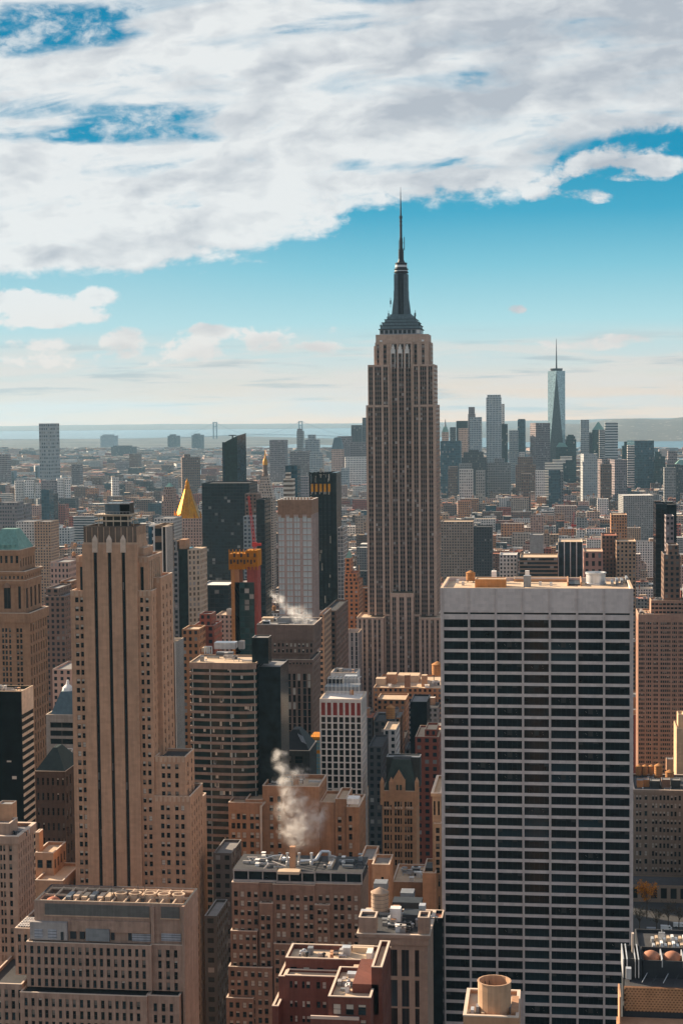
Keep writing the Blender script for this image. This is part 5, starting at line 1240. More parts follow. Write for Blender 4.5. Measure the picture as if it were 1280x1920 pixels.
clutter(b, x0 + 2, x1 - 1, Y + 2, Y + 12, z1 - 1.2, 10, 3, 2); b.done(); reg_box(b.name, x0, x1, Y, Y + 14, 0, z1); CLEAR.append((0, 66, 1540, Y))

Y = 505
b = blk('corner_stone_block', 'tan stone block with a heavy cornice and rows of dark sashes at the left edge', -30, 32, 1568, Y, 17, [stone('pinkish tan stone', (.37, .255, .195)), RGRY], N=dict(cols=cp(Y, [(-10, -5), (2, 6), (8, 12), (19, 24.5)], 1700), rows=rp(Y, 1586, 17.2, 11, 22, 10), **CG), W=dict(nb=7, rows=rp(Y, 1586, 17.2, 11, 22, 40), wf=.42, **CG), attic=2.4, ledge=.7, pyv=1840)
more(b, -20, 18, 1545, 1568, Y + 3, 8); clutter(b, b.box[0] + 2, b.box[1] - 1, Y + 2, Y + 15, b.box[5] - 1, 12, 4, 2.4); hutch(b, -5, 22, 1508, 1560, Y + 10, 5, BUFF, RGRY); b.done()
b = blk('terraced_block', 'stepped tan block with planted terraces between two stone towers', 66, 100, 1600, 590, 16, [BUFF, RTAN], N=dict(nb=2, nf=16, wf=.6, hf=.5, **CG), W=dict(nb=4, nf=14, wf=.6, hf=.5, **CG), pyv=1690)
more(b, 66, 118, 1652, None, 580, 24, W=dict(nb=4, nf=10, wf=.5, hf=.5, **CG)); more(b, 66, 73, 1562, 1600, 592, 5); b.done()
Y = 660
b = blk('dark_hipped_block', 'dark brown block with a dark hipped roof behind the black glass block', 66, 122, 1447, Y, 24, [stone('dark brown stone', (.10, .065, .05)), RDRK], N=dict(nb=6, nf=18, wf=.4, hf=.5, **CG), W=dict(nb=5, nf=16, wf=.45, hf=.6, **CG), pyv=1600)
x0, x1, y0, y1, _, z1 = b.box; t = MB(); t.taper([(x0, y0), (x1, y0), (x1, y1), (x0, y1)], z1, [(x0 + 5, y0 + 9), (x1 - 6, y0 + 9), (x1 - 6, y1 - 8), (x0 + 5, y1 - 8)], at(100, 1402, Y + 9).z); b.part('hipped_roof', t, [stone('dark green slate', (.028, .040, .038), rough=.6)]); b.done()
Y = 720
b = blk('mansard_block', 'grey banded block with a blue slate mansard roof and white truss', 86, 140, 1341, Y, 18, [stone('grey stone', (.30, .26, .23)), RTAN], N=dict(cols=cp(Y, [(94, 137)], 1360), rows=rp(Y, 1355, 15.3, 10, 3, 110), style='plain'), pyv=1420, attic=1.2)
x0, x1, y0, y1, _, z1 = b.box; t = MB(); t.taper([(x0 + 2, y0 + .5), (x1, y0 + .5), (x1, y1), (x0 + 2, y1)], z1, [(x0 + 5.6, y0 + 5), (x1 - 1, y0 + 5), (x1 - 1, y1 - 4), (x0 + 5.6, y1 - 4)], at(115, 1297, Y + 5).z); b.part('mansard_roof', t, [SLATE])
t = MB(); t.lathe(xat(126, 1290, Y + 8), Y + 9, [(3, at(126, 1298, Y + 8).z), (2.4, at(126, 1290, Y + 8).z), (.8, at(126, 1284, Y + 8).z), (.5, at(126, 1276, Y + 8).z)], 12); b.part('cupola', t, [WHITE])
t = MB(); p_ = [at(px, py, Y - 1) for px, py in ((104, 1404), (136, 1404), (118, 1413), (132, 1418))]
t.bar(p_[0], p_[1], .35); t.bar(p_[0], p_[3], .35); t.bar(p_[1], p_[3], .35); t.lathe(0, 0, [(0.01, 0)], 3) if False else None; b.part('truss', t, [WHITE]); b.done()

# --- behind the tan tower: banded block, glass and stone tower
b = T_('banded_block', 'brown block with dark ribbon windows directly behind the tan striped tower', 290, 311, 985, 760, 16, FM['brband'], RTAN, pyv=1180, bay=3, fl=6.5)
b = T_('striped_slab', 'narrow slab of white and black vertical stripes behind the tan tower', 302, 329, 1205, 700, 16, f('black and white stripes', (.66, .60, .54), (.012, .014, .016), .55, 1.0, 0.0), RTAN, pyv=1400, bay=2.0, tiers=[(303, 312, 988, 2)])
b = T_('narrow_glass_block', 'slim pale block with one blue glass strip left of the brown banded block', 279, 300, 985, 850, 16, FM['white'], RWHT, pyv=1100)
t = MB(); t.box(xat(279.5, 1050, 850), xat(286, 1050, 850), 849.6, 850.2, 60, at(283, 988, 850).z); b.part('glass_strip', t, [GLB])
Y = 1080
b = T_('glass_stone_tower', 'grey stone tower with a deep teal glass strip in front of the gold roofed tower', 314, 334, 1034, Y, 26, FM['grey'], RTAN, pyv=1170, tiers=[(318, 332, 1014, 4)])
t = MB(); t.box(xat(334, 1050, Y), xat(352, 1050, Y), Y + .4, Y + 20, 0, at(343, 1030, Y).z, 0); t.box(xat(333.8, 1050, Y), xat(346, 1050, Y), Y + 4, Y + 16, at(343, 1030, Y).z, at(340, 1013, Y).z, 1); b.part('glass_strip', t, [GLG, BUFF]); reg_box(b.name, xat(334, 1050, Y), xat(352, 1050, Y), Y, Y + 20, 0, at(343, 1030, Y).z)
t = MB(); t.wall((xat(352.2, 1050, Y), Y), (xat(372, 1050, Y), Y + 5), 0, at(362, 1031, Y).z, 0); t.wall((xat(372, 1050, Y), Y + 5), (xat(374, 1050, Y), Y + 24), 0, at(362, 1031, Y).z, 0); t.wall((xat(374, 1050, Y), Y + 24), (xat(352.2, 1050, Y), Y + 24), 0, at(362, 1031, Y).z, 0); t.face([(xat(352.2, 1050, Y), Y, at(362, 1031, Y).z), (xat(372, 1050, Y), Y + 5, at(362, 1031, Y).z), (xat(374, 1050, Y), Y + 24, at(362, 1031, Y).z), (xat(352.2, 1050, Y), Y + 24, at(362, 1031, Y).z)], 1); b.part('stone_wing', t, [f('mottled stone wing', (.52, .42, .32), (.10, .08, .06), .5, .6, .4), RTAN])

# gold roofed tower
Y = 1900
GOLD = stone('gold leaf', (.50, .20, .03), rough=.36, var=.5, streak=.9, metal=1.0); GOLD2 = stone('dull gold', (.42, .23, .07), rough=.55, metal=.6)
b = tower('gold_roofed_tower', 'pale stone tower under a gold pyramid roof', 322, 383, 1030, Y, 44, 'pink', RTAN, pyv=1100, tiers=[(325, 378, 993, 3), (326.5, 377.5, 972, 4)])
cx, cy = xat(351, 960, Y + 20), Y + 22; kk = (Y + 20) / FPX; zb = at(351, 968, cy).z; za = at(351, 917, cy).z
t = MB(); t.lathe(cx, cy, [(25 * kk, zb - 2), (24.5 * kk, zb), (6.2 * kk, za)], 8, 0, math.pi / 8); b.part('pyramid_roof', t, [GOLD])
t = MB()
for i in range(8): a = math.pi / 8 + i * math.pi / 4; t.bar((cx + math.cos(a) * 24.8 * kk, cy + math.sin(a) * 24.8 * kk, zb), (cx + math.cos(a) * 6.4 * kk, cy + math.sin(a) * 6.4 * kk, za), .5)
b.part('rib', t, [GOLD2])
t = MB(); t.lathe(cx, cy, [(5.2 * kk, za - 1), (5.0 * kk, za + 4), (4.2 * kk, za + 4.5), (3.6 * kk, za + 8), (1.2 * kk, za + 11), (.15 * kk, at(351, 896, cy).z)], 8); b.part('lantern', t, [GOLD])
for a in range(8): t = MB(); x, y = cx + math.cos(a * math.pi / 4) * 25.5 * kk, cy + math.sin(a * math.pi / 4) * 25.5 * kk * .85; t.lathe(x, y, [(1.0, zb - 4), (.9, zb + 2), (.05, zb + 7)], 6); b.part('pinnacle', t, [GOLD])
b.done()
b = T_('pale_annex', 'pale stone annex with small paired windows in front of the gold roofed tower', 371, 414, 1022, 1800, 40, 'pink', RGRY, pyv=1095, tiers=[(402, 407, 1004, 4)])
b = T_('black_slab_tower', 'broad black glass slab beside the gold roofed tower', 378, 467, 906, 1750, 50, 'dglass', RDRK, pyv=1110)
Y = 2300
b = Bld('sloped_glass_tower', 'blue glass tower with a steeply sloped top rising behind the black slab', 436, Y, [GLB, GLG, DMET])
P0 = [(xat(422, 880, Y), Y), (xat(445, 880, Y), Y), (xat(455.5, 880, Y), Y + 26), (xat(432, 880, Y), Y + 30)]
zt = [at(422, 829, Y).z, at(445, 817, Y).z, at(455, 812, Y + 26).z, at(432, 824, Y + 30).z]
for i in range(4):
    j = (i + 1) % 4; b.w.face([(*P0[i], 0), (*P0[j], 0), (*P0[j], zt[j]), (*P0[i], zt[i])], 0 if i == 1 else 1)
b.w.face([(*P0[i], zt[i]) for i in range(4)], 2); b.w.box(xat(416, 880, Y), xat(424, 880, Y), Y + 4, Y + 26, 0, at(418, 829, Y).z, 0)
b.done(); t = MB(); z = at(430, 817, Y).z; t.box(xat(427, 820, Y), xat(441, 820, Y), Y + 6, Y + 9, z, z + 1.2); t.box(xat(433, 820, Y), xat(435, 820, Y), Y + 6, Y + 9, z - 6, z); b.part('roof_crane', t, [DMET]); reg_box(b.name, P0[0][0], P0[2][0], Y, Y + 30, 0, zt[0]); CLEAR.append((412, 460, 905, Y))
# clock tower with a gold lantern
Y = 2200
b = tower('clock_tower', 'pale stone campanile with a tapering roof and a gold lantern', 483, 512, 935, Y, 22, 'lime', RGRY, pyv=1080)
cx, cy = xat(497.5, 900, Y + 11), Y + 11; kk = Y / FPX
t = MB(); t.taper(b.poly, b.top, [(cx + dx * 7 * kk, cy + dy * 7 * kk) for dx, dy in ((-1, -1), (1, -1), (1, 1), (-1, 1))], at(497, 892, cy).z); b.part('tapering_roof', t, [FM['lime']])
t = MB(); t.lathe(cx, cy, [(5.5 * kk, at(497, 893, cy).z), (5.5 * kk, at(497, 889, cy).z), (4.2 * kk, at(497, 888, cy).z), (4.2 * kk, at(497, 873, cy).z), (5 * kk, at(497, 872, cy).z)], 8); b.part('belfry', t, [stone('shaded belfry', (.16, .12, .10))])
t = MB(); t.lathe(cx, cy, [(4.6 * kk, at(497, 872, cy).z), (4.8 * kk, at(497, 868, cy).z), (3.6 * kk, at(497, 862, cy).z), (1.5 * kk, at(497, 858, cy).z), (1.4 * kk, at(497, 854, cy).z), (.15 * kk, at(497, 843, cy).z)], 10); b.part('lantern', t, [GOLD2], smooth=True)
t = MB(); z = at(497, 945, Y).z; t.lathe(0, 0, [(3.6, 0), (3.6, .3)], 16); cm = Matrix.Translation((cx, Y - .1, z)) @ Matrix.Rotation(math.pi / 2, 4, 'X'); t.v = [tuple(cm @ Vector(q)) for q in t.v]; b.part('clock_face', t, [stone('clock face', (.5, .47, .43), streak=0)]); b.done()
b = T_('dark_slab_tower', 'narrow black slab tower left of the pale residential tower', 480, 496, 937, 1400, 30, 'dglass', RDRK, pyv=1150)
b = T_('brown_slab_tower', 'brown brick slab peeping out behind the narrow black slab', 459, 481, 926, 1600, 24, 'brown', RGRY, pyv=970)
b = T_('balcony_tower', 'concrete tower with dark balcony grid under the brown slab', 456, 478, 968, 1450, 18, 'silver', RGRY, pyv=1060)
# tower under construction with a red crane
Y = 1000
b = tower('unfinished_tower', 'unfinished tower wrapped at the top in yellow formwork', 440, 476, 1092, Y, 22, 'gglass', CONC, pyv=1200)
ORS = stone('yellow formwork', (.40, .17, .025), streak=.3); t = MB()
X_ = lambda px: xat(px, 1060, Y); Z_ = lambda py: at(457, py, Y).z
t.box(X_(431), X_(461), Y - 1.5, Y + 14, Z_(1067), Z_(1038)); t.box(X_(461.2), X_(484), Y - 2, Y + 12, Z_(1062), Z_(1032))
for k in range(9): x = X_(431) + (X_(484) - X_(431)) * k / 8; t.box(x - .25, x + .25, Y - 2.3, Y - 1.4, Z_(1068), Z_(1030))
for py in (1034, 1046, 1058): t.box(X_(430.5), X_(484.5), Y - 2.5, Y - 1.9, Z_(py + 1.2), Z_(py))
for k in range(8):
    x = X_(433 + 6.3 * k); t.box(x, x + .9, Y - 2.62, Y - 1.3, Z_(1057 - 3 * (k % 2)), Z_(1049), 1)
    if k % 2: t.box(x, x + 1.1, Y - 2.62, Y - 1.3, Z_(1044), Z_(1037), 1)
b.part('formwork', t, [ORS, stone('painted gap shade', (.05, .035, .025))])  # dark boxes on the front paint in the shade of open gaps
t = MB(); t.box(X_(434), X_(448), Y, Y + 12, 0, Z_(1067), 0); t.box(X_(462), X_(482), Y + 1, Y + 12, 0, Z_(1062), 1); b.part('core', t, [stone('raw orange core', (.30, .17, .10)), stone('red netting', (.26, .075, .065), streak=.5)])
t = MB()
for px in (434, 439): t.bar((X_(px), Y - 1.2, Z_(1230)), (X_(px), Y - 1.2, Z_(1066)), .35)
for k in range(26): t.bar((X_(434), Y - 1.2, Z_(1066 + 6 * k)), (X_(439), Y - 1.2, Z_(1066 + 6 * (k + 1))), .2)
b.part('hoist_mast', t, [stone('hoist yellow', (.34, .19, .07), streak=.2)])
b.done(); reg_box(b.name, X_(431), X_(484), Y, Y + 14, Z_(1067), Z_(1032))
CR = stone('crane red', (.42, .05, .045), rough=.5, streak=.1)
def crane(label, foot, jib0, jib1, Y, wd=.9, group=None):
    root = bpy.data.objects.new('tower_crane', None); COL.objects.link(root); loc = at(*foot, Y); root.location = loc; tag(root, label, 'crane', group)
    def lat(a, c, w, n, name):
        t = MB(); a, c = Vector(a), Vector(c); d = (c - a).normalized(); s1 = d.cross(Vector((0, 1, 0))).normalized(); s2 = d.cross(s1)
        co = [s1 * w + s2 * w, s1 * w - s2 * w, -s1 * w - s2 * w, -s1 * w + s2 * w]
        for q in co: t.bar(a + q, c + q * .6, .18)
        for k in range(n):
            for i in range(4): t.bar(a.lerp(c, k / n) + co[i] * (1 - .4 * k / n), a.lerp(c, (k + 1) / n) + co[(i + 1) % 4] * (1 - .4 * (k + 1) / n), .12)
        o = t.build(name, [CR], root, loc); return o
    lat(loc, at(*jib0, Y), wd, 10, 'mast'); lat(at(*jib0, Y), at(*jib1, Y), wd * .8, 14, 'jib')
    t = MB(); p = at(*jib0, Y); t.box(p.x - 1.4, p.x + 1.6, Y - 1.4, Y + 1.4, p.z - 1.5, p.z + 1); t.box(p.x + 1.2, p.x + 4.2, Y - 1, Y + 1, p.z - 1, p.z + .5); t.build('cab', [CR], root, loc)
crane('red luffing crane leaning over the yellow formwork', (478, 1062), (477, 1020), (466, 930), 1004)
b = T_('red_brick_block', 'red brick block with a bright red bulkhead right of the tan striped tower', 361, 401, 1173, 880, 22, 'red', RGRY, pyv=1230, tiers=[(374, 396, 1151, 5)])
b = T_('brick_block', 'light red brick block with white windows below the red bulkhead', 341, 372, 1180, 860, 18, 'orange', RTAN, pyv=1250)
b = T_('flat_glass_block', 'low dark glass block with a pale slab roof left of the unfinished tower', 376, 428, 1097, 1250, 34, 'dglass', RWHT, pyv=1130)
# lattice tower and neighbours
Y = 1500
b = tower('lattice_tower', 'black tower with exposed dark columns and an orange band near its top', 583, 622, 887, Y, 40, 'dglass', RDRK, pyv=1150)
t = MB(); x0, x1 = xat(582, 1000, Y), xat(622, 1000, Y); zt = b.top + 1.2
for k in range(6): x = x0 + (x1 - x0) * k / 5; t.box(x - .7, x + .7, Y - .9, Y + .2, 0, zt + 1)
for z in (zt, at(600, 905, Y).z, at(600, 928, Y).z): t.box(x0, x1, Y - .8, Y + .2, z - 1, z + .2)
b.part('column', t, [BLK]); t = MB(); t.box(x0 + 1, x1 - 1, Y - .35, Y + .2, at(600, 922, Y).z, at(600, 907, Y).z); b.part('orange_band', t, [stone('orange sheathing', (.60, .27, .04))])
rr = random.Random(8); t = MB()
for k in range(34):
    x = rr.uniform(x0 + 1, x1 - 1); z = at(600, rr.choice((rr.uniform(890, 905), rr.uniform(923, 930), rr.uniform(985, 1145))), Y).z; t.box(x, x + rr.uniform(.5, 1.6), Y - .3, Y + .2, z, z + rr.uniform(2, 7))
b.part('bright_pane', t, [stone('bare glazing', (.50, .46, .40), rough=.3)])
t = MB(); t.box(x1 + .05, xat(631, 1000, Y), Y + 1, Y + 36, 0, zt); b.part('dark_flank', t, [BLK]); b.done(); reg_box(b.name, x1, xat(631, 1000, Y), Y, Y + 40, 0, zt)
b = T_('scaffold_tower', 'thin pale scaffolded tower between the black lattice tower and skyscraper', 632.5, 643, 990, 1460, 30, f('scaffold', (.42, .40, .38), (.10, .11, .12), .8, .8, .1), RGRY, pyv=1200, bay=2.4)
b = T_('stepped_orange_tower', 'orange brick setback tower with a small pyramid top left of the skyscraper', 645, 672, 1090, 1340, 30, 'orange', RRED, pyv=1200, tiers=[(646, 668, 1075, 3), (646.5, 657, 1047, 6)], cap=(1032, COPPER, .1))
b = T_('orange_brick_slab', 'orange brick slab with long red window strips behind the skyscraper base', 674, 690, 1103, 1380, 20, 'orange', RTAN, pyv=1160)
b = T_('limestone_annex', 'limestone block with a bright hollow roof at the foot of the skyscraper', 647, 672, 1186, 1240, 22, 'rib', RTAN, pyv=1240, par=3)
b = T_('brown_side_block', 'brown side block in the shadow right of the pale residential tower', 606, 630, 1145, 1020, 60, 'brown', RDRK, pyv=1240, bay=4)
b = T_('stone_podium', 'low stone block right of the pale residential tower', 597, 607, 1152, 985, 34, 'tan', RGRY, pyv=1220)
# the brighter low roofs in front of the skyscraper
b = tower('broad_flat_block', 'broad cream roofed block spread before the skyscraper base', 700, 838, 1290, 1150, 60, 'orange', RTAN, pyv=1320, par=1.4)
for a, c, py, d, h, mm in ((704, 722, 1286, 8, 5, RTAN), (724, 742, 1283, 10, 7, BUFF), (745, 785, 1280, 14, 5, RTAN), (790, 800, 1288, 6, 8, BUFF), (758, 768, 1290, 6, 9, BRN)): rbox(b, 'penthouse', a, c, py, b.top, d, h, mm, RTAN)
clutter(b, b.poly[0][0] + 3, b.poly[1][0] - 3, 1154, 1200, b.top, 14, 33, 5); rtank(b, 820, 1280, b.top, 4, 7, 6); b.done()
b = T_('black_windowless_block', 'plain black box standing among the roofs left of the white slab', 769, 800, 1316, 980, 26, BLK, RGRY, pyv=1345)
b = T_('white_paned_block', 'small white block with dark square panes right of the white grid tower', 719, 742, 1368, 860, 22, 'white', RTAN, pyv=1425)
b = T_('orange_tank_block', 'dark block topped by a big orange water tank', 700, 735, 1352, 900, 24, 'dark', RDRK, pyv=1375); rtank(b, 732, 1352, b.top, 2.5, 6, 1.5)
b = T_('maroon_block', 'maroon brick block with cream parapets just left of the white slab', 778, 822, 1382, 800, 30, 'red', RTAN, pyv=1500, tiers=[(796, 818, 1368, 6)])
b = T_('dark_green_block', 'dark green shaded block between gothic tower and white grid tower', 690, 716, 1400, 790, 30, 'dark', RDRK, pyv=1560)
b = T_('orange_fronted_block', 'orange brick block with white window rows before the skyscraper base', 706, 760, 1312, 1060, 24, 'orange', RTAN, pyv=1345)
# the shaded canyon left of the brick office block
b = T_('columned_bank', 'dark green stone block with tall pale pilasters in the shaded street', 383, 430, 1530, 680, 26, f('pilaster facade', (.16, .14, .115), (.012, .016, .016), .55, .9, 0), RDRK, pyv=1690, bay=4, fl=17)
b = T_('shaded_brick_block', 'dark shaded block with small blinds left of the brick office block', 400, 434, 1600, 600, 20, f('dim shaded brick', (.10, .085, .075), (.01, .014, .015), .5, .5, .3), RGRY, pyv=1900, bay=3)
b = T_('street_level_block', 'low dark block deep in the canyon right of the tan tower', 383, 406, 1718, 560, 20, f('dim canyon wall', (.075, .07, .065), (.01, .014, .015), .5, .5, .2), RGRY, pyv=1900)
# --- midtown, right
Y = 1050
b = Bld('ribbed_brick_tower', 'pinkish brown tower of close brick piers at the right edge', 1240, Y, [stone('rose brick', (.36, .215, .16)), RTAN])
x0, x1 = xat(1196, 1200, Y), xat(1320, 1200, Y); z1 = at(1240, 1152, Y).z; zc_ = at(1240, 1164, Y).z
b.w.box(x0 + .4, x1, Y + .4, Y + 30, 0, zc_, 0, bottom=False); b.w.prism([(x0, Y), (x1, Y), (x1, Y + 30), (x0, Y + 30)], zc_, z1, 0, 1, par=1, bottom=True)
big = [1209.5, 1222, 1235, 1258, 1270, 1292]
for px in big: b.w.box(xat(px - 1.6, 1250, Y), xat(px + 1.6, 1250, Y), Y - .12, Y + .45, 0, zc_, 0)
b.facade('N', x0, x1, 0, zc_, Y, [(xat(1197.5 + 4.05 * k, 1250, Y), xat(1200.6 + 4.05 * k, 1250, Y)) for k in range(22)], rp(Y, 1167, 8.4, 4.6, 44, 1240), inset=.35, style='shade', sp=.1)
b.facade('E', Y + .5, Y + 30, 0, zc_, x0, even(Y + .5, Y + 30, 8, .4), rp(Y, 1167, 8.4, 4.6, 44, 1196), inset=.3, style='shade'); b.box = (x0, x1, Y, Y + 30, 0, z1)
b.tier(1220, 1285, 1126, Y + 5, 16, N=dict(nb=9, nf=3, wf=.8, hf=.5, style='shade'), pyb=1152); clutter(b, xat(1200, 1150, Y), xat(1225, 1150, Y), Y + 2, Y + 20, z1 - 1, 10, 7, 3); clutter(b, xat(1225, 1125, Y), xat(1280, 1125, Y), Y + 7, Y + 18, at(1240, 1126, Y + 5).z - 1, 8, 17, 3)
b.done(); reg_box(b.name, x0, x1, Y, Y + 30, 0, z1); CLEAR.append((1190, 1290, 1430, Y))
Y = 1000
b = T_('cream_corner_tower', 'sunlit cream corner block cut off by the right edge of the view', 1268, 1310, 1366, Y, 24, stone('sunny cream stone', (.52, .38, .25)), RTAN, pyv=1480, tiers=[(1271, 1282, 1340, 6)])
Y = 930
b = blk('tank_roof_block', 'stone block with a row of pointed water tanks on its crowded roof', 1188, 1300, 1482, Y, 40, [stone('greyish tan stone', (.28, .225, .18)), RDRK], N=dict(cols=cp(Y, [(1192, 1196), (1198, 1202), (1208, 1213), (1222, 1226), (1228, 1232), (1236, 1240), (1243, 1247), (1250, 1254), (1257, 1261), (1264, 1268), (1272, 1276)], 1500), rows=rp(Y, 1492, 15, 9, 24, 1240), style='busy'), attic=1.6, ledge=.6, pyv=1720)
zz = b.box[5] - 1.0
for px, py, r, h in ((1197, 1458, 1.75, 5), (1209, 1458, 1.75, 5), (1221, 1458, 1.75, 5), (1234, 1462, 2.3, 6.5), (1255, 1466, 2.4, 4)): rtank(b, px, py, zz, r, h, 1.5)
for a, c, py, h, mm in ((1194, 1206, 1477, 4, ORNG), (1207, 1217, 1476, 4, ORNG), (1219, 1237, 1478, 4, DKST), (1240, 1256, 1479, 5, BRN), (1258, 1275, 1478, 4.4, DKST), (1249, 1262, 1446, 7, BUFF)): rbox(b, 'penthouse', a, c, py, zz, 6, h, mm, RGRY, .3)
clutter(b, b.box[0] + 2, b.box[1] - 12, Y + 3, Y + 38, zz, 24, 5, 3); b.done()
b = T_('library_wing', 'low stone wing with a row of dark windows behind the bare park trees', 1180, 1290, 1660, 885, 20, f('stone wing', (.22, .165, .125), (.012, .014, .015), .62, .62, .05), RDRK, bay=5, fl=9)
Y = 1300
b = T_('black_fin_tower', 'black tower at the right with a pale windowed strip on its front', 1229, 1250, 945, 1180, 30, 'dglass', RDRK, pyv=1120, tiers=[])
b = T_('black_crown_tower', 'rounded black tower top behind the black fin tower', 1240, 1268, 946, 1280, 30, BLK, RDRK, pyv=1120)
b = T_('white_strip_block', 'white framed strip of windows between two black towers', 1248, 1263, 967, 1160, 16, 'mauve', RWHT, pyv=1020)
b = T_('grey_right_tower', 'brown stone tower with a stepped top at the right edge', 1244, 1275, 1040, 1060, 26, 'brown', RGRY, pyv=1120, tiers=[(1252, 1272, 1022, 4)])
b = T_('stripe_block', 'black block with white vertical fins and a tan roof behind the white slab', 1046, 1092, 1016, 1500, 40, f('white fin facade', (.56, .55, .53), (.012, .022, .03), .84, 1.0, 0), RTAN, pyv=1082, bay=5.2)
b = T_('pink_arcade_block', 'pink brick block with dark arched windows right of the black finned block', 1094, 1130, 1034, 1450, 34, f('pink arcade', (.45, .24, .19), (.015, .015, .017), .45, .6, .1), RTAN, pyv=1082, bay=6, fl=7)
b = T_('maroon_tower', 'maroon brick tower right of the pink arcade block', 1128, 1156, 1004, 1500, 30, 'brown', RRED, pyv=1085, tiers=[])
b = T_('balcony_block', 'tan apartment block with pale balcony edges right of the maroon tower', 1155, 1192, 1015, 1480, 30, 'tan', RTAN, pyv=1085)
b = T_('long_tan_block', 'long tan block with dark glazing left of the black finned block', 974, 1045, 1045, 1480, 40, 'brband', RTAN, pyv=1082)
b = T_('grey_blank_block', 'plain grey block with a blank windowless front behind the white slab roof', 993, 1018, 1003, 1700, 30, CONC, RGRY, pyv=1045)
b = T_('white_loft_block', 'white loft block with dark square windows behind the left end of the slab', 936, 969, 1040, 1500, 26, 'white', RWHT, pyv=1080)
b = T_('cream_arcade_loft', 'wide cream loft block with arched bays right of the skyscraper', 826, 886, 978, 2100, 34, 'lime', RTAN, pyv=1010)
b = T_('dark_loft_block', 'dark brown loft block right of the wide cream loft block', 887, 922, 988, 2000, 30, 'dark', RDRK, pyv=1015)
b = T_('pale_gallery_block', 'pale block topped with a row of tall openings at the far right', 1168, 1226, 929, 3200, 60, 'grey', RWHT, pyv=950, theta=.12)
b = T_('curved_drum_block', 'tan block with a rounded orange drum on top at the right', 1145, 1175, 965, 2000, 30, 'orange', RTAN, pyv=1010)
crane('small red crane among the low roofs right of the skyscraper', (1073, 1008), (1073, 985), (1076, 960), 1900, 1.2)
# ------------------------------------------------------------------ the downtown towers and the far boroughs
GRP = 'downtown towers on the horizon'
def D(label, px0, px1, pyt, Y, fm, dep=None, name='downtown_tower', pyv=905, **k): return T_(name, label, px0, px1, pyt, Y, dep or 40, fm, k.pop('roof', RGRY), pyv=pyv, group=GRP, bay=k.pop('bay', 5), fl=k.pop('fl', 7), **k)
# tallest: square base, octagonal twist, square top
Y = 5900; k_ = Y / FPX
b = Bld('twisted_glass_tower', 'tallest downtown glass tower of tapering triangles with a thin mast', 1043, Y, [glass('sky sheen glass', (.22, .34, .39), rough=.06, spec=.9), glass('shade toned glass', (.06, .085, .095), rough=.12), DMET], group=GRP)  # sky reflection and shade of the faces are put into two glass colours
cx, cy, h = xat(1043, 800, Y + 30), Y + 30, 16 * k_; zb = at(1043, 880, Y).z; zt = at(1043, 695, Y).z
B4 = [(cx - h, cy - h), (cx + h, cy - h), (cx + h, cy + h), (cx - h, cy + h)]; q = h * 1.0; T4 = [(cx, cy - q), (cx + q, cy), (cx, cy + q), (cx - q, cy)]
b.w.prism(B4, 0, zb, 1, 2)
for i in range(4):
    j = (i + 1) % 4
    b.w.face([(*B4[i], zb), (*B4[j], zb), (*T4[i], zt)], 1 if i == 0 else 0); b.w.face([(*B4[j], zb), (*T4[j], zt), (*T4[i], zt)], 0)
b.w.face([(*p, zt) for p in T4], 2); b.done(); reg_box(b.name, cx - h, cx + h, Y, Y + 60, 0, zt); CLEAR.append((1020, 1066, 880, Y))
t = MB(); t.lathe(cx, cy, [(10.5 * k_, zt), (10.5 * k_, zt + 1), (11.5 * k_, zt + 6), (11.5 * k_, zt + 9), (2, zt + 9.5)], 20); b.part('crown_ring', t, [DMET])
t = MB(); t.tube((cx, cy, zt), (cx, cy, at(1043, 672, Y).z), 3.2, 8, 0, 2.2); t.tube((cx, cy, at(1043, 672, Y).z), (cx, cy, at(1043, 634, Y).z), 2.2, 8, 0, .7); b.part('mast', t, [DMET])
D('broad dark blue glass block at the left foot of downtown', 825, 863, 827, 4900, 'bglass', 60, pyv=890)
D('slender copper spired gothic tower right of the skyscraper', 828, 840, 810, 5500, 'lime', 30, name='spired_tower', cap=(800, COPPER, .5), spire=(786, 4))
D('small dark tower right of the copper spire', 843, 853, 801, 5700, 'dark'); D('black flat topped tower behind the pinkish stone tower', 855, 876, 789, 5850, 'dglass')
D('pinkish stone tower below the black flat topped tower', 859, 876, 803, 5400, 'pink'); D('stone tower with stepped shoulders and a square dark crown', 877, 890, 776, 5750, 'mauve', tiers=[(878, 889, 763, 4)])
D('rippled silver apartment tower left of the tall twin tier tower', 880, 902, 782, 5300, 'silver', 50)
D('tall tower of pale ribs with a dark crown left of the twisted tower', 911, 939, 745, 5350, f('pale rib tower', (.50, .52, .53), (.03, .05, .06), .5, .7, .1), tiers=[(913, 938, 740, 3)])
D('narrow pale slab right behind the tall ribbed tower', 938, 945, 757, 5600, 'white'); D('dark slab right of the tall ribbed tower', 940, 951, 795, 5500, 'dglass'); D('low glass tower with white ribs', 954, 971, 807, 5500, 'silver'); D('dark glass tower with a crenellated top left of the striped tower', 970, 984.5, 787, 5600, 'bglass', tiers=[(971, 984, 785.5, 4)])
D('broad brown tower with a bright lit left flank beside the twisted tower', 1004, 1031, 793, 5450, 'mauve', 70, theta=.28)
D('dark domed tower in front of the twisted tower', 1042, 1064, 838, 5500, 'gglass', cap=(830, COPPER, .5)); D('dark tower with a stepped rounded top right of the twisted tower', 1059.5, 1080, 824, 5700, 'gglass', tiers=[(1061, 1078, 818, 3), (1064, 1075, 815, 6)])
D('tapered tower with a lit edge and flat top', 1088, 1104, 787, 5700, 'silver', tiers=[]); D('dark shaft hidden behind the pyramid topped tower', 1104, 1112, 811, 5900, 'dark'); D('green glass tower with a pyramid top', 1110, 1133, 806, 5850, 'gglass', cap=(791, COPPER, .08))
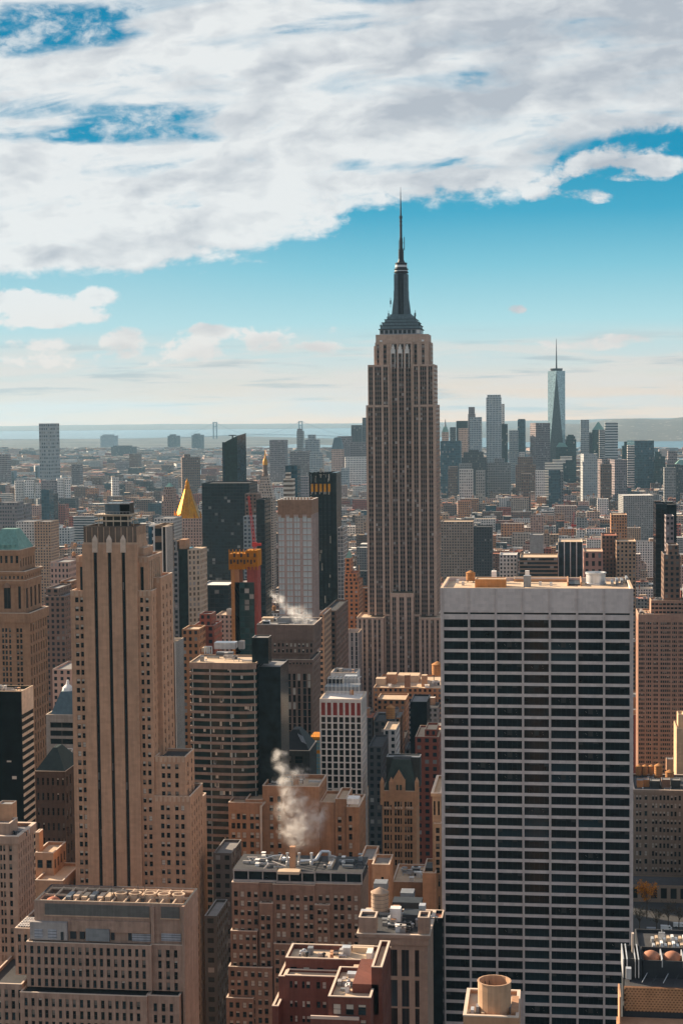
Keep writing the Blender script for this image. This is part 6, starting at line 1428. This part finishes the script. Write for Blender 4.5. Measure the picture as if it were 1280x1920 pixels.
D('pale sunlit slab below the pyramid topped tower', 1123, 1134, 806, 5600, 'band'); D('white banded tower with crisp horizontal stripes', 1134, 1158, 792, 5750, f('crisp bands', (.50, .50, .48), (.02, .035, .045), 1, .45, 0), bay=4, fl=9); D('dark sloping glass block right of the banded tower', 1166, 1185, 836, 5400, 'gglass', tiers=[(1170, 1184, 828, 6)])
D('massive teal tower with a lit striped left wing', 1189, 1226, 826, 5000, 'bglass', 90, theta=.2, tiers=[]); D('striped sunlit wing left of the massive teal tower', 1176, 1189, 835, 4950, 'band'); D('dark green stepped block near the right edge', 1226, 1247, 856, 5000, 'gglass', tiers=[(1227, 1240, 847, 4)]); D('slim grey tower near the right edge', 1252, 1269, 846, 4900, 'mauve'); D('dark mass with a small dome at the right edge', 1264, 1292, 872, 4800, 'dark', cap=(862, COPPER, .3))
D('mottled grey marble tower in the middle of downtown', 1094, 1120, 851, 4500, f('mottled marble', (.38, .39, .39), (.16, .18, .19), .5, .5, .3), pyv=915, theta=.2); D('brown brick slab with a lit cream flank', 1128, 1148, 861, 4600, 'mauve', theta=.3); D('second brown slab with a lit cream flank nearer the teal tower', 1152, 1176, 862, 4550, 'mauve', theta=.3)
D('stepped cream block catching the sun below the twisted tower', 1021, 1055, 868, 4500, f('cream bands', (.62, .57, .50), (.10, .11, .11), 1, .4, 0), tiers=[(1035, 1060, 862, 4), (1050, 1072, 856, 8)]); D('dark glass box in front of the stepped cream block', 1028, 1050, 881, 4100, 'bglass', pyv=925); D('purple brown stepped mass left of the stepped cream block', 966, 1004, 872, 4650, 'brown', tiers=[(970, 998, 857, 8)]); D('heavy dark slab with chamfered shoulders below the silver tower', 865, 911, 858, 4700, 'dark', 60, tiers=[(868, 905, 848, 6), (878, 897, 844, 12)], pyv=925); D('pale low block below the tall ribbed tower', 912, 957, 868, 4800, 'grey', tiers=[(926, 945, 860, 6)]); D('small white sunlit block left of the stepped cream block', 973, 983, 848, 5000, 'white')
rr = random.Random(12)
for k in range(14):
    a = rr.uniform(835, 1255); D(('grey', 'brown', 'pale', 'dark')[k % 4] + (' low slab', ' block', ' boxy tower')[k % 3] + ' %s the downtown towers near the %s' % (('in front of', 'at the foot of')[k % 2], 'skyscraper' if a < 950 else 'twisted tower' if a < 1090 else 'banded tower' if a < 1180 else 'right edge'), a, a + rr.uniform(12, 26), rr.uniform(868, 892), rr.uniform(4000, 4900), ('grey', 'brown', 'white', 'dark')[k % 4], pyv=None)
GRP = 'towers beyond the left side of the skyscraper'
D('pair of joined mauve slabs left of the skyscraper', 505, 534, 825, 5600, 'mauve', 60); t_ = D('thin tower topped with scaffolding near the bridge tower', 556, 567, 808, 6300, 'grey', tiers=[(557, 565, 804, 4)], spire=(800, 2)); D('grey tower with a dark square crown', 571, 597, 824, 5900, 'silver', tiers=[(577, 590, 815, 6)]); D('pale blue slab behind the lattice tower', 543, 579, 846, 5500, 'mauve', 60); D('white gridded slab right of the pale blue slab', 580, 604, 848, 5400, 'silver'); D('stone tower with a mansard top', 621, 642, 842, 5400, 'pink', cap=(820, SLATE, .55)); D('dark tower behind the mansard topped tower', 632, 658, 818, 5900, 'mauve'); D('dark ribbed tower at the left shoulder of the skyscraper', 658, 678, 797, 6000, 'drib'); D('thin dark tower touching the skyscraper', 679, 688, 783, 5900, 'dark'); D('pale stone mass below the dark ribbed tower', 656, 687, 829, 5600, 'mauve'); D('white civic block with a lit left wing', 647, 687, 857, 5200, 'white', theta=.15, tiers=[]); D('small pale tower in front of the white civic block', 639, 652, 878, 5000, 'silver')
D('brown grey housing slab under the pale blue slab', 549, 577, 893, 4300, 'mauve', pyv=925); D('dark glass slab right of the clock tower', 534.5, 557, 873, 2600, 'bglass', 34, name='glass_slab', pyv=930); b = D('slim orange and white striped tower before the dark glass slab', 531, 549, 898, 2500, f('balcony bands', (.60, .52, .44), (.10, .07, .05), 1, .5, 0), 20, name='striped_tower', pyv=935, tiers=[(535, 543, 886, 4)])
GRP = 'far buildings at the left'
D('tall black tower with a hatched silver flank at the far left', 71, 93, 794, 5300, f('hatched facade', (.30, .31, .32), (.05, .06, .07), .6, .5, .4), 60, name='hatched_tower', bay=9, fl=12, pyv=900, theta=-.25, spire=None)
D('bluish block at the far left edge', -8, 13, 852, 5500, 'mauve'); D('dark brown block with a lit left edge and roof bump', 341, 373, 858, 4700, 'brown', 40, theta=.3, tiers=[(345, 356, 852, 6)])
for a, c, t, w in ((28, 42, 902, 'cream housing slab left of the hatched tower'), (46, 62, 901, 'second cream housing slab left of the hatched tower'), (66, 76, 906, 'short cream slab at the foot of the hatched tower'), (107, 118, 898, 'cream slab just right of the hatched tower'), (121, 131, 899, 'second cream slab right of the hatched tower'), (210, 222, 896, 'lone cream slab in the far flats'), (78, 106, 901, 'grey slab at the foot of the hatched tower')): D(w, a, c, t, 4500, 'white' if 'grey' not in w else 'mauve', 30, theta=.35 if 'grey' not in w else 0, pyv=925)
D('blue grey slab right of the hatched tower', 134, 149, 871, 5500, 'mauve'); D('purple grey block in the far flats', 242, 259, 851, 7000, 'brown', 60, pyv=None); D('long low block in the far flats', 216, 248, 866, 7200, 'mauve', 60, pyv=None)
for a, c, t, yy, w in ((208, 247, 838, 9500, 'dark wide block on the far plain'), (314, 331, 817, 12000, 'dark far block left of the bridge'), (359, 376, 815.5, 12000, 'dark far block under the bridge tower'), (188, 214, 817, 13000, 'pale far block on the plain')): D(w, a, c, t, yy, 'dark' if 'dark' in w else 'silver', 120, pyv=None, tiers=[(a + 4, c - 5, t - 2.5, 20)])
D('teal glass tower on the left plain', 77, 92, 918, 3300, 'bglass', 30, pyv=960); D('dark companion of the teal glass tower', 92, 101, 926, 3350, 'dark', 30, pyv=960); D('blue grey slab tower at the left edge', -6, 32, 942, 3000, 'mauve', 40, pyv=985); D('second blue grey slab tower near the left edge', 28, 47, 945, 3050, 'mauve', 40, pyv=985)
D('pale apartment block left of the tan striped tower', 30, 64, 978, 2000, 'white', 34, pyv=1020, bay=3.4, fl=3.5, name='apartment_block'); D('tan apartment wing joined to the pale apartment block', 64.2, 95, 978, 1990, 'tan', 34, pyv=1020, bay=3.4, fl=3.5, name='apartment_block')
D('pinkish setback tower with a small pyramid left of the gold roof', 303, 326, 940, 2300, 'pink', 34, tiers=[(306, 323, 918, 4), (308, 321, 913, 6)], cap=(905, COPPER, .1), pyv=965, name='setback_tower', bay=3.4, fl=3.5); D('pale white loft block left of the gold roofed tower', 289, 325, 972, 1700, 'white', 40, pyv=1010, bay=3.4, fl=3.5, name='loft_block')
D('pink brick apartment block between green roof and tan tower', 94, 129, 1054, 1150, 'pink', 30, pyv=1090, bay=3, fl=4, name='apartment_block'); D('orange brick block peeping left of the tan tower', 112, 134, 1090, 1050, 'orange', 26, pyv=1170, bay=3.4, fl=3.5, name='brick_block'); D('brown block with a glass attic right of the green roofed tower', 84, 122, 1118, 1000, 'brown', 40, pyv=1200, bay=3.4, fl=3.5, name='brick_block', tiers=[(86, 110, 1103, 6)]); D('low pink block below the glass attic block', 98, 134, 1255, 880, 'pink', 30, pyv=1300, bay=3.4, fl=3.5, name='brick_block')

# bridges
BR = stone('bridge steel', (.17, .21, .24), rough=.6, streak=0)
def bridge(label, Y, towers, pytop, pydeck, ends, sag=4, tw=3.0, wid=30):
    root = bpy.data.objects.new('suspension_bridge', None); COL.objects.link(root); loc = Vector((xat(towers[0], 800, Y), Y, 0)); root.location = loc; tag(root, label, 'bridge')
    kk = Y / FPX
    for px in towers:
        t = MB(); x = xat(px, 800, Y)
        for dx in (-tw, tw): t.box(x + dx * kk - .8 * kk, x + dx * kk + .8 * kk, Y, Y + wid, 0, at(px, pytop(px), Y).z)
        for f_ in (0, .35): z = at(px, pytop(px) + f_ * 20 + 1, Y).z; t.box(x - tw * kk, x + tw * kk, Y + 2, Y + wid - 2, z - 1.6 * kk, z)
        t.build('tower', [BR], root, loc)
    t = MB(); n = 24; P_ = [at(ends[0] + (ends[1] - ends[0]) * i / n, pydeck(ends[0] + (ends[1] - ends[0]) * i / n), Y) for i in range(n + 1)]
    for a, c in zip(P_, P_[1:]): t.face([(a.x, Y, a.z - kk * .9), (c.x, Y, c.z - kk * .9), (c.x, Y, c.z), (a.x, Y, a.z)]); t.face([(a.x, Y, a.z), (c.x, Y, c.z), (c.x, Y + wid, c.z), (a.x, Y + wid, a.z)])
    t.build('deck', [BR], root, loc)
    pts = [ends[0]] + list(towers) + [ends[1]]
    for i, (a, c) in enumerate(zip(pts, pts[1:])):
        za = at(a, pytop(a) if a in towers else pydeck(a), Y).z; zc = at(c, pytop(c) if c in towers else pydeck(c), Y).z
        t = MB(); L = [];mid = 0 < i < len(pts) - 2
        for j in range(15):
            u = j / 14; px = a + (c - a) * u; x = xat(px, 800, Y); dk = at(px, pydeck(px), Y).z
            z = za + (zc - za) * u - (4 * u * (1 - u)) * (min(za, zc) - dk - 2 if mid else (max(za, zc) - dk) * .12); L.append((x, Y + wid / 2, z))
        for p, q in zip(L, L[1:]): t.tube(p, q, .32 * kk, 4)
        t.build('cable', [BR], root, loc)
bridge('long grey suspension bridge on the horizon', 17000, (402.5, 563), lambda p: 791 - (p - 402) * .011, lambda p: 816 - (p - 402) * .012 + ((p - 482) / 80) ** 2 * 1.2, (330, 660))
bridge('pale suspension bridge behind the hatched tower at the far left', 5600, (22, 67), lambda p: 883 if p < 40 else 874, lambda p: 896, (-30, 150), tw=2.2)
# ------------------------------------------------------------------ the rest of the city
rg = random.Random(21)
WALLC = [('cream', 'lime', 7), ('tan', 'tan', 5), ('pink', 'pink', 5), ('white', 'white', 7), ('red brick', 'red', 4), ('orange brick', 'orange', 4), ('brown brick', 'brown', 6), ('grey', 'grey', 5), ('dark', 'dark', 5), ('banded', 'band', 1), ('glass fronted', 'bglass', 1)]
RN = ['tan', 'grey', 'dark', 'white', 'reddish']
def cap(px, Y):
    if Y < 1000: return 1345 if px > 600 else 1240
    if Y < 1250: return 1180 if px > 600 else 1120
    if Y < 1700: return 1050
    if Y < 2500: return 985
    if Y < 3500: return 945
    if Y < 4600: return 915
    if Y < 6500: return 890
    if Y < 9000: return 858
    return 838
GEN = []
def blocked(x0, x1, y0, y1):
    for a, b, c, d in FOOT:
        if x0 < b and x1 > a and y0 < d and y1 > c: return True
    return False
def gen_rows():
    Y = 660.0
    while Y < 12500:
        near = Y < 2600; mid = Y < 6500
        lotd = 26 if near else 30 if mid else 55
        gap = (14 if near else 12) if mid else 20
        xl, xr = xat(-330 if Y > 900 else -60, 900, Y), xat(1640, 900, Y)
        x = xl - rg.uniform(0, 30)
        while x < xr:
            w = rg.uniform(13, 34) if near else rg.uniform(16, 46) if mid else rg.uniform(35, 90)
            if (x + 4000) % 262 < 20: x += 20; continue
            for sub in (0, 1):
                y0 = Y + sub * (lotd + 1.5); d = lotd * rg.uniform(.8, 1.0)
                if rg.random() < .05: continue
                px0, py0 = proj((x, y0, 20)); px1, _ = proj((x + w, y0, 20))
                h = rg.choice((rg.uniform(10, 18), rg.uniform(14, 26), rg.uniform(18, 36), rg.uniform(25, 50) if rg.random() < .7 else rg.uniform(40, 80)))
                if near: h *= 1.25
                if Y < 1300: h *= 1.5
                if 2200 < Y < 4500 : h *= .8
                if Y > 6500: h *= .62
                lim = cap((px0 + px1) / 2, y0) + rg.uniform(0, 22)
                for a, b, v, yv in CLEAR:
                    if px1 > a and px0 < b and y0 < yv + 12 and v > lim: lim = v + rg.uniform(0, 10)
                z = at((px0 + px1) / 2, lim, y0).z
                h = min(h, z)
                if h < 7 or blocked(x, x + w, y0, y0 + d): continue
                GEN.append((y0, x, x + w - rg.choice((0, 0, .6, 3)), d, h, rg.random(), rg.random(), rg.random()))
            x += w
        Y += 2 * lotd + gap
FOOT.append((xat(1180, 1700, 860), xat(1180, 1700, 860) + 160, 620, 884)); CLEAR.append((1186, 1295, 1800, 885))
gen_rows()
# what stands in front of what, on a coarse grid of the view
for i, g in enumerate(GEN):
    y0, x0, x1, d, h = g[:5]; ps = [proj(p) for p in ((x0, y0, h), (x1, y0, h), (x0, y0, 0), (x1, y0, 0), (x0, y0 + d, h), (x1, y0 + d, h))]
    RECTS.append((y0, min(p[0] for p in ps), max(p[0] for p in ps), min(p[1] for p in ps[:2] + ps[4:]), max(p[1] for p in ps[:4]), i))
depth = np.full((960, 640), 1e9, dtype=np.float32); vis = {}; LOWEST = {}
for Yd, a, b, c, d, key in sorted(RECTS, key=lambda r: r[0]):
    j0, j1, i0, i1 = max(0, int(a / 2)), min(640, int(math.ceil(b / 2))), max(0, int(c / 2)), min(960, int(math.ceil(d / 2)))
    if j1 <= j0 or i1 <= i0: continue
    sub = depth[i0:i1, j0:j1]; free = sub > 1e8; n = int(free.sum()); sub[free] = Yd
    if n: vis[key] = vis.get(key, 0) + n
order = sorted([k for k in vis if isinstance(k, int)], key=lambda k: -vis[k])
chosen, others = order[:300], [k for k in order[300:] if vis[k] >= 1]
others += [k for k, g in enumerate(GEN) if k not in vis and not -20 < proj(((g[1] + g[2]) / 2, g[0], g[4]))[0] < 1300]     # the city goes on beside the view
LM = []
for o in S.objects:
    if o.parent is None and o.get('category') == 'building' and o.name != 'haze':
        px, py = proj(o.location); LM.append((px, o.location.y, o.name.split('.')[0].replace('_', ' ')))
NICE = {'skyscraper': 'spired skyscraper', 'office tower': 'big white slab', 'stone tower': 'tan striped tower'}
def gen_mats(g):
    t = g[5] * 50; 
    for nm, fm, w in WALLC:
        if t < w: return nm, FM[fm]
        t -= w
    return 'grey', FM['grey']
used = {}
def landmark(px, Y):
    c = sorted(LM, key=lambda q: abs(q[0] - px) + abs(q[1] - Y) * .03)[:4]; return c
def add_house(mb, g, mi, ri, rich):
    y0, x0, x1, d, h = g[:5]
    P = [(x0, y0), (x1, y0), (x1, y0 + d), (x0, y0 + d)]
    if not rich and y0 > 2600 and g[7] < (.55 if x0 < -300 else .3):     # streets off the grid
        a = .45 * (1 if g[7] < .2 else -.7); cx, cy = (x0 + x1) / 2, y0 + d / 2
        P = [(cx + (p[0] - cx) * math.cos(a) - (p[1] - cy) * math.sin(a), cy + (p[0] - cx) * math.sin(a) + (p[1] - cy) * math.cos(a)) for p in P]
    mb.prism(P, 0, h, mi, ri, par=.9 if rich else 0, bay=3.4 if y0 < 3000 else 5, fl=3.5 if y0 < 3000 else 5)
for k in chosen:
    g = GEN[k]; y0, x0, x1, d, h = g[:5]; nm, fm = gen_mats(g); ri = int(g[6] * 5); px, py = proj(((x0 + x1) / 2, y0, h)); r = random.Random(k)
    size = 'low' if h < 18 else 'mid height' if h < 36 else 'tall'
    wide = 'narrow ' if x1 - x0 < 17 else 'wide ' if x1 - x0 > 28 else ''
    top = r.choice(('bulkhead', 'tank', 'plain', 'bulkhead', 'two bulkheads', 'chimney', 'vents'))
    topw = {'bulkhead': 'with one bulkhead', 'tank': 'with a water tank', 'plain': 'bare', 'two bulkheads': 'with two bulkheads', 'chimney': 'with a chimney', 'vents': 'with white vents'}[top]
    lab = None
    for lx, lY, ln in landmark(px, y0):
        ln = NICE.get(ln, ln); rel = 'behind' if abs(lx - px) < 25 and y0 > lY else 'before' if abs(lx - px) < 25 else 'right of' if px > lx else 'left of'
        for extra in ('', ' further off' if y0 > lY else ' nearer by'):
            lab = f'{wide}{size} {nm} block, {RN[ri]} roof {topw}, {rel} {ln}{extra}'
            if lab not in used and len(lab.split()) <= 16: break
        else: continue
        break
    used[lab] = 1
    b = Bld('city_block_building', lab, 640, y0, [fm, ROOFS[ri]], group='city buildings between the landmark towers'); b.loc = Vector(((x0 + x1) / 2, y0 + d / 2, 0)); b.root.location = b.loc
    add_house(b.w, g, 0, 1, True); zt = h - .9; w = x1 - x0
    def bk(fx, fy, ww, dd, hh, m_, nmz='bulkhead'):
        t = MB(); X0 = x0 + 1 + fx * max(.1, w - 2 - ww); Y0 = y0 + 1 + fy * max(.1, d - 2 - dd); t.prism([(X0, Y0), (X0 + ww, Y0), (X0 + ww, Y0 + dd), (X0, Y0 + dd)], zt - .2, zt + hh, 0, 1, par=.3, t=.25); b.part(nmz, t, [m_, ROOFS[(ri + 1) % 4]])
    if top in ('bulkhead', 'two bulkheads', 'tank', 'vents'): bk(r.random(), r.uniform(.3, 1), min(w * .4, r.uniform(4, 9)), r.uniform(4, 8), r.uniform(2.8, 5.5), r.choice((BUFF, CONC, WHITE, BRN, LIME)))
    if top == 'two bulkheads': bk(r.random(), r.uniform(0, .3), min(w * .3, 5), 4, r.uniform(2.5, 4), r.choice((BUFF, CONC, WHITE, REDL)))
    if top == 'tank':
        rad_ = r.uniform(1.7, 2.4); p = (x0 + w * r.uniform(.25, .75), y0 + d * .35, zt); a_, c_ = proj(p); tank(b, a_, c_, p[1], rad_, r.uniform(3.4, 4.6), r.choice((WOOD, WOOD, BRN, CONC)), r.uniform(2, 4))
    if top == 'chimney': t = MB(); X0 = x0 + w * r.uniform(.2, .8); t.box(X0 - .7, X0 + .7, y0 + d * .4, y0 + d * .4 + 1.4, zt - .2, zt + r.uniform(4, 7)); b.part('chimney', t, [REDL if r.random() < .5 else BUFF])
    for q in range(r.randint(1, 4) if y0 < 2200 else 0):
        t = MB(); X0, Y0 = x0 + 1.5 + r.random() * (w - 5), y0 + 2 + r.random() * (d - 6); s_ = r.uniform(.9, 2.2); t.box(X0, X0 + s_ * 1.5, Y0, Y0 + s_, zt - .1, zt + s_ * .9); b.part('vent', t, [WHITE if top == 'vents' else r.choice((ALU, METAL, CONC, WHITE))])
    b.done()
# the far mass of houses nobody could count
mats = [FM[q[1]] for q in WALLC]; nW = len(mats); mb = MB()
for k in others:
    g = GEN[k]; t = g[5] * 50; mi = nW - 1
    for i, q in enumerate(WALLC):
        if t < q[2]: mi = i; break
        t -= q[2]
    ri = nW + int(g[6] * 5); add_house(mb, g, mi, ri, False)
    y0, x0, x1, d, h = g[:5]; r = random.Random(k); w = x1 - x0
    for q in range(1 if y0 > 4000 else 2):
        ww = r.uniform(3, 7) if y0 < 6500 else r.uniform(10, 22); X0 = x0 + r.random() * max(.1, w - ww); Y0 = y0 + r.random() * d * .5; mb.box(X0, X0 + ww, Y0, Y0 + ww * .8, h - .1, h + r.uniform(2.2, 5), r.choice((0, 1, 3, 7)), r.choice((nW, nW + 1, nW + 3)), bottom=False)
c_ = mb.build('distant_city', mats + ROOFS, None, (0, 3000, 0)); tag(c_, 'mass of small city buildings fading toward the far shore', 'buildings', kind='stuff')
finish_windows(depth)

# ------------------------------------------------------------------ trees of the park at the right
def tree(label, px, pyb, Y, h, cw, leaf, nleaf, seed, bare=False):
    r = random.Random(seed); root = bpy.data.objects.new('park_tree', None); COL.objects.link(root); p = at(px, pyb, Y); p.z = max(0, p.z); root.location = p; tag(root, label, 'tree', 'trees in the park')
    t = MB(); x, y, z = p; t.tube((x, y, z - .3), (x + .2, y, z + h * .45), .32, 7, 0, .2); tips = []
    for k in range(11):
        a = r.uniform(0, 6.28); s = Vector((x + .2, y, z + h * r.uniform(.3, .5))); e = s + Vector((math.cos(a) * cw * r.uniform(.5, .95), math.sin(a) * cw * r.uniform(.5, .95), h * r.uniform(.15, .5))); t.tube(s, e, .13, 5, 0, .04)
        for q in range(4): f_ = r.uniform(.4, 1); m_ = s.lerp(e, f_); g_ = m_ + Vector((r.uniform(-1, 1) * cw * .4, r.uniform(-1, 1) * cw * .4, r.uniform(.1, 1) * h * .18)); t.tube(m_, g_, .05, 4, 0, .015); tips.append(g_)
    t.build('trunk', [stone('bark', (.09, .07, .055))], root, p)
    c = MB()
    for k in range(nleaf):
        q = r.choice(tips) + Vector((r.gauss(0, .75), r.gauss(0, .75), r.gauss(0, .6))); s_ = r.uniform(.18, .42); n = Vector((r.gauss(0, 1), r.gauss(0, 1), r.gauss(0, 1))).normalized(); u = n.orthogonal().normalized(); v = n.cross(u)
        c.face([q - u * s_, q - v * s_ * .7, q + u * s_, q + v * s_ * .7], r.choice((0, 0, 1)))
    c.build('crown', leaf, root, p)
LO = [stone('amber leaf', (.60, .24, .04), var=.5), stone('rust leaf', (.36, .13, .025), var=.5)]; LB = [stone('brown leaf', (.10, .07, .045), var=.5), stone('olive leaf', (.06, .055, .035), var=.5)]
tree('amber leafed tree glowing in the park right of the white slab', 1212, 1722, 850, 20, 5.2, LO, 1500, 1)
for i, (px, pb, yy, h, l_) in enumerate(((1198, 1745, 830, 13, 'sparse brown tree left of the amber tree'), (1230, 1750, 826, 14, 'sparse brown tree right of the amber tree'), (1252, 1738, 838, 12, 'sparse brown tree behind the parked vans'), (1272, 1742, 834, 13, 'sparse brown tree at the right edge of the park'))): tree(l_, px, pb, yy, h, 4.2, LB, 320, 10 + i)
def van(label, px, py, col, L=5.6):
    p = ground(px, py); root = bpy.data.objects.new('delivery_van', None); COL.objects.link(root); root.location = p; tag(root, label, 'van', 'vans parked by the park'); x, y, z = p; pt = stone('van paint %s' % col, {'white': (.72, .72, .70), 'grey': (.30, .31, .33)}[col], rough=.35, streak=0)
    t = MB(); h = 2.3; y0, y1 = y - 1, y + 1
    for (a, c, z0, z1) in ((0, L * .78, .45, h), (L * .78, L, .45, 1.25)): t.box(x + a, x + c, y0, y1, z0, z1)
    A_ = [(x + L * .78, y0), (x + L * .95, y0), (x + L * .95, y1), (x + L * .78, y1)]; t.taper(A_, 1.25, [(x + L * .78, y0), (x + L * .84, y0), (x + L * .84, y1), (x + L * .78, y1)], h - .1); t.build('body', [pt], root, p)
    t = MB(); t.box(x + L * .70, x + L * .85, y0 - .03, y0, 1.3, h - .4); t.build('window', [GL], root, p)
    for a in (.2, .82): 
        for yy in (y0, y1):
            t = MB(); t.tube((x + L * a, yy - .12, .38), (x + L * a, yy + .12, .38), .38, 12); t.build('wheel', [DMET], root, p)
van('white box van parked beside the dark park trees', 1238, 1744, 'white'); van('grey van standing just left of the white box van', 1212, 1748, 'grey'); van('second white van at the right edge beyond the trees', 1262, 1739, 'white', 6.4)
# ------------------------------------------------------------------ steam
def steam(label, pts, Y, dens, seed, sc):
    """blobs of vapour: pts are (px, py, radius in photo pixels)"""
    t = MB(); kk = Y / FPX; r = random.Random(seed); c0 = at(pts[0][0], pts[0][1], Y)
    xs = []; 
    for px, py, rr_ in pts:
        p = at(px, py, Y); xs.append((p, rr_ * kk * 1.6))
    lo = Vector((min(p.x - q for p, q in xs), min(p.y - q for p, q in xs), min(p.z - q for p, q in xs))); hi = Vector((max(p.x + q for p, q in xs), max(p.y + q for p, q in xs), max(p.z + q for p, q in xs)))
    lo -= Vector((4, 4, 4)); hi += Vector((4, 4, 4)); t.box(lo.x, hi.x, lo.y, hi.y, lo.z, hi.z)
    m = bpy.data.materials.new('steam'); m.use_nodes = True; m.node_tree.nodes.clear(); n = NT(m.node_tree)
    o = n.new('ShaderNodeTexCoord').outputs['Object']
    w1 = n.new('ShaderNodeTexNoise'); n.l.new(o, w1.inputs[0]); w1.inputs['Scale'].default_value = sc; w1.inputs['Detail'].default_value = 5
    wv = n.new('ShaderNodeVectorMath', operation='SUBTRACT'); n.l.new(w1.outputs[1], wv.inputs[0]); wv.inputs[1].default_value = (.5, .5, .5)
    ws = n.new('ShaderNodeVectorMath', operation='SCALE'); n.l.new(wv.outputs[0], ws.inputs[0]); ws.inputs['Scale'].default_value = 1.5 / sc * .8
    wp = n.new('ShaderNodeVectorMath', operation='ADD'); n.l.new(o, wp.inputs[0]); n.l.new(ws.outputs[0], wp.inputs[1])
    acc = None
    for p, q in xs:
        d = n.new('ShaderNodeVectorMath', operation='DISTANCE'); n.l.new(wp.outputs[0], d.inputs[0]); d.inputs[1].default_value = p - c0
        v = n.m('SUBTRACT', 1.0, n.m('DIVIDE', d.outputs['Value'], q)); acc = v if acc is None else n.m('MAXIMUM', acc, v)
    acc = n.m('POWER', n.m('MAXIMUM', n.m('MULTIPLY', acc, 1.3), 0.0), 1.6)
    acc = n.m('MULTIPLY', acc, n.sstep(n.noise(o, sc * 1.5, 9, .66, 1.4), .40, .72))
    sv = n.new('ShaderNodeVolumePrincipled'); sv.inputs['Density Attribute'].default_value = ''; sv.inputs['Color'].default_value = (.99, .98, .97, 1); sv.inputs['Anisotropy'].default_value = .45
    n.l.new(n.m('MULTIPLY', acc, dens), sv.inputs['Density']); oo = n.new('ShaderNodeOutputMaterial'); n.l.new(sv.outputs[0], oo.inputs['Volume'])
    tag(t.build('steam', [m], None, c0), label, 'steam', kind='stuff')
steam('thick white steam billowing over the tan brick block', [(566, 1548, 34), (545, 1520, 24), (590, 1530, 24), (560, 1572, 22), (540, 1560, 18), (545, 1492, 18), (560, 1500, 16), (532, 1465, 15), (528, 1440, 13), (523, 1420, 10), (555, 1455, 13), (572, 1446, 9)], 628, .55, 3, .14)
steam('small plume of white steam over the granite tower roof', [(575, 1158, 11), (562, 1150, 12), (548, 1145, 10), (555, 1158, 9), (536, 1137, 8), (524, 1126, 8), (516, 1117, 6), (510, 1110, 5)], 842, .5, 5, .20)
